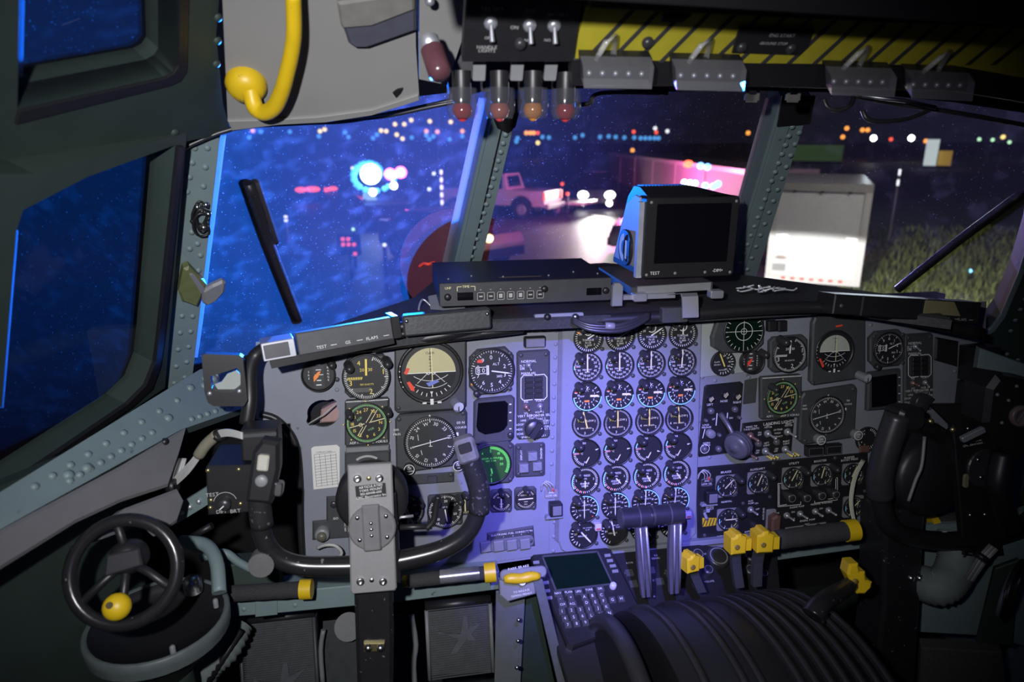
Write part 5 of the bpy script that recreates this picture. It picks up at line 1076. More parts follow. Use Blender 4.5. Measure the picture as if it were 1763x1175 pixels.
# canvas cover on the side wall
CV = plane3(at(312, 738, 1.10), at(0, 905, .79), at(150, 1000, .86)); pb = (250, 800)
o = thing('wall_cover', 'grey padded cover panel on the left wall above the steering wheel', 'cover', CV.fr(*pb))
put('cover_panel', MB().slab(CV.poly([(312, 740), (300, 785), (280, 842), (200, 868), (120, 905), (-50, 1010), (-50, 940), (0, 912), (200, 806)], pb), 0, .014, .004), CANVAS, o)
put('cover_flap', MB().slab(CV.poly([(290, 848), (302, 870), (290, 905), (262, 925), (240, 905), (160, 935), (120, 940), (200, 882)], pb), .002, .020, .004), CANVAS, o)
for x, y in ((272, 766), (278, 866)): u, v = CV.loc(x, y, pb); put('fastener', MB().dome(u, v, .014, .006, .005), BLACK, o)
# steering wheel
TW = Plane(at(214, 985, .86), (1, .06, .06), (-.08, .45, .9)); pb = (214, 985)
o = thing('nose_steering_wheel', 'black nose wheel steering wheel with yellow knob by the left wall', 'steering wheel', TW.fr(*pb))
R0 = .0625
put('rim', MB().tube([(R0 * math.cos(a), R0 * 1.02 * math.sin(a), 0) for a in [2 * math.pi * i / 40 for i in range(40)]], .0085, 12, True), BLACKW, o)
put('hub', MB().lathe([(.022, -.03), (.022, -.012), (.018, -.002), (.010, .002), (0, .002)], 20, (0, .016, 0)), BLACK, o)
for a in (95, 210, 330, 262): put('spoke', MB().tube([(0, .012, -.012), (.5 * R0 * math.cos(RAD(a)), .008 + .5 * R0 * math.sin(RAD(a)), -.008), (R0 * math.cos(RAD(a)), R0 * math.sin(RAD(a)), 0)], .0055, 8), BLACK, o)
put('hub_cover', MB().slab([(-.022, -.002), (.022, .004), (.02, .026), (-.018, .024)], -.004, .004, .002), KNOBG, o)
kb = put('spinner_knob', MB().sphere((0, 0, .016), .0165, 20, 14, (1, 1, .9)), YELLOW, o, TR(*TW.loc(212, 1040, pb), .004))
put('worn_spot', MB().slab(circ(-.003, .005, .0042, 10), .030, .0313), mat('worn_dark', (.08, .06, .02), .5), kb); put('knob_stem', MB().cyl((0, 0, -.004), (0, 0, .006), .005, .005, 10), BLACK, kb)
# bowl-shaped housing under it
BW = at(272, 1066, 1.02)
o = thing('steering_column_housing', 'grey rimmed bowl-shaped housing under the steering wheel', 'housing', frame(BW, (1, 0, 0), (0, 1, 0)))
put('bowl', MB().lathe([(.03, -.10), (.075, -.045), (.096, -.012), (.098, 0), (.092, 0), (.088, -.01), (.04, -.02), (0, -.022)], 36), BLACK, o)
put('rim_band', MB().lathe([(.0985, -.024), (.100, -.012), (.100, .0), (.096, .003), (.092, .0)], 36), mat('housing_grey', (.10, .12, .12), .5), o)
put('guard_arc', MB().tube(smooth_path([(.01, .11, .06), (.05, .095, .06), (.075, .06, .05), (.085, .02, .02)], 5), .011, 8), TEAL, o)
for a in (20, 60, 300): put('lock_bolt', MB().lathe([(.004, -.01), (.004, .003), (.002, .005), (0, .005)], 10), GREYBOX, o, TR(.08 * math.cos(RAD(a)), .08 * math.sin(RAD(a)), 0))
put('link_rod', MB().rbox((0, 0, 0), (.045, .014, .006), .006, .001), ALU, o, frame(BW + Vector((.02, .05, .045)), (1, .5, .5), (0, 1, 0)))
put('support_stem', MB().cyl((0, 0, -.10), (.0, 0, -.8), .035, .05, 18), TEAL_D, o)
put('chrome_cap', MB().lathe([(.014, 0), (.014, .02), (.009, .026), (0, .027)], 16), STEEL, o, TR(.035, .06, .0))
# crossed rod and angled braces behind the wheel
o = thing('angle_brace', 'riveted grey brace under the dark control box', 'brace', None)
m = MB(); A, B = at(300, 905, 1.12), at(360, 868, 1.10); up = Vector((0, 0, .03)); th = Vector((0, .006, 0)); m.hexa([A, B, B + th, A + th, A + up, B + up, B + th + up, A + th + up]); put('brace_bar', m, TEAL, o)
for f_ in (.25, .5, .75): put('bolt', MB().sphere(tuple(A.lerp(B, f_) + Vector((0, -.001, .015))), .005, 8, 6), ALU, o)
o = thing('grey_conduit', 'grey flexible conduit curving over the dark left footwell', 'conduit', None)
put('conduit_tube', MB().tube(smooth_path([at(*q) for q in ((345, 962, 1.15), (385, 952, 1.16), (410, 968, 1.17), (432, 980, 1.18))], 5), .007, 10), TEAL, o)
put('upper_rod', MB().tube([at(330, 925, 1.14), at(365, 905, 1.14)], .006, 8), BLACK, o)

# ================================================================== YOKES
def yoke(name, label, mir, d0, pts, plate_px, col_px, hm, pm, plate_label):
    YP = Plane(at(plate_px[0], plate_px[1], d0), (1, 0, 0), (0, .17, .985)); base = plate_px
    o = thing(name, label, 'control yoke', YP.fr(*base))
    L_ = lambda x, y, h=0: Vector((*YP.loc(x, y, base), h))
    return YP, o, L_
YP, o, L_ = yoke('pilot_yoke', 'worn black U-shaped pilot control yoke with grey mount plate', 1, .98, None, (640, 900), None, None, None, None)
tp = [L_(460, 772, .012), L_(452, 815, .008), L_(446, 860, .004), L_(450, 915, 0), L_(470, 955, -.002), L_(510, 975, -.004), L_(570, 978, -.004), L_(640, 975, -.004), L_(710, 963, -.004), L_(765, 946, -.002), L_(805, 918, 0), L_(824, 875, .002), L_(824, 830, .006), L_(815, 800, .008), L_(800, 768, .012)]
sp = smooth_path(tp, 5); n_ = len(sp)
put('horn_tube', MB().tube(sp, [.0125 + .0025 * math.exp(-((i / n_ - .5) / .2) ** 2) for i in range(n_)], 16), BLACKW, o)
put('left_grip', MB().tube(smooth_path([L_(463, 768, .014), L_(454, 815, .010), L_(448, 860, .006), L_(452, 905, .002)], 4), .0155, 16), mat('grip_black', (.02, .02, .022), .4, var=.3, scale=90, wear=(.10, .10, .11), wscale=150, wth=.62), o)
put('right_grip', MB().tube(smooth_path([L_(797, 762, .014), L_(812, 800, .010), L_(825, 845, .006), L_(824, 880, .003)], 4), .0158, 16), mat('grip_black', (.02, .02, .022), .4), o)
put('right_grip_cap', MB().rbox((0, 0, 0), (.030, .036, .024), .006, .004), mat('worn_cap', (.14, .14, .15), .35, var=.5, scale=90), o, Matrix.Translation(L_(800, 768, .018)) @ Matrix.Rotation(RAD(14), 4, 'Z'))
put('trigger_recess', MB().rbox((0, 0, 0), (.018, .014, .004), .002, .001), BLACK, o, Matrix.Translation(L_(797, 762, .031)) @ Matrix.Rotation(RAD(14), 4, 'Z'))
h = put('switch_head', MB().slab([(-.018, -.05), (.016, -.05), (.021, .0), (.017, .036), (-.006, .038), (-.016, .02)], -.012, .014, .005), BLACK, o, Matrix.Translation(L_(460, 795, .016)) @ Matrix.Rotation(RAD(-10), 4, 'Z'))
put('trim_switch', MB().rbox((0, .008, .017), (.015, .022, .008), .003, .002), mat('cream_switch', (.42, .40, .34), .4), h)
mm = MB()
for k in range(4): mm.box((0, .001 + k * .0045, .0215), (.012, .0012, .0012))
stuff(put('switch_ridges', mm, mat('grey_print', (.42, .42, .42), .6, var=0), h))
put('round_button', MB().lathe([(.0085, .013), (.0085, .017), (.006, .019), (0, .019)], 14, (0, -.018, 0)), GREYBOX, h)
put('side_button', MB().rbox((.022, -.03, .004), (.012, .020, .014), .004, .002), STEEL, h)
put('tube_end_disc', MB().cyl((0, 0, -.01), (0, 0, .012), .018, .0175, 20), mat('disc_grey', (.11, .11, .11), .5), o, Matrix.Translation(L_(452, 968, .0)))
# mount plate
pm = put('mount_plate', MB().slab([L_(600, 795).xy, L_(675, 791).xy, L_(683, 1001).xy, L_(680, 1006).xy, L_(608, 1012).xy, L_(605, 1006).xy], .012, .022, .002), PLATE, o)
cx_, cy_ = L_(642, 898).xy
put('pivot_disc', MB().slab(circ(cx_, cy_, .033, 28), .022, .027, .002), mat('disc_dark_grey', (.15, .15, .155), .45), pm)
put('pivot_ridge', MB().slab(rrect(cx_ - .001, cy_ + .002, .024, .066, .002), .027, .033, .002), mat('disc_dark_grey', (.15, .15, .155), .45), pm)
for x, y in ((617, 816), (654, 815), (622, 989), (660, 989), (617, 880), (665, 877), (621, 917), (667, 912)):
    big = y < 820 or y > 980; u, v = L_(x, y).xy; put('plate_bolt', MB().lathe([(.0055, 0), (.0055, .003), (.0025, .004), (.0022, .002), (0, .002)] if big else [(.0032, 0), (.0028, .002), (0, .0025)], 12), STEEL, pm, TR(u, v, .022 if big else .027))
for x, y in ((636, 816), (641, 988)): u, v = L_(x, y).xy; put('plate_rivet', MB().dome(u, v, .022, .0035, .001), BRASS if y < 900 else STEEL, pm)
pl_ = put('name_placard', MB().slab([L_(613, 829).xy, L_(664, 823).xy, L_(666, 846).xy, L_(615, 850).xy], .022, .0228), FACE, pm)
u, v = L_(640, 837).xy; t = MB()
for k, tx in enumerate(('ARTICULATED', 'YOKE MOUNT', '100-604011-600', 'CMC Electronics Inc')): t.text(tx, .0048, u, v + .0072 - .0048 * k, .0231, rot=4)
put('placard_lettering', t, WHITE, pl_)
for k in range(3): put('latch_screw', MB().dome(cx_ - .001, cy_ + .010 - .009 * k, .033, .0028, .002), STEEL, pm)
# backing, linkage and column
put('hub_block', MB().slab([L_(598, 850).xy, L_(682, 846).xy, L_(690, 1000).xy, L_(604, 1008).xy], -.06, .012, .004), BLACK, o)
put('backing_drum', MB().lathe([(.052, -.04), (.052, -.012), (.046, -.006), (0, -.006)], 28, (cx_, cy_ + .028, 0)), BLACK, o)  # black drum behind the mount plate
put('link_rod', MB().tube([L_(684, 918, -.02), L_(745, 916, -.02)], .0042, 10), BLACK, o)
put('link_lever', MB().tube(smooth_path([L_(735, 920, -.02), L_(748, 905, -.02), L_(752, 880, -.02), L_(756, 862, -.018)], 4), .005, 10), BLACK, o)
put('thin_rod', MB().tube([L_(678, 897, -.01), L_(712, 893, -.01)], .0022, 8), ALU, o)
A0 = L_(645, 1000, -.03); col = MB()
col.slab([L_(608, 1004).xy, L_(676, 1000).xy, L_(678, 1120).xy, L_(674, 1400).xy, L_(622, 1400).xy, L_(612, 1120).xy], -.065, -.008, .006)
cl_ = put('control_column', col, BLACKW, o)
cm = put('column_clamp', MB().slab([L_(626, 1111).xy, L_(662, 1110).xy, L_(662, 1124).xy, L_(626, 1126).xy], -.008, -.003, .001), BRASS, cl_)
for x in (634, 655): u, v = L_(x, 1117).xy; put('clamp_bolt', MB().lathe([(.0055, -.003), (.0055, .001), (.003, .004), (0, .004)], 10), STEEL, cm, TR(u, v, 0))

# copilot yoke, farther off and in the dark
YQ = Plane(at(1560, 1000, 1.26), (1, 0, 0), (0, .17, .985)); base = (1680, 830)
o = thing('copilot_yoke', 'dark copilot control yoke with mount plate on the right', 'control yoke', YQ.fr(*base))
L_ = lambda x, y, h=0: Vector((*YQ.loc(x, y, base), h))
tp = [L_(1522, 712, .03), L_(1508, 760, .025), L_(1500, 810, .02), L_(1506, 860, .015), L_(1528, 905, .01), L_(1580, 928, 0), L_(1650, 932, 0), L_(1720, 920, 0), L_(1770, 895, .005), L_(1800, 840, .01), L_(1805, 780, .015)]
put('horn_tube', MB().tube(smooth_path(tp, 5), .0175, 14), BLACK, o)
put('left_grip', MB().tube(smooth_path([L_(1524, 706, .032), L_(1508, 765, .027), L_(1500, 815, .022), L_(1505, 850, .017)], 4), .022, 14), KNOBG, o)
put('grip_head', MB().slab(rrect(0, 0, .05, .04, .01), -.01, .03, .006), BLACK, o, Matrix.Translation(L_(1538, 712, .02)))
put('horn_arm', MB().tube(smooth_path([L_(1545, 720, .02), L_(1590, 735, .01), L_(1625, 755, 0), L_(1650, 800, 0)], 4), .014, 12), BLACK, o)
put('hub_drum', MB().lathe([(.075, -.06), (.075, -.01), (.066, .002), (0, .002)], 32), BLACK, o, Matrix.Translation(L_(1610, 825, .0)))
pm = put('mount_plate', MB().slab([L_(1594, 694).xy, L_(1660, 694).xy, L_(1690, 712).xy, L_(1700, 840).xy, L_(1716, 950).xy, L_(1650, 956).xy, L_(1640, 840).xy, L_(1630, 730).xy], .002, .014, .002), BLACK, o)
t = MB(); u, v = L_(1668, 753).xy
for k, tx in enumerate(('ARTICULATED', 'YOKE MOUNT', '100-604011-600', 'CMC Electronics Inc')): t.text(tx, .0056, u, v + .008 - .0056 * k, .0145, rot=6)
put('placard_lettering', t, WHITE, pm)
put('pivot_disc', MB().slab(circ(*L_(1682, 802).xy, .036, 24), .014, .019, .002), mat('disc_black', (.03, .03, .034), .4), pm)
for x, y in ((1669, 787), (1702, 784), (1674, 817), (1706, 814), (1690, 798), (1652, 734), (1677, 732), (1656, 881), (1681, 880), (1705, 877)): u, v = L_(x, y).xy; put('plate_bolt', MB().lathe([(.004, 0), (.0035, .002), (0, .003)], 10), STEEL, pm, TR(u, v, .019))
put('hanging_tag', MB().slab(rrect(0, 0, .010, .026, .005), 0, .004, .001), mat('tag_olive', (.20, .19, .11), .6), o, Matrix.Translation(L_(1646, 822, .02)))
for x, y in ((1589, 722), (1627, 736)): u, v = L_(x, y).xy; put('brass_bolt', MB().dome(u, v, .018, .006, .005), BRASS, o)
put('control_column', MB().slab([L_(1532, 885).xy, L_(1602, 880).xy, L_(1596, 1000).xy, L_(1576, 1300).xy, L_(1500, 1300).xy, L_(1528, 1050).xy], -.08, -.01, .006), BLACKW, o)
for x in (1575, 1590): u, v = L_(x, 1000).xy; put('clamp_bolt', MB().dome(u, v, -.01, .007, .007), STEEL, o)
put('headset_cable', MB().tube(smooth_path([L_(1570, 745, .03), L_(1558, 790, .04), L_(1548, 815, .04), L_(1536, 850, .04)], 4), .003, 6), GREYBOX, o)

# ================================================================== SHELF, GRAB BARS, PARK BRAKE
SH = Plane(PAN.hit(700, 1020, .045), (1, 0, 0), (0, math.sin(TP), math.cos(TP))); pb = (700, 1020)
o = thing('lower_shelf_beam', 'pale grey green beam along the bottom of the instrument panel', 'beam', SH.fr(*pb))
put('left_beam', MB().slab(SH.poly([(352, 1030), (470, 1022), (700, 1000), (860, 985), (860, 1016), (700, 1036), (470, 1058), (364, 1066)], pb), -.06, 0, .002), TEAL, o)
put('left_upright', MB().slab(SH.poly([(360, 985), (372, 978), (480, 972), (480, 1022), (360, 1030)], pb), -.05, -.006, .002), TEAL_D, o)
put('right_beam', MB().slab(SH.poly([(1325, 944), (1520, 915), (1527, 922), (1527, 940), (1325, 968)], pb), -.05, .0, .002), TEAL, o)
put('right_corner', MB().slab(SH.poly([(1497, 905), (1524, 880), (1528, 915), (1497, 920)], pb), -.05, -.004, .001), G_PANEL, o)
put('front_lip', MB().slab(SH.poly([(1000, 968), (1330, 932), (1330, 940), (1000, 978)], pb), -.05, -.03, .001), G_PANEL, o)
put('patch_plate', MB().slab(SH.poly([(440, 1036), (478, 1032), (478, 1058), (440, 1062)], pb), 0, .003, .001), TEAL, o)
mm = MB()
for x, y in ((420, 1050), (466, 1046), (508, 1043), (1392, 940), (1458, 930), (1512, 925), (1512, 934), (1360, 951)): u, v = SH.loc(x, y, pb); mm.dome(u, v, 0, .0045, .002)
stuff(put('rivets', mm, TEAL, o))
def grabbar(lab, a, b, r, caps, sheen=False):
    o = thing('foam_grab_bar', lab, 'grab bar', None)
    A, B = at(*a), at(*b); d = (B - A)
    put('foam_sleeve', MB().tube([A.lerp(B, i / 12) for i in range(13)], [r * (1 + .03 * math.sin(i * 2.3)) for i in range(13)], 16), FOAM, o)
    for f0, f1, rr in caps: put('yellow_clamp', MB().cyl(A + d * f0, A + d * f1, rr, rr, 20), YELLOW, o)
    for f_ in (0.02, .96):
        p_ = A + d * f_; dn = Vector((0, .03, -.03)); w_ = Vector((.010, 0, 0)); q = p_ + dn + Vector((0, .01, -.012)); fwd = Vector((0, .008, 0))
        put('bar_bracket', MB().hexa([q - w_, q + w_, q + w_ + fwd, q - w_ + fwd, p_ - w_, p_ + w_, p_ + w_ + fwd, p_ - w_ + fwd]), TEAL, o)
    if sheen: put('torn_sleeve', MB().cyl(A + d * .38 + Vector((0, -.001, .002)), A + d * .86 + Vector((0, -.001, .002)), r * 1.01, r * 1.01, 16), mat('shiny_wrap', (.30, .31, .35), .25, .6, var=.9, scale=18), o)
    return o
g = grabbar('black foam grab bar with yellow clamp left of the pilot column', (372, 1024, 1.13), (528, 1015, 1.14), .0135, [(.93, 1.06, .0165)])
put('bare_end', MB().cyl(at(352, 1022, 1.128), at(376, 1021, 1.13), .013, .013, 16), mat('olive_tube', (.17, .17, .13), .4), g); put('yellow_stripe', MB().cyl(at(350, 1030, 1.122), at(375, 1029, 1.124), .006, .006, 10), YELLOW, g)
grabbar('worn grab bar with shiny torn sleeve right of the pilot column', (704, 1001, 1.14), (845, 986, 1.15), .0115, [(-.07, -.02, .0095), (.92, 1.06, .0165)], True)
grabbar('black foam grab bar under the hydraulic gauges', (1338, 930, 1.17), (1462, 914, 1.18), .0165, [(.94, 1.10, .0185)])
o = thing('park_brake_handle', 'worn yellow park brake handle with grey placard bracket', 'handle', frame(at(897, 992, 1.13), (1, 0, .0), (0, .3, .95)))
put('handle_bar', MB().tube([(-.030 + .006 * i, .001 * math.sin(i), .010) for i in range(11)], [.005, .0075, .0085, .0088, .0085, .0082, .0085, .0085, .0078, .007, .005], 12), YELLOW, o)
put('handle_back', MB().slab(rrect(.004, .004, .078, .018, .008, 5), -.002, .005, .002), GREYBOX, o)
put('pull_stem', MB().cyl((0, -.012, -.01), (0, -.006, .012), .008, .006, 12), ALU, o)
put('bracket_plate', MB().slab([(-.024, -.042), (.024, -.034), (.024, .002), (-.036, -.006), (-.036, -.030)], -.02, -.003, .002), GREYBOX, o)
put('placard_print', MB().text('PARK BRAKE', .0058, -.004, .016, .0056, rot=5).text('TO RELEASE', .0048, 0, -.026, -.0025, rot=5).text('DEPRESS PEDALS', .0045, 0, -.032, -.0025, rot=5), WHITE, o)
o = thing('console_side_sheet', 'tall grey folded metal sheet at the left side of the pedestal', 'metal sheet', None)
for pts, d, m_ in (([(855, 1020), (905, 1018), (890, 1300), (850, 1300)], 1.17, mat('side_sheet_grey', (.20, .22, .24), .4, .3, var=.2)), ([(915, 985), (935, 1000), (1010, 1300), (990, 1300)], 1.12, mat('side_sheet_grey', (.20, .22, .24), .4, .3)), ([(886, 1000), (916, 990), (960, 1200), (900, 1200)], 1.2, TEAL_D)):
    P_ = Plane(at(*pts[0], d), (1, .2, 0), (0, .0, 1)); put('sheet_fold', MB(P_.M).slab([((P_.hit(*q) - P_.o).dot(P_.u), (P_.hit(*q) - P_.o).dot(P_.v)) for q in pts], -.004, 0, .001), m_, o)
mm = MB()
for x, y in ((893, 1068), (892, 1104), (890, 1150)): q = at(x, y, 1.165); mm.sphere(tuple(q), .004, 8, 6)
stuff(put('sheet_bolts', mm, STEEL, o))
# pedals
def pedal(lab, px, d, emblem):
    P_ = Plane(at(px[0][0], px[0][1], d), (1, 0, 0), (0, .25, .97)); base = px[0]
    o = thing('rudder_pedal', lab, 'pedal', P_.fr(*base)); Q = P_.poly(px, base)
    put('pedal_plate', MB().slab(Q, -.03, 0, .004), mat('pedal_grey', (.075, .078, .082), .5, .2, var=.2), o)
    x0 = min(q[0] for q in Q) + .008; x1 = max(q[0] for q in Q) - .008; y0 = min(q[1] for q in Q) + .004; y1 = max(q[1] for q in Q) - .006
    mm = MB(); k = 0
    while y0 + k * .0046 < y1: mm.box(((x0 + x1) / 2, y0 + k * .0046, .001), (x1 - x0, .0022, .0024)); k += 1
    stuff(put('tread_ribs', mm, mat('pedal_rib', (.10, .105, .11), .45, .2), o))
    for s_ in (x0 - .004, x1 + .004): put('edge_rail', MB().tube([(s_, y0, .002), (s_, y1, .002)], .004, 8), GREYBOX if emblem else DARK, o)
    put('top_roll', MB().tube([(x0 - .006, y1 + .003, -.008), (x1 + .006, y1 + .003, -.008)], .011, 12), BLACK, o)
    cx_, cy_ = (x0 + x1) / 2 + .012, (y0 + y1) / 2 + (y1 - y0) * .10; s_ = (x1 - x0) * .30
    star = [(-.10, 1.0), (.10, 1.0), (.16, .32), (.95, .62), (.30, .0), (.55, -.42), (.02, -.30), (-.55, -1.0), (-.95, -1.0), (-.42, -.22), (-1.5, .35), (-1.6, .22), (-.30, .05)]
    put('raised_emblem', MB().slab([(cx_ + a * s_, cy_ + b * s_) for a, b in star], .001, .005, 0), mat('pedal_emblem', (.14, .145, .155), .4, .3), o)
    return o
pedal('dark ribbed left rudder pedal with raised star emblem', [(420, 1070), (544, 1064), (550, 1330), (424, 1330)], 1.34, False)
pedal('ribbed right rudder pedal with raised star emblem beside the pedestal', [(732, 1046), (846, 1036), (852, 1150), (848, 1160), (736, 1166)], 1.33, True)
o = thing('footwell_board', 'dark kick board between the rudder pedals', 'board', None)
put('board_sheet', MB().hexa([at(552, 1300, 1.42), at(720, 1300, 1.42), at(720, 1300, 1.44), at(552, 1300, 1.44), at(556, 1070, 1.42), at(700, 1056, 1.42), at(700, 1056, 1.44), at(556, 1070, 1.44)]), mat('board_dark', (.045, .052, .05), .7, var=.3), o)
put('pulley_disc', MB().cyl(at(600, 1080, 1.41), at(600, 1080, 1.38), .028, .028, 22), DARK, o)
put('torn_edge', MB().tube(smooth_path([at(708, 1060, 1.40), at(716, 1110, 1.40), at(712, 1150, 1.40), at(720, 1250, 1.4)], 3), .006, 8), GREYBOX, o)
put('torn_edge', MB().tube(smooth_path([at(557, 1085, 1.38), at(552, 1120, 1.38), at(556, 1180, 1.38)], 3), .005, 8), GREYBOX, o)
o = thing('air_duct', 'ribbed grey fabric air duct in the left footwell', 'duct', None)
P_ = smooth_path([at(405, 1075, 1.25), at(385, 1115, 1.22), at(350, 1150, 1.2), at(310, 1230, 1.2)], 10)
put('duct_hose', MB().tube(P_, [.029 + .004 * (i % 2) for i in range(len(P_))], 14), HOSE, o)
put('duct_rod', MB().tube([at(415, 1085, 1.2), at(355, 1180, 1.18)], .006, 8), BLACK, o)

# ================================================================== CENTRE PEDESTAL
CPn = Plane((.30, 1.10, .832), (1, 0, 0), (0, .891, .454)); pb = (990, 1000)
o = thing('pedestal_deck', 'dark pedestal control deck below the centre stack', 'control panel', CPn.fr(*pb))
LC = lambda x, y: CPn.loc(x, y, pb)
put('deck_plate', MB().slab([LC(*q) for q in ((915, 962), (1200, 935), (1340, 955), (1345, 1010), (1210, 1120), (985, 1200))], -.02, -.004, .002), BLACK, o)
t = MB()
for tx, x, y in (('RCVR', 1085, 968), ('ILS', 1130, 955), ('SIGNAL', 1130, 960), ('DATA', 1083, 985), ('EMER', 1122, 979), ('NAV', 1090, 1001), ('TACAN', 1152, 986), ('STBY', 1130, 998), ('BAR', 1125, 1026), ('VOLUME', 1222, 1000), ('CABIN PRESS', 1222, 952)): t.text(tx, .0052, *LC(x, y), -.0035)
put('lettering', t, mat('grey_print', (.42, .42, .42), .6, var=0), o)
for x, y in ((1083, 983), (1120, 979), (1090, 1002), (1135, 998), (1168, 989), (1152, 983)): u, v = LC(x, y); put('selector_key', shared('selk', lambda: MB().slab(rrect(0, 0, .016, .014, .001), -.004, .001, .001).mesh('selector_key')), DARK, o, TR(u, v - .004, 0))
for x, y, r_ in ((1200, 958, .012), (1235, 962, .022), (1218, 985, .010), (1292, 962, .012), (1290, 985, .011), (1312, 990, .010), (1168, 940, .006)): u, v = LC(x, y); k = knob('pedestal_knob', o, u, v, -.004, r_, .014, KNOBG, 18); put('knob_ring', MB().arc(r_ * .8, r_ * .1, 0, 360, .0145, 18), GREYBOX, k)
cd = thing('flight_computer', 'flight computer with dark screen and alphabet keypad on the pedestal', 'computer', CPn.fr(*pb, .0))
put('case', MB().slab([LC(*q) for q in ((913, 964), (918, 960), (1042, 948), (1050, 951), (1110, 1072), (985, 1120), (975, 1115))], -.004, .012, .003), BLACK, cd)
put('screen', MB().slab([LC(*q) for q in ((935, 966), (1026, 958), (1050, 1010), (957, 1021))], .012, .0126), SCREEN_G, cd)
put('screen_bezel', MB().outline([LC(*q) for q in ((933, 964), (1027, 956), (1052, 1011), (956, 1023))], .004, .0123), DARK, cd)
KEYS = [('NAV', 958, 1029), ('PLAN', 976, 1027), ('UPD', 993, 1026), ('TUNE', 1011, 1023), ('DIR', 1030, 1021), ('A', 1003, 1035), ('B', 1017, 1033), ('C', 1032, 1032), ('-', 962, 1038), ('+', 980, 1036), ('CLR', 966, 1048), ('RCL', 983, 1047), ('D', 1007, 1045), ('E', 1022, 1044), ('F', 1036, 1042), ('G', 1051, 1040), ('H', 1066, 1038), ('1', 965, 1060), ('2', 981, 1058), ('3', 996, 1057), ('I', 1011, 1056), ('J', 1026, 1054), ('K', 1041, 1052), ('4', 970, 1072), ('5', 985, 1070), ('6', 1000, 1068), ('L', 1015, 1067), ('M', 1031, 1065), ('N', 1046, 1063), ('7', 975, 1083), ('8', 990, 1081), ('9', 1005, 1079), ('O', 1020, 1078), ('P', 1036, 1076)]
for tx, x, y in KEYS:
    u, v = LC(x + 1, y); wd = .0155 if len(tx) > 1 else .0125
    k = put('keypad_key', shared(('kk', wd), lambda: MB().slab(rrect(0, 0, wd, .0125, .0015), 0, .004, .001).mesh('keypad_key')), DARK, cd, TR(u, v, .012))
    put('key_letter', MB().text(tx, .0055 if len(tx) > 1 else .0075, 0, 0, .0043), WHITE, k)
for x, y in ((922, 975), (928, 986), (932, 998), (938, 1010), (1044, 963), (1048, 972), (1053, 981), (1057, 990), (940, 1024), (944, 1036)):
    u, v = LC(x, y); put('line_key', shared('lnk', lambda: MB().slab(rrect(0, 0, .012, .006, .001), 0, .003, .0008).mesh('line_key')), GREYBOX, cd, TR(u, v, .012))
u, v = LC(1053, 1016); put('brightness_knob', MB().lathe([(.0065, 0), (.006, .008), (.004, .010), (0, .010)], 14), mat('pale_blue_knob', (.55, .55, .62), .4), cd, TR(u, v, .012))
# throttle quadrant: a drum with slots; levers rise from it
QY, QZ, QR = .73, .60, .305
qd = thing('throttle_quadrant', 'black curved throttle quadrant drum with raised ridges', 'throttle quadrant', None)
def drum(x0, x1, r, a0, a1, n=28):
    m = MB(); prev = None
    for i in range(n + 1):
        a = RAD(a0 + (a1 - a0) * i / n); y, z = QY + r * math.sin(a), QZ + r * math.cos(a); yi, zi = QY + (r - .03) * math.sin(a), QZ + (r - .03) * math.cos(a)
        cur = [m._v((x0, y, z)), m._v((x1, y, z)), m._v((x1, yi, zi)), m._v((x0, yi, zi))]
        if prev:
            for k in range(4): j = (k + 1) % 4; m.face((prev[k], prev[j], cur[j], cur[k]), k == 0)
        else: m.face(cur)
        prev = cur
    m.face(prev[::-1]); return m
put('drum_skin', drum(.345, .630, QR, 64, -75), BLACK, qd)
for x in (.372, .425, .448, .500, .520, .541, .562, .583, .604, .622): put('ridge', drum(x, x + .010, QR + .007, 62, -75), mat('ridge_black', (.03, .03, .034), .35), qd)
m = MB(); sd = [(QY + QR * .985 * math.sin(RAD(a)), QZ + QR * .985 * math.cos(RAD(a))) for a in range(-75, 65, 7)] + [(QY + .27, .25), (QY - .29, .25)]
for x0 in (.346, .626): put('side_plate', MB(Matrix(((0, 0, 1, 0), (1, 0, 0, 0), (0, 1, 0, 0), (0, 0, 0, 1)))).slab(sd, x0, x0 + .004), BLACK if x0 < .5 else TEAL_D, qd)
tw = thing('elevator_trim_handwheel', 'large black elevator trim wheel at the left of the pedestal', 'trim wheel', None)
TWc = Vector((.315, .80, .655)); TWr = .205
put('wheel_rim', MB().tube([TWc + Vector((0, TWr * math.cos(a), TWr * math.sin(a))) for a in [2 * math.pi * i / 48 for i in range(48)]], .014, 12, True), KNOBG, tw)
put('wheel_web', MB(Matrix(((0, 0, 1, TWc.x), (1, 0, 0, TWc.y), (0, 1, 0, TWc.z), (0, 0, 0, 1)))).slab(circ(0, 0, TWr, 40), -.006, .006), BLACK, tw)
def lever(name, lab, foot, head, m, w_=.007, grp=None):
    o = thing(name, lab, 'lever', None, grp); A, B = Vector(foot), Vector(head)
    mid = A.lerp(B, .5) + Vector((0, .006, 0)); P = smooth_path([A, mid, B], 4); mm = MB()
    for p0, p1 in zip(P, P[1:]):
        u = Vector((w_, 0, 0)); v = Vector((0, .005, 0)); mm.hexa([p0 - u - v, p0 + u - v, p0 + u + v, p0 - u + v, p1 - u - v, p1 + u - v, p1 + u + v, p1 - u + v])
    put('lever_arm', mm, m, o); return o, B
LEV = mat('lever_grey_blue', (.13, .13, .15), .35, .3)
THR = mat('throttle_grip_black', (.020, .020, .024), .35)
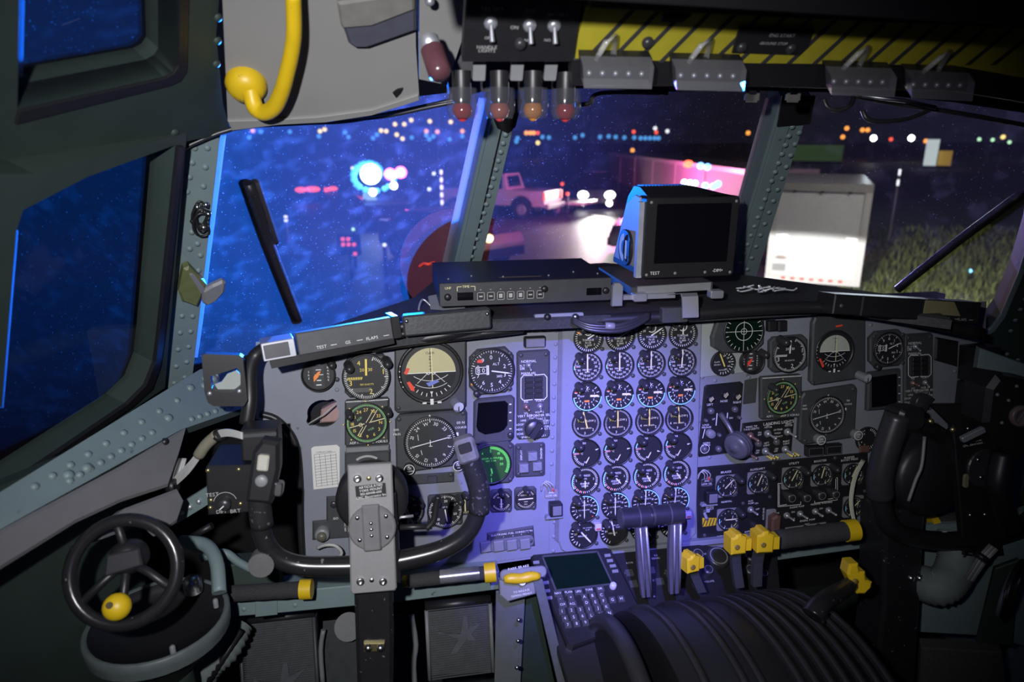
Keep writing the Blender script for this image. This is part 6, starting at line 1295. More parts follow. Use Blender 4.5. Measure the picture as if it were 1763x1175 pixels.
for k, (fx, hx0, hx1, hy, nm, wd) in enumerate(((1112, 1070, 1122, 892, 'left', 1), (1160, 1124, 1174, 887, 'right', 1))):
    foot = at(fx, 1026 - 6 * k, 1.19); hc = at((hx0 + hx1) / 2 + (6 if k == 0 else 12), hy + 14, 1.125)
    o, B = lever('throttle_lever', '%s throttle lever with fat black roller grip in front of the centre stack' % nm, foot, hc, LEV, .0085)
    put('lever_edge', MB().tube([foot + Vector((.0085, -.006, 0)), hc + Vector((.0085, -.006, 0))], .0022, 6), ALU, o)
    put('lever_edge', MB().tube([foot + Vector((-.002, -.006, 0)), hc + Vector((-.002, -.006, 0))], .0016, 6), ALU, o)
    A, Bq = at(hx0, hy + 1, 1.12), at(hx1, hy - 3, 1.128)
    put('grip', MB().cyl(A, Bq, .0165, .0165, 24), THR, o)
    put('grip_band', MB().cyl(A.lerp(Bq, .52), A.lerp(Bq, .56), .0172, .0172, 24), DARK, o); put('grip_end', MB().cyl(A - (Bq - A).normalized() * .003, A, .0145, .0165, 24), KNOBG, o)
def cond(lab, foot, head, yaw, s=1.0, bend=(0, 0, 0)):
    o, B = lever('condition_lever', lab, foot, head, DARK, .008, 'yellow-headed condition levers')
    M = Matrix.Translation(B) @ Matrix.Rotation(yaw, 4, 'Z') @ Matrix.Rotation(RAD(-8), 4, 'X')
    put('lever_head', MB().slab([(-.013 * s, -.016 * s), (.013 * s, -.016 * s), (.014 * s, .012 * s), (.006 * s, .016 * s), (.004 * s, .019 * s), (-.004 * s, .019 * s), (-.006 * s, .015 * s), (-.014 * s, .013 * s)], -.014 * s, .014 * s, .003), YELLOW, o, M @ Matrix.Rotation(RAD(90), 4, 'X'))
    put('head_socket', MB().lathe([(.0045, 0), (.0045, .0012), (.002, .0012), (0, .0004)], 12), mat('socket_dark', (.20, .14, .02), .5), o, M @ Matrix.Rotation(RAD(90), 4, 'X') @ Matrix.Translation((-.004, -.002, .0142)))
    put('head_step', MB().box((.0185 * s, 0, -.002), (.010 * s, .020 * s, .020 * s)), YELLOW, o, M)
cond('yellow-headed lever nearest the throttles', at(1207, 1018, 1.19), at(1188, 968, 1.15), RAD(10), .9)
cond('yellow-headed lever below the emergency brake gauge', at(1272, 1010, 1.17), at(1266, 934, 1.13), RAD(0))
cond('yellow-headed lever touching the foam bar under the hydraulic gauges', at(1302, 1008, 1.17), at(1312, 930, 1.12), RAD(-5), 1.05)
o = thing('flap_lever', 'dark bent flap lever with stepped yellow head right of the pedestal', 'lever', None)
P = smooth_path([at(*q) for q in ((1400, 1062, .99), (1415, 1040, 1.0), (1445, 1020, 1.03), (1468, 1005, 1.05))], 5)
put('lever_arm', MB().tube(P, [.017 - .0004 * i for i in range(len(P))], 12), BLACKW, o)
FP = Plane(at(1472, 992, 1.05), (1, -.2, 0), (0, .2, .98)); pb = (1472, 992)
put('lever_head', MB().slab(FP.poly([(1453, 985), (1457, 967), (1472, 966), (1475, 980), (1484, 980), (1486, 994), (1496, 998), (1494, 1008), (1484, 1018), (1470, 1018), (1461, 1002)], pb), -.014, .012, .003), YELLOW, o, FP.fr(*pb))
put('head_socket', MB().lathe([(.005, 0), (.005, .0012), (0, .0012)], 12), mat('socket_dark', (.20, .14, .02), .5), o, FP.fr(1466, 996, .0122))

# ================================================================== RIGHT SIDE
o = thing('air_duct', 'ribbed grey fabric air duct in the right footwell', 'duct', None)
P_ = smooth_path([at(1648, 915, 1.30), at(1648, 960, 1.29), at(1640, 990, 1.28), at(1618, 1012, 1.27), at(1590, 1005, 1.30)], 14)
put('duct_hose', MB().tube(P_, [.030 + .0045 * (i % 2) for i in range(len(P_))], 14), HOSE, o)
o = thing('right_lower_panel', 'grey green metal panels of the right footwell', 'panel set', None)
RP = Plane(at(1640, 1000, 1.40), (.9, -.42, 0), (0, 0, 1))
put('back_sheet', wpoly(RP, [(1592, 905), (1680, 900), (1763, 880), (1900, 900), (1900, 1150), (1700, 1095), (1575, 1088)], -.01, 0), TEAL, o)
put('upper_sheet', wpoly(RP, [(1600, 905), (1640, 905), (1662, 915), (1665, 925), (1600, 935)], .02, .03, .002), TEAL, o)
put('angled_sheet', wpoly(RP, [(1700, 960), (1740, 945), (1730, 1090), (1670, 1085)], .03, .04, .002), TEAL_D, o)
put('mesh_cover', wpoly(RP, [(1575, 1088), (1710, 1095), (1720, 1180), (1570, 1180)], .02, .05, .003), mat('brown_mesh', (.07, .066, .058), .9, var=.5, scale=250), o)
o = thing('tied_wires', 'tied grey wire bundle slanting beside the right air duct', 'wires', None)
for k in range(5): put('wire', MB().tube([at(1662 + 3 * k, 997 + k, 1.24), at(1686 + 3 * k, 958 + 2 * k, 1.23), at(1705 + 3 * k, 938 + 2 * k, 1.22)], .0028, 6), WIREW if k % 2 else GREYBOX, o)
put('bundle_tie', MB().tube([at(1686, 964, 1.225), at(1692, 956, 1.225)], .013, 10), BLACK, o)
o = thing('coiled_cable', 'coil of black cable hanging at the right side wall', 'cable', None)
for k in range(3):
    c = at(1735 + 4 * k, 1020, 1.12); put('cable_turn', MB().tube([c + Vector((.045 * math.cos(a), .03 * math.cos(a), .040 * math.sin(a) + .006 * k)) for a in [2 * math.pi * i / 24 for i in range(24)]], .0034, 8, True), BLACK if k else mat('cable_grey', (.10, .10, .11), .5), o)
o = thing('oxygen_regulator', 'black oxygen regulator with hose at the right edge of the cockpit', 'regulator', frame(at(1735, 700, 1.12), (1, -.15, 0), (0, .1, 1)))
put('body', MB().slab([(-.035, .03), (-.022, .052), (.05, .04), (.06, -.075), (.03, -.10), (-.01, -.06), (-.034, -.03)], -.06, .0, .008), BLACK, o)
put('dial_ring', MB().lathe([(.018, 0), (.018, .006), (.013, .009), (.012, .004), (0, .004)], 20), mat('dusky_rose_ring', (.16, .12, .12), .4), o, TR(.022, -.016, 0))
put('dial_mark', MB().line(-.006, -.008, .004, .008, .0025, .0045), ALU, o, TR(.022, -.016, 0))
mm = MB()
for u, v in ((-.02, .02), (0, .01), (-.006, -.028), (.01, .034), (.03, .02)): mm.dome(u, v, 0, .003, .003)
stuff(put('screws', mm, GREYBOX, o))
put('hose', MB().tube(smooth_path([(.02, -.09, -.02), (.01, -.14, -.01), (.03, -.19, -.02), (.06, -.23, -.03)], 5), .018, 12), BLACK, o)
put('side_lever', MB().rbox((0, 0, 0), (.040, .010, .008), .002), ALU, o, TR(-.052, -.048, .0, RAD(28)))
o = thing('side_wall_frames', 'grey green structural frames of the right side wall beside the copilot panel', 'frames', None)
RS = Plane(at(1720, 660, 1.32), (.92, -.39, 0), (0, .05, 1))
put('upper_frame', wpoly(RS, [(1688, 600), (1800, 640), (1800, 700), (1740, 660), (1680, 652)], -.02, 0, .002), TEAL, o)
put('vertical_frame', wpoly(RS, [(1688, 652), (1700, 652), (1706, 720), (1690, 715), (1676, 716)], -.02, .004, .002), TEAL, o)
put('lower_frame', wpoly(RS, [(1700, 720), (1755, 740), (1745, 790), (1745, 850), (1712, 850), (1706, 780)], -.02, .0, .002), TEAL, o)
put('low_shelf', wpoly(RS, [(1700, 890), (1800, 860), (1800, 910), (1715, 925)], .0, .03, .002), TEAL, o)
o = thing('foam_grab_bar', 'dim foam grab bar with yellow ends right of the copilot column', 'grab bar', None)
put('foam_sleeve', MB().tube([at(1610, 900, 1.40), at(1715, 885, 1.41)], .015, 14), FOAM, o)
put('yellow_clamp', MB().cyl(at(1601, 903, 1.395), at(1613, 901, 1.395), .016, .016, 14), YELLOW, o); put('yellow_clamp', MB().cyl(at(1717, 884, 1.40), at(1727, 882, 1.40), .018, .018, 14), YELLOW, o)

# ================================================================== OVERHEAD
OP = Plane(at(900, 110, .80), (1, 0, 0), (0, -.66, .75)); pb = (1100, 60)
LO = lambda x, y: OP.loc(x, y, pb)
ov = thing('overhead_panel', 'overhead panel with yellow and black hazard stripes', 'overhead panel', OP.fr(*pb))
put('black_switch_panel', MB().slab([LO(*q) for q in ((806, -60), (1012, -60), (990, 108), (796, 108))], -.02, 0, .002), BLACK, ov)
put('striped_panel', MB().slab([LO(*q) for q in ((1010, 8), (1340, 24), (1800, 44), (1800, 140), (1640, 112), (1280, 108), (990, 100), (996, 60))], -.02, .002, .001), mat('hazard_yellow', (.36, .31, .02), .55, var=.15, scale=40), ov)
put('upper_black_rim', MB().slab([LO(*q) for q in ((1008, -70), (1900, -70), (1900, 52), (1500, 34), (1012, 10))], -.02, .006, .002), BLACK, ov)
for k in range(17):
    x = 1000 + k * 44; a = [LO(x, 104 + min(6, k * .5)), LO(x + 9, 104 + min(6, k * .5)), LO(x + 97, 12 + k * 1.7), LO(x + 88, 12 + k * 1.7)]
    put('black_stripe', MB().slab(a, .002, .0026), INK, ov)
put('lower_black_rim', MB().slab([LO(*q) for q in ((985, 100), (1280, 104), (1640, 110), (1900, 140), (1900, 200), (1640, 158), (1290, 150), (985, 148))], -.03, .001, .002), BLACK, ov)
for pts in ([(1270, 44), (1400, 48), (1390, 78), (1375, 92), (1258, 88)], [(1140, 22), (1190, 22), (1172, 36), (1136, 34)]): put('black_subpanel', MB().slab([LO(*q) for q in pts], .0028, .005, .001), BLACK, ov)
t = MB()
for tx, x, y, s in (('FIRE EXT', 848, 10, .0058), ('TEST', 912, 14, .0058), ('BATTERY', 960, 20, .005), ('OFF', 840, 60, .005), ('NO 1', 910, 64, .005), ('NO 2', 945, 64, .005), ('ON', 885, 42, .006), ('HANDLE', 838, 76, .006), ('LIGHTS', 838, 82, .006), ('ENG START', 1345, 56, .006), ('GROUND STOP', 1330, 70, .005)): t.text(tx, s, *LO(x, y), .0056)
put('lettering', t, mat('grey_print', (.42, .42, .42), .6, var=0), ov)
for x, y in ((845, 40), (912, 44), (954, 44)): u, v = LO(x, y); put('switch_nut', MB().lathe([(.0078, 0), (.0072, .003), (.0045, .005), (0, .005)], 12), ALU, ov, TR(u, v, 0)); put('switch_bat', MB().cyl((u, v, .004), (u + .001, v - .012, .016), .002, .003, 8), ALU, ov)
for x, y in ((895, 72), (1114, 70), (1275, 78), (1360, 80)): u, v = LO(x, y); put('round_stud', MB().lathe([(.007, 0), (.007, .004), (.004, .007), (0, .007)], 12), KNOBG, ov, TR(u, v, .002))
def guard(lab, x0, x1, y0, y1, sl):
    b_ = ((x0 + x1) / 2, (y0 + y1) / 2); o = thing('switch_guard', lab, 'switch guard', OP.fr(*b_, .006), 'clear plastic switch guards')
    Q = OP.poly([(x0, y0), (x1, y0 + sl), (x1 - 4, y1 + sl), (x0 + 2, y1)], b_)
    m = MB(); q = ccw(Q); n = 4; z0, z1 = .012, .030
    B0 = [m._v((x, y, z0)) for x, y in q]; B1 = [m._v((x, y, z1)) for x, y in q]
    for i in range(n): j = (i + 1) % n; m.face((B0[i], B0[j], B1[j], B1[i]))
    m.face(B1); put('clear_box', m, CLEARP, o)
    put('base_bar', MB().slab(Q, 0, .012, .001), BLACK, o)
    W2 = (OP.hit(x1, y0) - OP.hit(x0, y0)).length
    for k in range(5): put('toggle_tip', MB().sphere((-W2 * .38 + W2 * .19 * k, -.004, .018), .0034, 8, 6), ALU, o)
    put('hinge_arm', MB().tube([(-W2 * .3, .01, .012), (-W2 * .24, .035, .016), (-W2 * .12, .04, .012), (-W2 * .06, .012, .010)], .0035, 8), clear_plastic('clear_arm', (.55, .55, .55), .4), o)
guard('clear guard box over switches at the left end of the hazard stripes', 994, 1114, 80, 118, 2)
guard('clear guard box over switches in the middle of the hazard stripes', 1150, 1270, 85, 122, 3)
guard('clear guard box over switches right of the centre post top', 1412, 1524, 98, 132, 4)
guard('clear guard box over switches at the right end of the hazard stripes', 1548, 1656, 104, 138, 6)
FHP = Plane(at(900, 150, .86), (1, 0, 0), (0, -.45, .89))
for k, (x, y, lm, lab) in enumerate(((795, 152, REDLENS, 'leftmost red fire handle lamp below the black switch panel'), (860, 152, mat('dim_red_lens', (.26, .07, .05), .2), 'second dim red fire handle lamp below the black switch panel'), (918, 152, AMBLENS, 'amber fire handle lamp with clear cap'), (974, 154, REDLENS, 'rightmost red fire handle lamp next to the hazard stripes'))):
    M = FHP.fr(x, y, .0) @ Matrix.Rotation(RAD(62), 4, 'X')
    o = thing('fire_handle_lamp', lab, 'lamp', M, 'fire handle lamps')
    put('clear_cup', MB().lathe([(.019, .0), (.020, .012), (.0195, .028), (.016, .036)], 20), CLEARD, o)
    put('lamp_base', MB().lathe([(.012, -.02), (.012, .014), (.009, .020), (0, .021)], 18), BLACK, o)
    put('lens', MB().sphere((0, 0, .026), .0125, 16, 10), lm, o)
    put('lens_spot', MB().sphere((0, 0, .034), .0062, 10, 6), mat('lens_core_red', (.55, .05, .06), .3, emit=(.9, .05, .06), estr=.05) if lm is not AMBLENS else mat('lens_core_amber', (.6, .25, .05), .3), o)
    if k < 3:
        u = FHP.fr(x + 30, y - 30, .0); put('spacer_clip', MB().rbox((0, 0, 0), (.016, .024, .006), .002), GREYBOX, o, M.inverted() @ u)
o = thing('indicator_cap', 'tilted reddish clear lamp cap at the left end of the overhead panel', 'lamp', frame(at(752, 110, .80), (1, .1, .2), (-.2, .2, 1)))
put('cap', MB().lathe([(.014, -.02), (.014, .012), (.010, .018), (0, .02)], 18), mat('dusky_red_cap', (.10, .04, .05), .25), o, Matrix.Rotation(RAD(70), 4, 'X')); put('cap_base', MB().lathe([(.012, -.034), (.012, -.02), (0, -.02)], 14), ALU, o, Matrix.Rotation(RAD(70), 4, 'X'))
put('strip_screw', MB().sphere((0.01, .07, 0), .006, 8, 6), ALU, o)
# header wiring and brackets
o = thing('header_cables', 'black cables strung along the top of the windshield', 'cables', None)
for pts in ([(300, 262, .98), (400, 222, 1.0), (520, 212, 1.02), (600, 208, 1.04), (700, 190, 1.06), (800, 168, 1.06)], [(560, 209, 1.03), (660, 200, 1.05), (740, 184, 1.06), (800, 172, 1.06)], [(990, 180, 1.02), (1015, 178, 1.02), (1035, 160, 1.02), (1150, 160, 1.02)], [(1418, 170, 1.02), (1425, 185, 1.02), (1445, 190, 1.02), (1465, 180, 1.02), (1470, 165, 1.02)], [(1470, 165, 1.02), (1550, 180, 1.03), (1650, 195, 1.04), (1800, 222, 1.06)], [(1485, 190, 1.02), (1500, 208, 1.02), (1560, 205, 1.03), (1610, 185, 1.04)]):
    put('cable', MB().tube(smooth_path([at(*q) for q in pts], 5), .0035, 8), mat('cable_black', (.03, .03, .032), .35), o)
for x, y in ((1295, 150), (1366, 150)):
    b_ = frame(at(x, y, .97), (1, 0, 0), (0, -.1, 1)); oo = thing('header_bracket', 'small worn metal bracket %s on the black header' % ('left of the right post' if x < 1330 else 'at the right post top'), 'bracket', b_)
    put('bracket_frame', MB().outline([(-.008, -.018), (.010, -.018), (.008, .018), (-.004, .018)], .005, .002).slab([(-.008, -.018), (.010, -.018), (.010, -.010), (-.008, -.010)], -.004, .004), mat('worn_bracket', (.18, .17, .16), .5, .4), oo)
o = thing('chrome_strip', 'bright metal strip along the header above the copilot windshield', 'strip', None); put('strip_bar', MB().tube([at(1483, 165, 1.0), at(1560, 174, 1.0), at(1612, 186, 1.0)], .003, 8), STEEL, o)
# yellow grab handle
o = thing('ceiling_grab_handle', 'curved yellow grab handle on the ceiling liner', 'handle', None)
hp_ = [(506, -60), (508, 0), (504, 40), (494, 85), (486, 115), (474, 142), (456, 158), (440, 156), (432, 140)]
P = smooth_path([LN.hit(x, y) + LN.n * h for (x, y), h in zip(hp_, (.045, .05, .05, .05, .048, .045, .038, .028, .012))], 4)
put('grip', MB().tube(P, [.0085 + .003 * (i / len(P)) for i in range(len(P))], 14), YELLOW, o)
put('mount_foot', MB().lathe([(.026, 0), (.026, .008), (.020, .018), (.010, .022), (0, .022)], 22), YELLOW, o, LN.fr(424, 142, .0))

# ================================================================== OUTSIDE
GZ = -2.1
ASPH = mat('wet_asphalt', (.055, .055, .06), .55, var=.5, scale=.35)
GRASS = mat('rough_grass', (.10, .125, .03), .9, var=.75, scale=.9)
struct(put('ground', MB().box((60, 180, GZ - .1), (700, 420, .2)), ASPH), 'dark wet apron outside')
gp = [atZ(x, y, GZ) for x, y in ((1475, 520), (1500, 330), (1560, 262), (1900, 262), (2300, 600), (1700, 700), (1500, 700))]
gm_ = MB(); random.seed(3)
gm_.slab([(p_.x, p_.y) for p_ in gp], GZ, GZ + .03)
struct(put('grass_verge', gm_, GRASS), 'rough grass verge beside the apron')
mm = MB(); random.seed(5); na = 0
while na < 5200:
    x, y = random.uniform(1440, 1763), random.uniform(395, 560)
    if x < 1480 and y < 500: continue
    p_ = atZ(x, y, GZ); na += 1; h = random.uniform(.10, .34); a = random.uniform(0, 6.28); w_ = random.uniform(.02, .05); dx, dy = w_ * math.cos(a), w_ * math.sin(a); lx, ly = random.uniform(-.12, .12), random.uniform(-.12, .12)
    mm.poly([(p_.x - dx, p_.y - dy, GZ + .02), (p_.x + dx, p_.y + dy, GZ + .02), (p_.x + lx, p_.y + ly, GZ + h)])
tag(stuff(put('grass_tufts', mm, mat('grass_blades', (.16, .19, .05), .9, var=.6, scale=.8))), 'dry tufts of grass on the verge right of the white trailer', 'grass')
def horiz(v): v = Vector((v.x, v.y, 0)); return v.normalized()
def vframe(pos, fwd):            # x right, y forward, z up; origin on the ground
    f = horiz(fwd); r = Vector((f.y, -f.x, 0)); m = Matrix((r, f, Vector((0, 0, 1)))).transposed().to_4x4(); m.translation = pos; return m
DARKCAR = mat('dark_vehicle_paint', (.02, .02, .025), .3, var=0)
WHITECAR = mat('white_vehicle_paint', (.55, .53, .52), .35, var=0.05)
CARGLASS = mat('car_glass', (.01, .012, .02), .1, var=0)
TYRE = mat('tyre_rubber', (.015, .015, .015), .8, var=.2)
RIM = mat('wheel_rim', (.5, .5, .5), .35, .6)
E_W, E_WW, E_B, E_R, E_O, E_Y, E_C = emis('white_lamp', (1, .98, .95), 9), emis('dim_white_lamp', (.9, .95, 1), 1.3), emis('blue_taxiway_lamp', (.10, .42, .95), .85), emis('red_lamp', (1, .10, .05), 1.6), emis('orange_lamp', (1, .36, .06), 1.6), emis('yellow_lamp', (1, .72, .22), 1.6), emis('cyan_lamp', (.2, .6, 1), 3.0)
E_G = emis('green_white_lamp', (.55, 1, .6), 1.3); E_PB = emis('police_blue_lamp', (.45, .75, 1), 14); E_PR = emis('police_red_lamp', (1, .12, .45), 9); E_HB = emis('light_bar_blue', (.12, .35, 1), 6)
def wheel(o, x, y, r=.38, w_=.24):
    t = put('wheel', MB().cyl((x - w_ / 2, y, r), (x + w_ / 2, y, r), r, r, 20), TYRE, o)
    for s_ in (-1, 1): put('hubcap', MB().cyl((x + s_ * w_ / 2, y, r), (x + s_ * (w_ / 2 + .02), y, r), r * .58, r * .5, 14), RIM, t)
def body(mb, prof, hw, hw2=None):    # side profile (y,z) extruded over the width
    hw2 = hw2 or [hw] * len(prof)
    a = [mb._v((-k, y, z)) for (y, z), k in zip(prof, hw2)]; b = [mb._v((k, y, z)) for (y, z), k in zip(prof, hw2)]; n = len(prof)
    for i in range(n): j = (i + 1) % n; mb.face((a[i], a[j], b[j], b[i]))
    mb.face(a[::-1]); mb.face(b); return mb
def car(name, lab, cat, pos, fwd, paint, suv=True):
    o = thing(name, lab, cat, vframe(pos, fwd))
    h = 1.85 if suv else 1.5
    put('car_body', body(MB(), [(-2.35, .35), (2.35, .35), (2.42, .75), (2.3, 1.02), (1.1, 1.10), (-2.35, 1.12), (-2.42, .7)], .95), paint, o)
    put('cabin', body(MB(), [(1.1, 1.10), (.4, h), (-2.0 if suv else -1.2, h), (-2.3 if suv else -1.9, 1.12)], .9, [.92, .74, .74, .92]), CARGLASS, o)
    put('roof', MB().rbox((0, -.8 if suv else -.4, h), (1.46, 2.3 if suv else 1.5, .06), .2, .02), paint, o)
    for x in (-.86, .86):
        for y in (-1.45, 1.45): wheel(o, x, y)
    put('bumper', MB().rbox((0, 2.42, .5), (1.8, .12, .25), .03), TYRE, o); put('bumper', MB().rbox((0, -2.44, .5), (1.8, .12, .25), .03), TYRE, o)
    return o
def lamps(o, name, mats_px, m, r, sq=(1, 1, 1)):
    for p_ in mats_px: put(name, MB().sphere((0, 0, 0), r, 14, 8, sq), m, o, o.matrix_world.inverted() @ Matrix.Translation(p_))
HALO = emis('halo_cyan', (.06, .40, 1), 2.2)  # for cyan globes added around the blue lamp to imitate its halo
# left police car: its lamps flood the pilot windshield blue and magenta
c_ = at(655, 330, 30); pol = car('police_car', 'dark police car with dazzling blue and red lights seen through the pilot windshield', 'police car', Vector((c_.x, c_.y, GZ)), Vector((.15, -1, 0)), DARKCAR)
put('light_bar', MB().rbox((0, -.2, 1.95), (1.3, .3, .12), .05), TYRE, pol)
lamps(pol, 'blue_lamp', [at(638, 300, 28.4)], E_PB, .42); [lamps(pol, 'halo_globe', [at(638 + q * math.cos(a) , 300 + q * .8 * math.sin(a), 28.6)], HALO, .10 + .11 * (1 - q / 46)) for q, a in [(14 + 30 * ((k * .618) % 1), k * 2.4) for k in range(22)]];  lamps(pol, 'red_lamp', [at(672, 300, 28.4), at(690, 297, 28.4)], E_PR, .24); lamps(pol, 'head_lamp', [at(642, 331, 28.0), at(678, 320, 28.2)], E_W, .15)
SRC = at(640, 302, 27.6)
lamp('police_blue_light', 'SPOT', at(632, 300, 27.6), 240000, (0.004, 0.16, 1.0), tuple(WL.hit(600, 330)), spot_size=RAD(2.7), spot_blend=1.0, shadow_soft_size=.12)
lamp('police_red_light', 'SPOT', at(690, 298, 27.6), 21000, (1.0, 0.02, 0.30), tuple(WL.hit(790, 330)), spot_size=RAD(1.9), spot_blend=1.0, shadow_soft_size=.12)
# tail lights of two cars further left
for x, lab, xs in ((530, 'dark car showing red tail lights left of the wiper tip', (518, 535, 541)), (567, 'dark car showing red tail lights nearer the police car', (560, 573))):
    c_ = at(x, 335, 42 if x < 540 else 50); o = car('parked_car', lab, 'car', Vector((c_.x, c_.y, GZ)), Vector((-.1, 1, 0)), DARKCAR, False)
    lamps(o, 'tail_lamp', [at(q, 325 + (q % 3), 39.2 if x < 540 else 47) for q in xs], E_R, .22, (1.5, .5, .7))
# white pickup with a flat trailer
c_ = atZ(858, 371, GZ); o = thing('pickup_truck', 'white pickup truck seen from behind between the windshield posts', 'pickup truck', vframe(c_, Vector((-.80, .60, 0))))
put('truck_body', body(MB(), [(-2.9, .60), (2.7, .60), (2.75, 1.0), (2.6, 1.25), (1.3, 1.32), (1.3, 1.30), (-2.9, 1.30)], .98), WHITECAR, o)
put('cab', body(MB(), [(1.35, 1.30), (.75, 2.02), (-.75, 2.02), (-.95, 1.30)], .9, [.95, .76, .76, .95]), WHITECAR, o)
put('rear_window', MB().hexa([(-.66, -.93, 1.42), (.66, -.93, 1.42), (.66, -.90, 1.42), (-.66, -.90, 1.42), (-.60, -.82, 1.92), (.60, -.82, 1.92), (.60, -.78, 1.92), (-.60, -.78, 1.92)]), CARGLASS, o)
for s_ in (-1,):
    put('side_window', MB().hexa([(s_ * .97, -.72, 1.36), (s_ * .97, .98, 1.36), (s_ * .93, .98, 1.36), (s_ * .93, -.72, 1.36), (s_ * .80, -.62, 1.92), (s_ * .80, .66, 1.92), (s_ * .76, .66, 1.92), (s_ * .76, -.62, 1.92)]), CARGLASS, o)
for x in (-.9, .9):
    for y in (-1.75, 1.85): wheel(o, x, y, .44, .28)
    put('tail_lamp', MB().box((x * 1.02, -2.9, 1.08), (.16, .10, .36)), E_R, o)
put('bumper', MB().rbox((0, -3.0, .62), (1.9, .2, .22), .04), RIM, o); put('wheel_arch', MB().cyl((-1.0, -1.75, .52), (-.97, -1.75, .52), .56, .56, 20), TYRE, o)
c_ = atZ(955, 368, GZ); o = thing('flat_trailer', 'low flat trailer hitched behind the white pickup', 'trailer', vframe(c_, Vector((-.80, .60, 0))))
put('deck', MB().rbox((0, -.4, .62), (1.9, 3.0, .12), .05), WHITECAR, o); put('tow_bar', MB().box((0, 1.5, .55), (.1, 1.4, .1)), TYRE, o)
for x in (-.85, .85): wheel(o, x, -.5, .32, .2)
# oncoming vehicle with four lamps
c_ = atZ(1026, 362, GZ); o = car('oncoming_truck', 'dark vehicle facing us with four bright white headlights', 'vehicle', Vector((c_.x, c_.y, GZ)) + horiz(c_) * 2.4, -horiz(c_ - CAM), DARKCAR)
dl = (c_ - CAM).dot(FW) * .985
lamps(o, 'head_lamp', [at(1004, 336, dl), at(1050, 336, dl)], E_W, .20, (1.4, 1, 1)); lamps(o, 'fog_lamp', [at(1004, 349, dl), at(1049, 350, dl)], E_W, .16)
h0 = at(1026, 346, dl - .8)
lamp('headlight_beam', 'SPOT', h0 + Vector((0, 0, .5)), 2900, (1, .98, .90), atZ(960, 470, GZ), spot_size=RAD(76), spot_blend=.9, shadow_soft_size=.3)
# car half hidden behind the left post
c_ = atZ(772, 447, GZ); o = car('white_car', 'white car with one amber lamp half hidden behind the left windshield post', 'car', Vector((c_.x, c_.y, GZ)), Vector((.55, -.8, 0)), WHITECAR, False)
lamps(o, 'amber_lamp', [at(842, 411, 18.4)], emis('amber_head_lamp', (1, .72, .28), 5), .11)
lamp('amber_spill', 'POINT', at(848, 414, 18.0), 14, (1, .55, .12), shadow_soft_size=.1)
# long trailer lit magenta
A0, B0 = at(1285, 299, 22), at(1049, 256, 46); zt = (A0.z + B0.z) / 2 - .05
A0.z = B0.z = GZ; o = thing('long_box_trailer', 'long box trailer lit magenta behind the glareshield display', 'trailer', vframe((A0 + B0) / 2, B0 - A0)); LnT = (B0 - A0).length
put('box_body', MB().box((1.2, 0, (zt - GZ) / 2 + .45), (2.4, LnT, zt - GZ - .9)), mat('mauve_grey_side', (.36, .30, .34), .6, var=.08, scale=1), o)
put('top_rail', MB().box((-.03, 0, zt - GZ - .08), (.08, LnT, .16)), WHITECAR, o)
for k in range(5): put('side_seam', MB().box((-.01, -LnT / 2 + LnT * (k + 1) / 6, (zt - GZ) / 2 + .45), (.05, .06, zt - GZ - 1.0)), WHITECAR, o)
for y in (-LnT * .42, -LnT * .36, LnT * .36, LnT * .42): wheel(o, .2, y, .5, .3)
c_ = at(1190, 330, 21.5); o = car('police_car', 'dark police car with red and blue light bars in front of the long trailer', 'police car', Vector((c_.x, c_.y, GZ)), Vector((-.9, .4, 0)), DARKCAR)
put('light_bar', MB().rbox((0, -.5, 1.95), (1.3, .3, .12), .05), TYRE, o)
lamps(o, 'red_bar_lamp', [at(1185, 283, 20)], emis('light_bar_red', (1, .12, .06), 5), .11, (1.4, 1, 1)); lamps(o, 'blue_bar_lamp', [at(1206, 286, 20), at(1218, 288, 20), at(1214, 320, 19.6), at(1228, 321, 19.6), at(1236, 317, 19.6)], E_HB, .10)
lamps(o, 'white_bar_lamp', [at(1178, 314, 19.6), at(1188, 315, 19.6), at(1197, 316, 19.6)], E_W, .08)
lamp('light_bar_spill_red', 'POINT', at(1150, 300, 19), 150, (1, .05, .25), shadow_soft_size=.2); lamp('light_bar_spill_blue', 'POINT', at(1240, 300, 16.0), 80, (.12, .2, 1), shadow_soft_size=.2)
lamp('light_bar_spill_far', 'POINT', at(1085, 300, 27), 1500, (1, .18, .55), shadow_soft_size=.3)
# white cargo trailer, its door lit by low beams
c_ = at(1396, 486, 15.6); fw = horiz(c_ - CAM); base = Vector((c_.x, c_.y, GZ)); o = thing('cargo_trailer', 'white enclosed cargo trailer with brightly lit rear door', 'trailer', vframe(base, fw))
wT = 150 / FPX * 15.6; z0 = c_.z - GZ; zt = at(1396, 313, 15.6).z - GZ
put('box_body', MB().box((0, 2.3, (z0 + zt) / 2), (wT, 4.5, zt - z0)), WHITECAR, o)
put('rear_door', MB().box((0, .02, (z0 + zt) / 2 - .05), (wT * .86, .06, (zt - z0) * .86)), mat('white_door', (.62, .63, .64), .5, var=.03), o)
for s_ in (-1, 1):
    put('door_post', MB().box((s_ * wT * .465, 0, (z0 + zt) / 2), (wT * .07, .10, zt - z0)), WHITECAR, o); put('door_hinge', MB().box((s_ * wT * .36, -.04, z0 + (zt - z0) * .47), (wT * .12, .04, .05)), RIM, o)
put('header_rail', MB().box((0, 0, zt - .08), (wT, .12, .18)), mat('header_grey', (.30, .29, .27), .5), o); put('sill_rail', MB().box((0, 0, z0 + .05), (wT, .12, .14)), WHITECAR, o)
for k in range(7): put('marker_lamp', MB().rbox((-wT * .30 + wT * .10 * k, -.07, z0 + .07), (.09, .02, .05), .02), mat('red_reflector', (.5, .06, .04), .4, var=0), o)
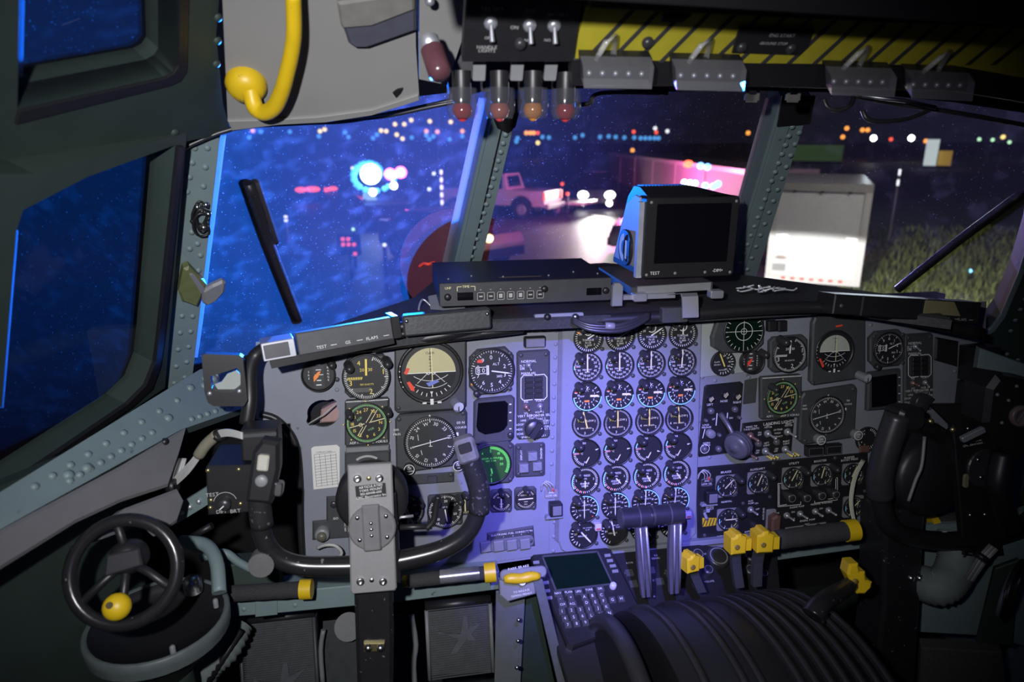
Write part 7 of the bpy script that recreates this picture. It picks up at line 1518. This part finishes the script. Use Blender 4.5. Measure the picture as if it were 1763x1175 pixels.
for k in (-1, 0, 1): put('top_marker', MB().rbox((wT * .28 * k, -.07, zt - .18), (.06, .02, .05), .02), TYRE, o)
put('number_plate', MB().box((-wT * .36, -.03, z0 + .30), (.28, .03, .16)), mat('plate_grey', (.28, .28, .28), .5), o); put('maker_badge', MB().slab([(x_ * .14, y_ * .06) for x_, y_ in ((-1, 0), (-.4, .8), (.4, .8), (1, 0), (.3, -.4), (-.3, -.4))], 0, .02), mat('badge_brown', (.30, .22, .18), .5), o, Matrix.Translation((-wT * .35, -.05, z0 + .52)) @ Matrix.Rotation(RAD(90), 4, 'X'))
for x in (-.75, .75): wheel(o, x, 2.0, .36, .22)
lb = base - fw * 9 + Vector((fw.y, -fw.x, 0)) * -.3; lb.z = GZ + z0 + (zt - z0) * .55
lamp('low_beam', 'SPOT', lb, 5200, (1, .98, .94), lb + fw * 1.0 + Vector((0, 0, -1.50)), spot_size=RAD(112), spot_blend=.04, shadow_soft_size=.06)
lamp('light_bar_beam', 'SPOT', at(1236, 310, 19.4), 9500, (.22, .24, 1.0), (1.25, 1.3, 1.35), spot_size=RAD(3.4), spot_blend=.9, shadow_soft_size=.1)
lamp('pickup_fill', 'SPOT', (3.5, 9, 6.0), 750, (1, .93, .90), atZ(880, 365, GZ), spot_size=RAD(30), spot_blend=.8, shadow_soft_size=.3)  # unseen fill lamp added to brighten the pickup
lamp('apron_flood', 'SPOT', (9, 6, 6.0), 1300, (1, .95, .80), atZ(1600, 450, GZ), spot_size=RAD(80), spot_blend=.9, shadow_soft_size=.4)
# far things
def far_box(name, lab, cat, x0, y0, x1, y1, d, m, dep=6):
    a, b = at(x0, y1, d), at(x1, y0, d); fw = horiz(at((x0 + x1) / 2, y1, d) - CAM); c_ = (at(x0, y1, d) + at(x1, y1, d)) / 2; hgt = b.z - GZ; wd = (x1 - x0) / FPX * d
    o = thing(name, lab, cat, vframe(Vector((c_.x, c_.y, GZ)), fw))
    put('wall_block', MB().box((0, dep / 2, hgt / 2), (wd, dep, hgt)), m, o); put('roof_edge', MB().box((0, dep / 2, hgt), (wd * 1.02, dep * 1.05, .25)), m, o); put('plinth', MB().box((0, dep / 2, .2), (wd * 1.03, dep * 1.06, .4)), TYRE, o)
far_box('far_shed', 'low green-lit shed in the distance above the white trailer', 'shed', 1365, 252, 1446, 270, 95, mat('green_lit_shed', (.16, .28, .10), .8, emit=(.15, .3, .08), estr=.12))  # green light on the shed put into its colour and faint glow
far_box('lit_sign', 'upright lit white sign board far right', 'sign', 1592, 242, 1611, 276, 80, emis('lit_sign_white', (.62, .72, .72), .75), .5)
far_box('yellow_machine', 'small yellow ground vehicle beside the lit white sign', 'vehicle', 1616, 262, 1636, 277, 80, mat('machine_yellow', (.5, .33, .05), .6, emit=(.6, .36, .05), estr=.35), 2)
for x, y0, y1, d, lab in ((496, 370, 412, 24, 'white delineator post right of the wiper on the dark apron'), (729, 365, 407, 24, 'white delineator post left of the left windshield post'), (761, 292, 350, 30, 'thin striped white pole beside the police car'), (1530, 290, 410, 40, 'faint thin white pole standing in the grass')):
    b_ = atZ(x, y1 + 6, GZ) if y1 > 360 else at(x, y1, d); dd = (b_ - CAM).dot(FW); t_ = at(x, y0, dd); o = thing('marker_pole', lab, 'pole', Matrix.Translation((b_.x, b_.y, GZ)))
    H = t_.z - GZ; put('post', MB().cyl((0, 0, 0), (0, 0, H), .035, .035, 8), WHITECAR, o)
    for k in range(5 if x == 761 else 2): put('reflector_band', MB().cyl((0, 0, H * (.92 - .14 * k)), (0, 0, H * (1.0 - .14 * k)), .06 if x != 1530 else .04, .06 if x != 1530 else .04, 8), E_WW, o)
FAR = []
for x, y in ((429, 237), (449, 227), (499, 227), (549, 235), (594, 228), (600, 236), (642, 238), (649, 232), (709, 237), (734, 233), (739, 240), (746, 235), (774, 240), (796, 235), (891, 238), (889, 244), (934, 236), (945, 237), (990, 237), (1003, 233), (1033, 236), (1048, 235), (1060, 236), (1075, 237), (1092, 237), (1103, 238), (1111, 238), (1119, 238), (1127, 238), (1134, 238), (1070, 277)): FAR.append((x, y, E_B, 'small blue taxiway light far across the airfield', 'blue taxiway lights', 1.0))
for x, y in ((435, 225), (734, 226), (753, 227), (796, 226), (820, 227), (906, 229), (913, 229), (919, 229), (1089, 259), (1288, 229), (1451, 236), (1458, 221), (1485, 224), (1494, 224), (1594, 243)): FAR.append((x, y, E_O, 'small orange lamp far across the airfield', 'orange lamps across the airfield', 1.0))
for x, y in ((559, 223), (551, 226), (656, 225), (665, 226), (680, 214), (696, 214), (708, 207), (740, 209), (776, 210), (693, 239), (683, 232), (926, 246), (1727, 236)): FAR.append((x, y, E_Y, 'small pale yellow lamp far across the airfield', 'pale yellow lamps across the airfield', 1.0))
for x, y in ((926, 229), (1091, 227), (1130, 228), (1534, 240), (968, 317), (977, 334)): FAR.append((x, y, E_R, 'small red lamp far across the airfield', 'red lamps across the airfield', .85))
for x, y in ((1128, 221), (1149, 226), (747, 299), (739, 326), (662, 422), (607, 290)): FAR.append((x, y, E_WW, 'small cool white lamp on the dark airfield', 'cool white lamps', .9))
for x, y in ((1686, 240), (1709, 241), (1738, 245), (608, 395)): FAR.append((x, y, E_G, 'small greenish white lamp', 'greenish white lamps', .8))  # leftmost one is added for an instrument's reflection in the glass
ORDN = 'first second third fourth fifth sixth seventh eighth ninth tenth eleventh twelfth thirteenth fourteenth fifteenth sixteenth seventeenth eighteenth nineteenth twentieth'.split(); ORDN += ['twenty-' + w_ for w_ in ORDN[:9]] + ['thirtieth', 'thirty-first', 'thirty-second']
FAR.sort(key=lambda q: q[0]); CNT = {}
for x, y, m, lab, grp, s_ in FAR:
    d = 120 if y < 262 else .92 * 2.9 * FPX / (y - 235)
    CNT[grp] = CNT.get(grp, 0) + 1
    p_ = at(x, y, d); o = thing('field_lamp', ORDN[CNT[grp] - 1] + ' from the left of the ' + grp.replace(' across the airfield', '') + ' on the dark airfield', 'lamp', Matrix.Translation((p_.x, p_.y, GZ)), grp); r = 3.6 * s_ / FPX * d
    put('globe', shared(('gl', m.name, d, s_), lambda: MB().sphere((0, 0, 0), r, 12, 8).mesh('globe')), m, o, Matrix.Translation((0, 0, p_.z - GZ)))
    put('pole', MB().cyl((0, 0, 0), (0, 0, p_.z - GZ - r * .9), .05, .05, 6), TYRE, o)
for x, lab in ((1504, 'left of two dazzling white floodlights beyond the copilot windshield'), (1569, 'right of two dazzling white floodlights beyond the copilot windshield')):
    p_ = at(x, 238, 100); o = thing('floodlight', lab, 'floodlight', Matrix.Translation((p_.x, p_.y, GZ)))
    put('globe', MB().sphere((0, 0, p_.z - GZ), .42, 14, 8), E_W, o); put('pole', MB().cyl((0, 0, 0), (0, 0, p_.z - GZ - .4), .09, .07, 8), TYRE, o)
    lamp('floodlight_glare', 'SPOT', at(x, 238, 98), 9000, (.8, .92, 1.0), (.9, 1.4, 1.5), spot_size=RAD(6), spot_blend=.6, shadow_soft_size=.3)
o = thing('field_lamp', 'lone bright blue edge light in the grass at the lower right', 'lamp', Matrix.Translation(atZ(1669, 474, GZ)))
put('globe', MB().sphere((0, 0, .12), .05, 12, 8), E_C, o); put('pole', MB().cyl((0, 0, 0), (0, 0, .10), .02, .02, 8), TYRE, o)
o = thing('field_lamp', 'lone amber lamp low in the blue pilot windshield', 'lamp', Matrix.Translation((at(750, 413, 20).x, at(750, 413, 20).y, GZ))); p_ = at(750, 413, 20)
put('globe', MB().sphere((0, 0, p_.z - GZ), .07, 12, 8, (1, 1, 1.5)), E_Y, o); put('pole', MB().cyl((0, 0, 0), (0, 0, p_.z - GZ - .08), .02, .02, 8), TYRE, o)
# red lamps added outside, standing in for an instrument's reflection in the glass
p_ = at(600, 420, 17.5); o = thing('red_reflection_board', 'small added board of six red lamps standing for a reflection low in the pilot windshield', 'reflection stand-in', frame(p_, RT, Vector((0, 0, 1))))
put('board', MB().rbox((0, -.03, -.06), (.6, .55, .05), .04), TYRE, o); put('stand', MB().box((0, -.6, -.08), (.06, .7, .04)), TYRE, o)
for u, v in ((-.14, .12), (0, .12), (-.14, -.02), (0, -.02), (.14, -.02), (.15, -.26)): put('reflected_lamp', MB().rbox((u, v, 0), (.09, .09, .05), .03), emis('reflected_red', (1, .12, .12), 1.1) if 'reflected_red' not in bpy.data.materials else bpy.data.materials['reflected_red'], o)

# maroon plates added outside the pilot windshield in place of its shadow patches
o = thing('shadow_plate', 'dark maroon rounded blister plate added outside the pilot windshield as a shadow patch', 'shade', Matrix.Translation(at(785, 455, 1.82)))
MAROON = mat('maroon_shadow_tone', (.16, .012, .05), .6, var=.1, scale=8)  # red-lit shadow tone put into the colour, reused on the nose
put('shadow_plate_face', MB(Matrix(((1, 0, 0, 0), (0, 0, 1, 0), (0, 1, 0, 0), (0, 0, 0, 1)))).slab([(-.147 * math.sin(RAD(a)), .147 * math.cos(RAD(a))) for a in range(-14, 181, 8)] + [(.036, -.14)], 0, .035, .025), MAROON, o); put('shadow_plate_base', MB().box((-.04, .06, -.28), (.12, .08, .30)), MAROON, o)
o = thing('corner_shadow_plate', 'dark maroon plate added as a shadow patch at the lower left of the pilot windshield', 'shadow stand-in', Matrix.Translation(at(385, 606, 1.86)))  # second added plate, standing in for the lower left shadow patch
put('corner_plate_face', MB(Matrix(((1, 0, 0, 0), (0, 0, 1, 0), (0, 1, 0, 0), (0, 0, 0, 1)))).slab([(-.18, .12), (-.08, .095), (0, .06), (.07, .0), (.11, -.06), (.11, -.2), (-.18, -.2)], 0, .035, .02), MAROON, o); put('corner_plate_base', MB().box((-.03, .06, -.35), (.16, .08, .32)), MAROON, o)

# crumpled clear wrap on the deck right of the display
o = thing('crumpled_wrap', 'crumpled clear plastic wrap on the glareshield right of the boxed display', 'plastic wrap', None); random.seed(11)
for k in range(9):
    x0 = 1262 + 9 * k; P = [at(x0 + random.uniform(-3, 16) + 8 * i, 496 + random.uniform(-6, 6) + .06 * (x0 - 1262), 1.24 + random.uniform(-.01, .01)) for i in range(4)]
    put('fold', MB().tube(smooth_path(P, 3), .0016, 5), mat('clear_wrap', (.45, .45, .5), .2), o)

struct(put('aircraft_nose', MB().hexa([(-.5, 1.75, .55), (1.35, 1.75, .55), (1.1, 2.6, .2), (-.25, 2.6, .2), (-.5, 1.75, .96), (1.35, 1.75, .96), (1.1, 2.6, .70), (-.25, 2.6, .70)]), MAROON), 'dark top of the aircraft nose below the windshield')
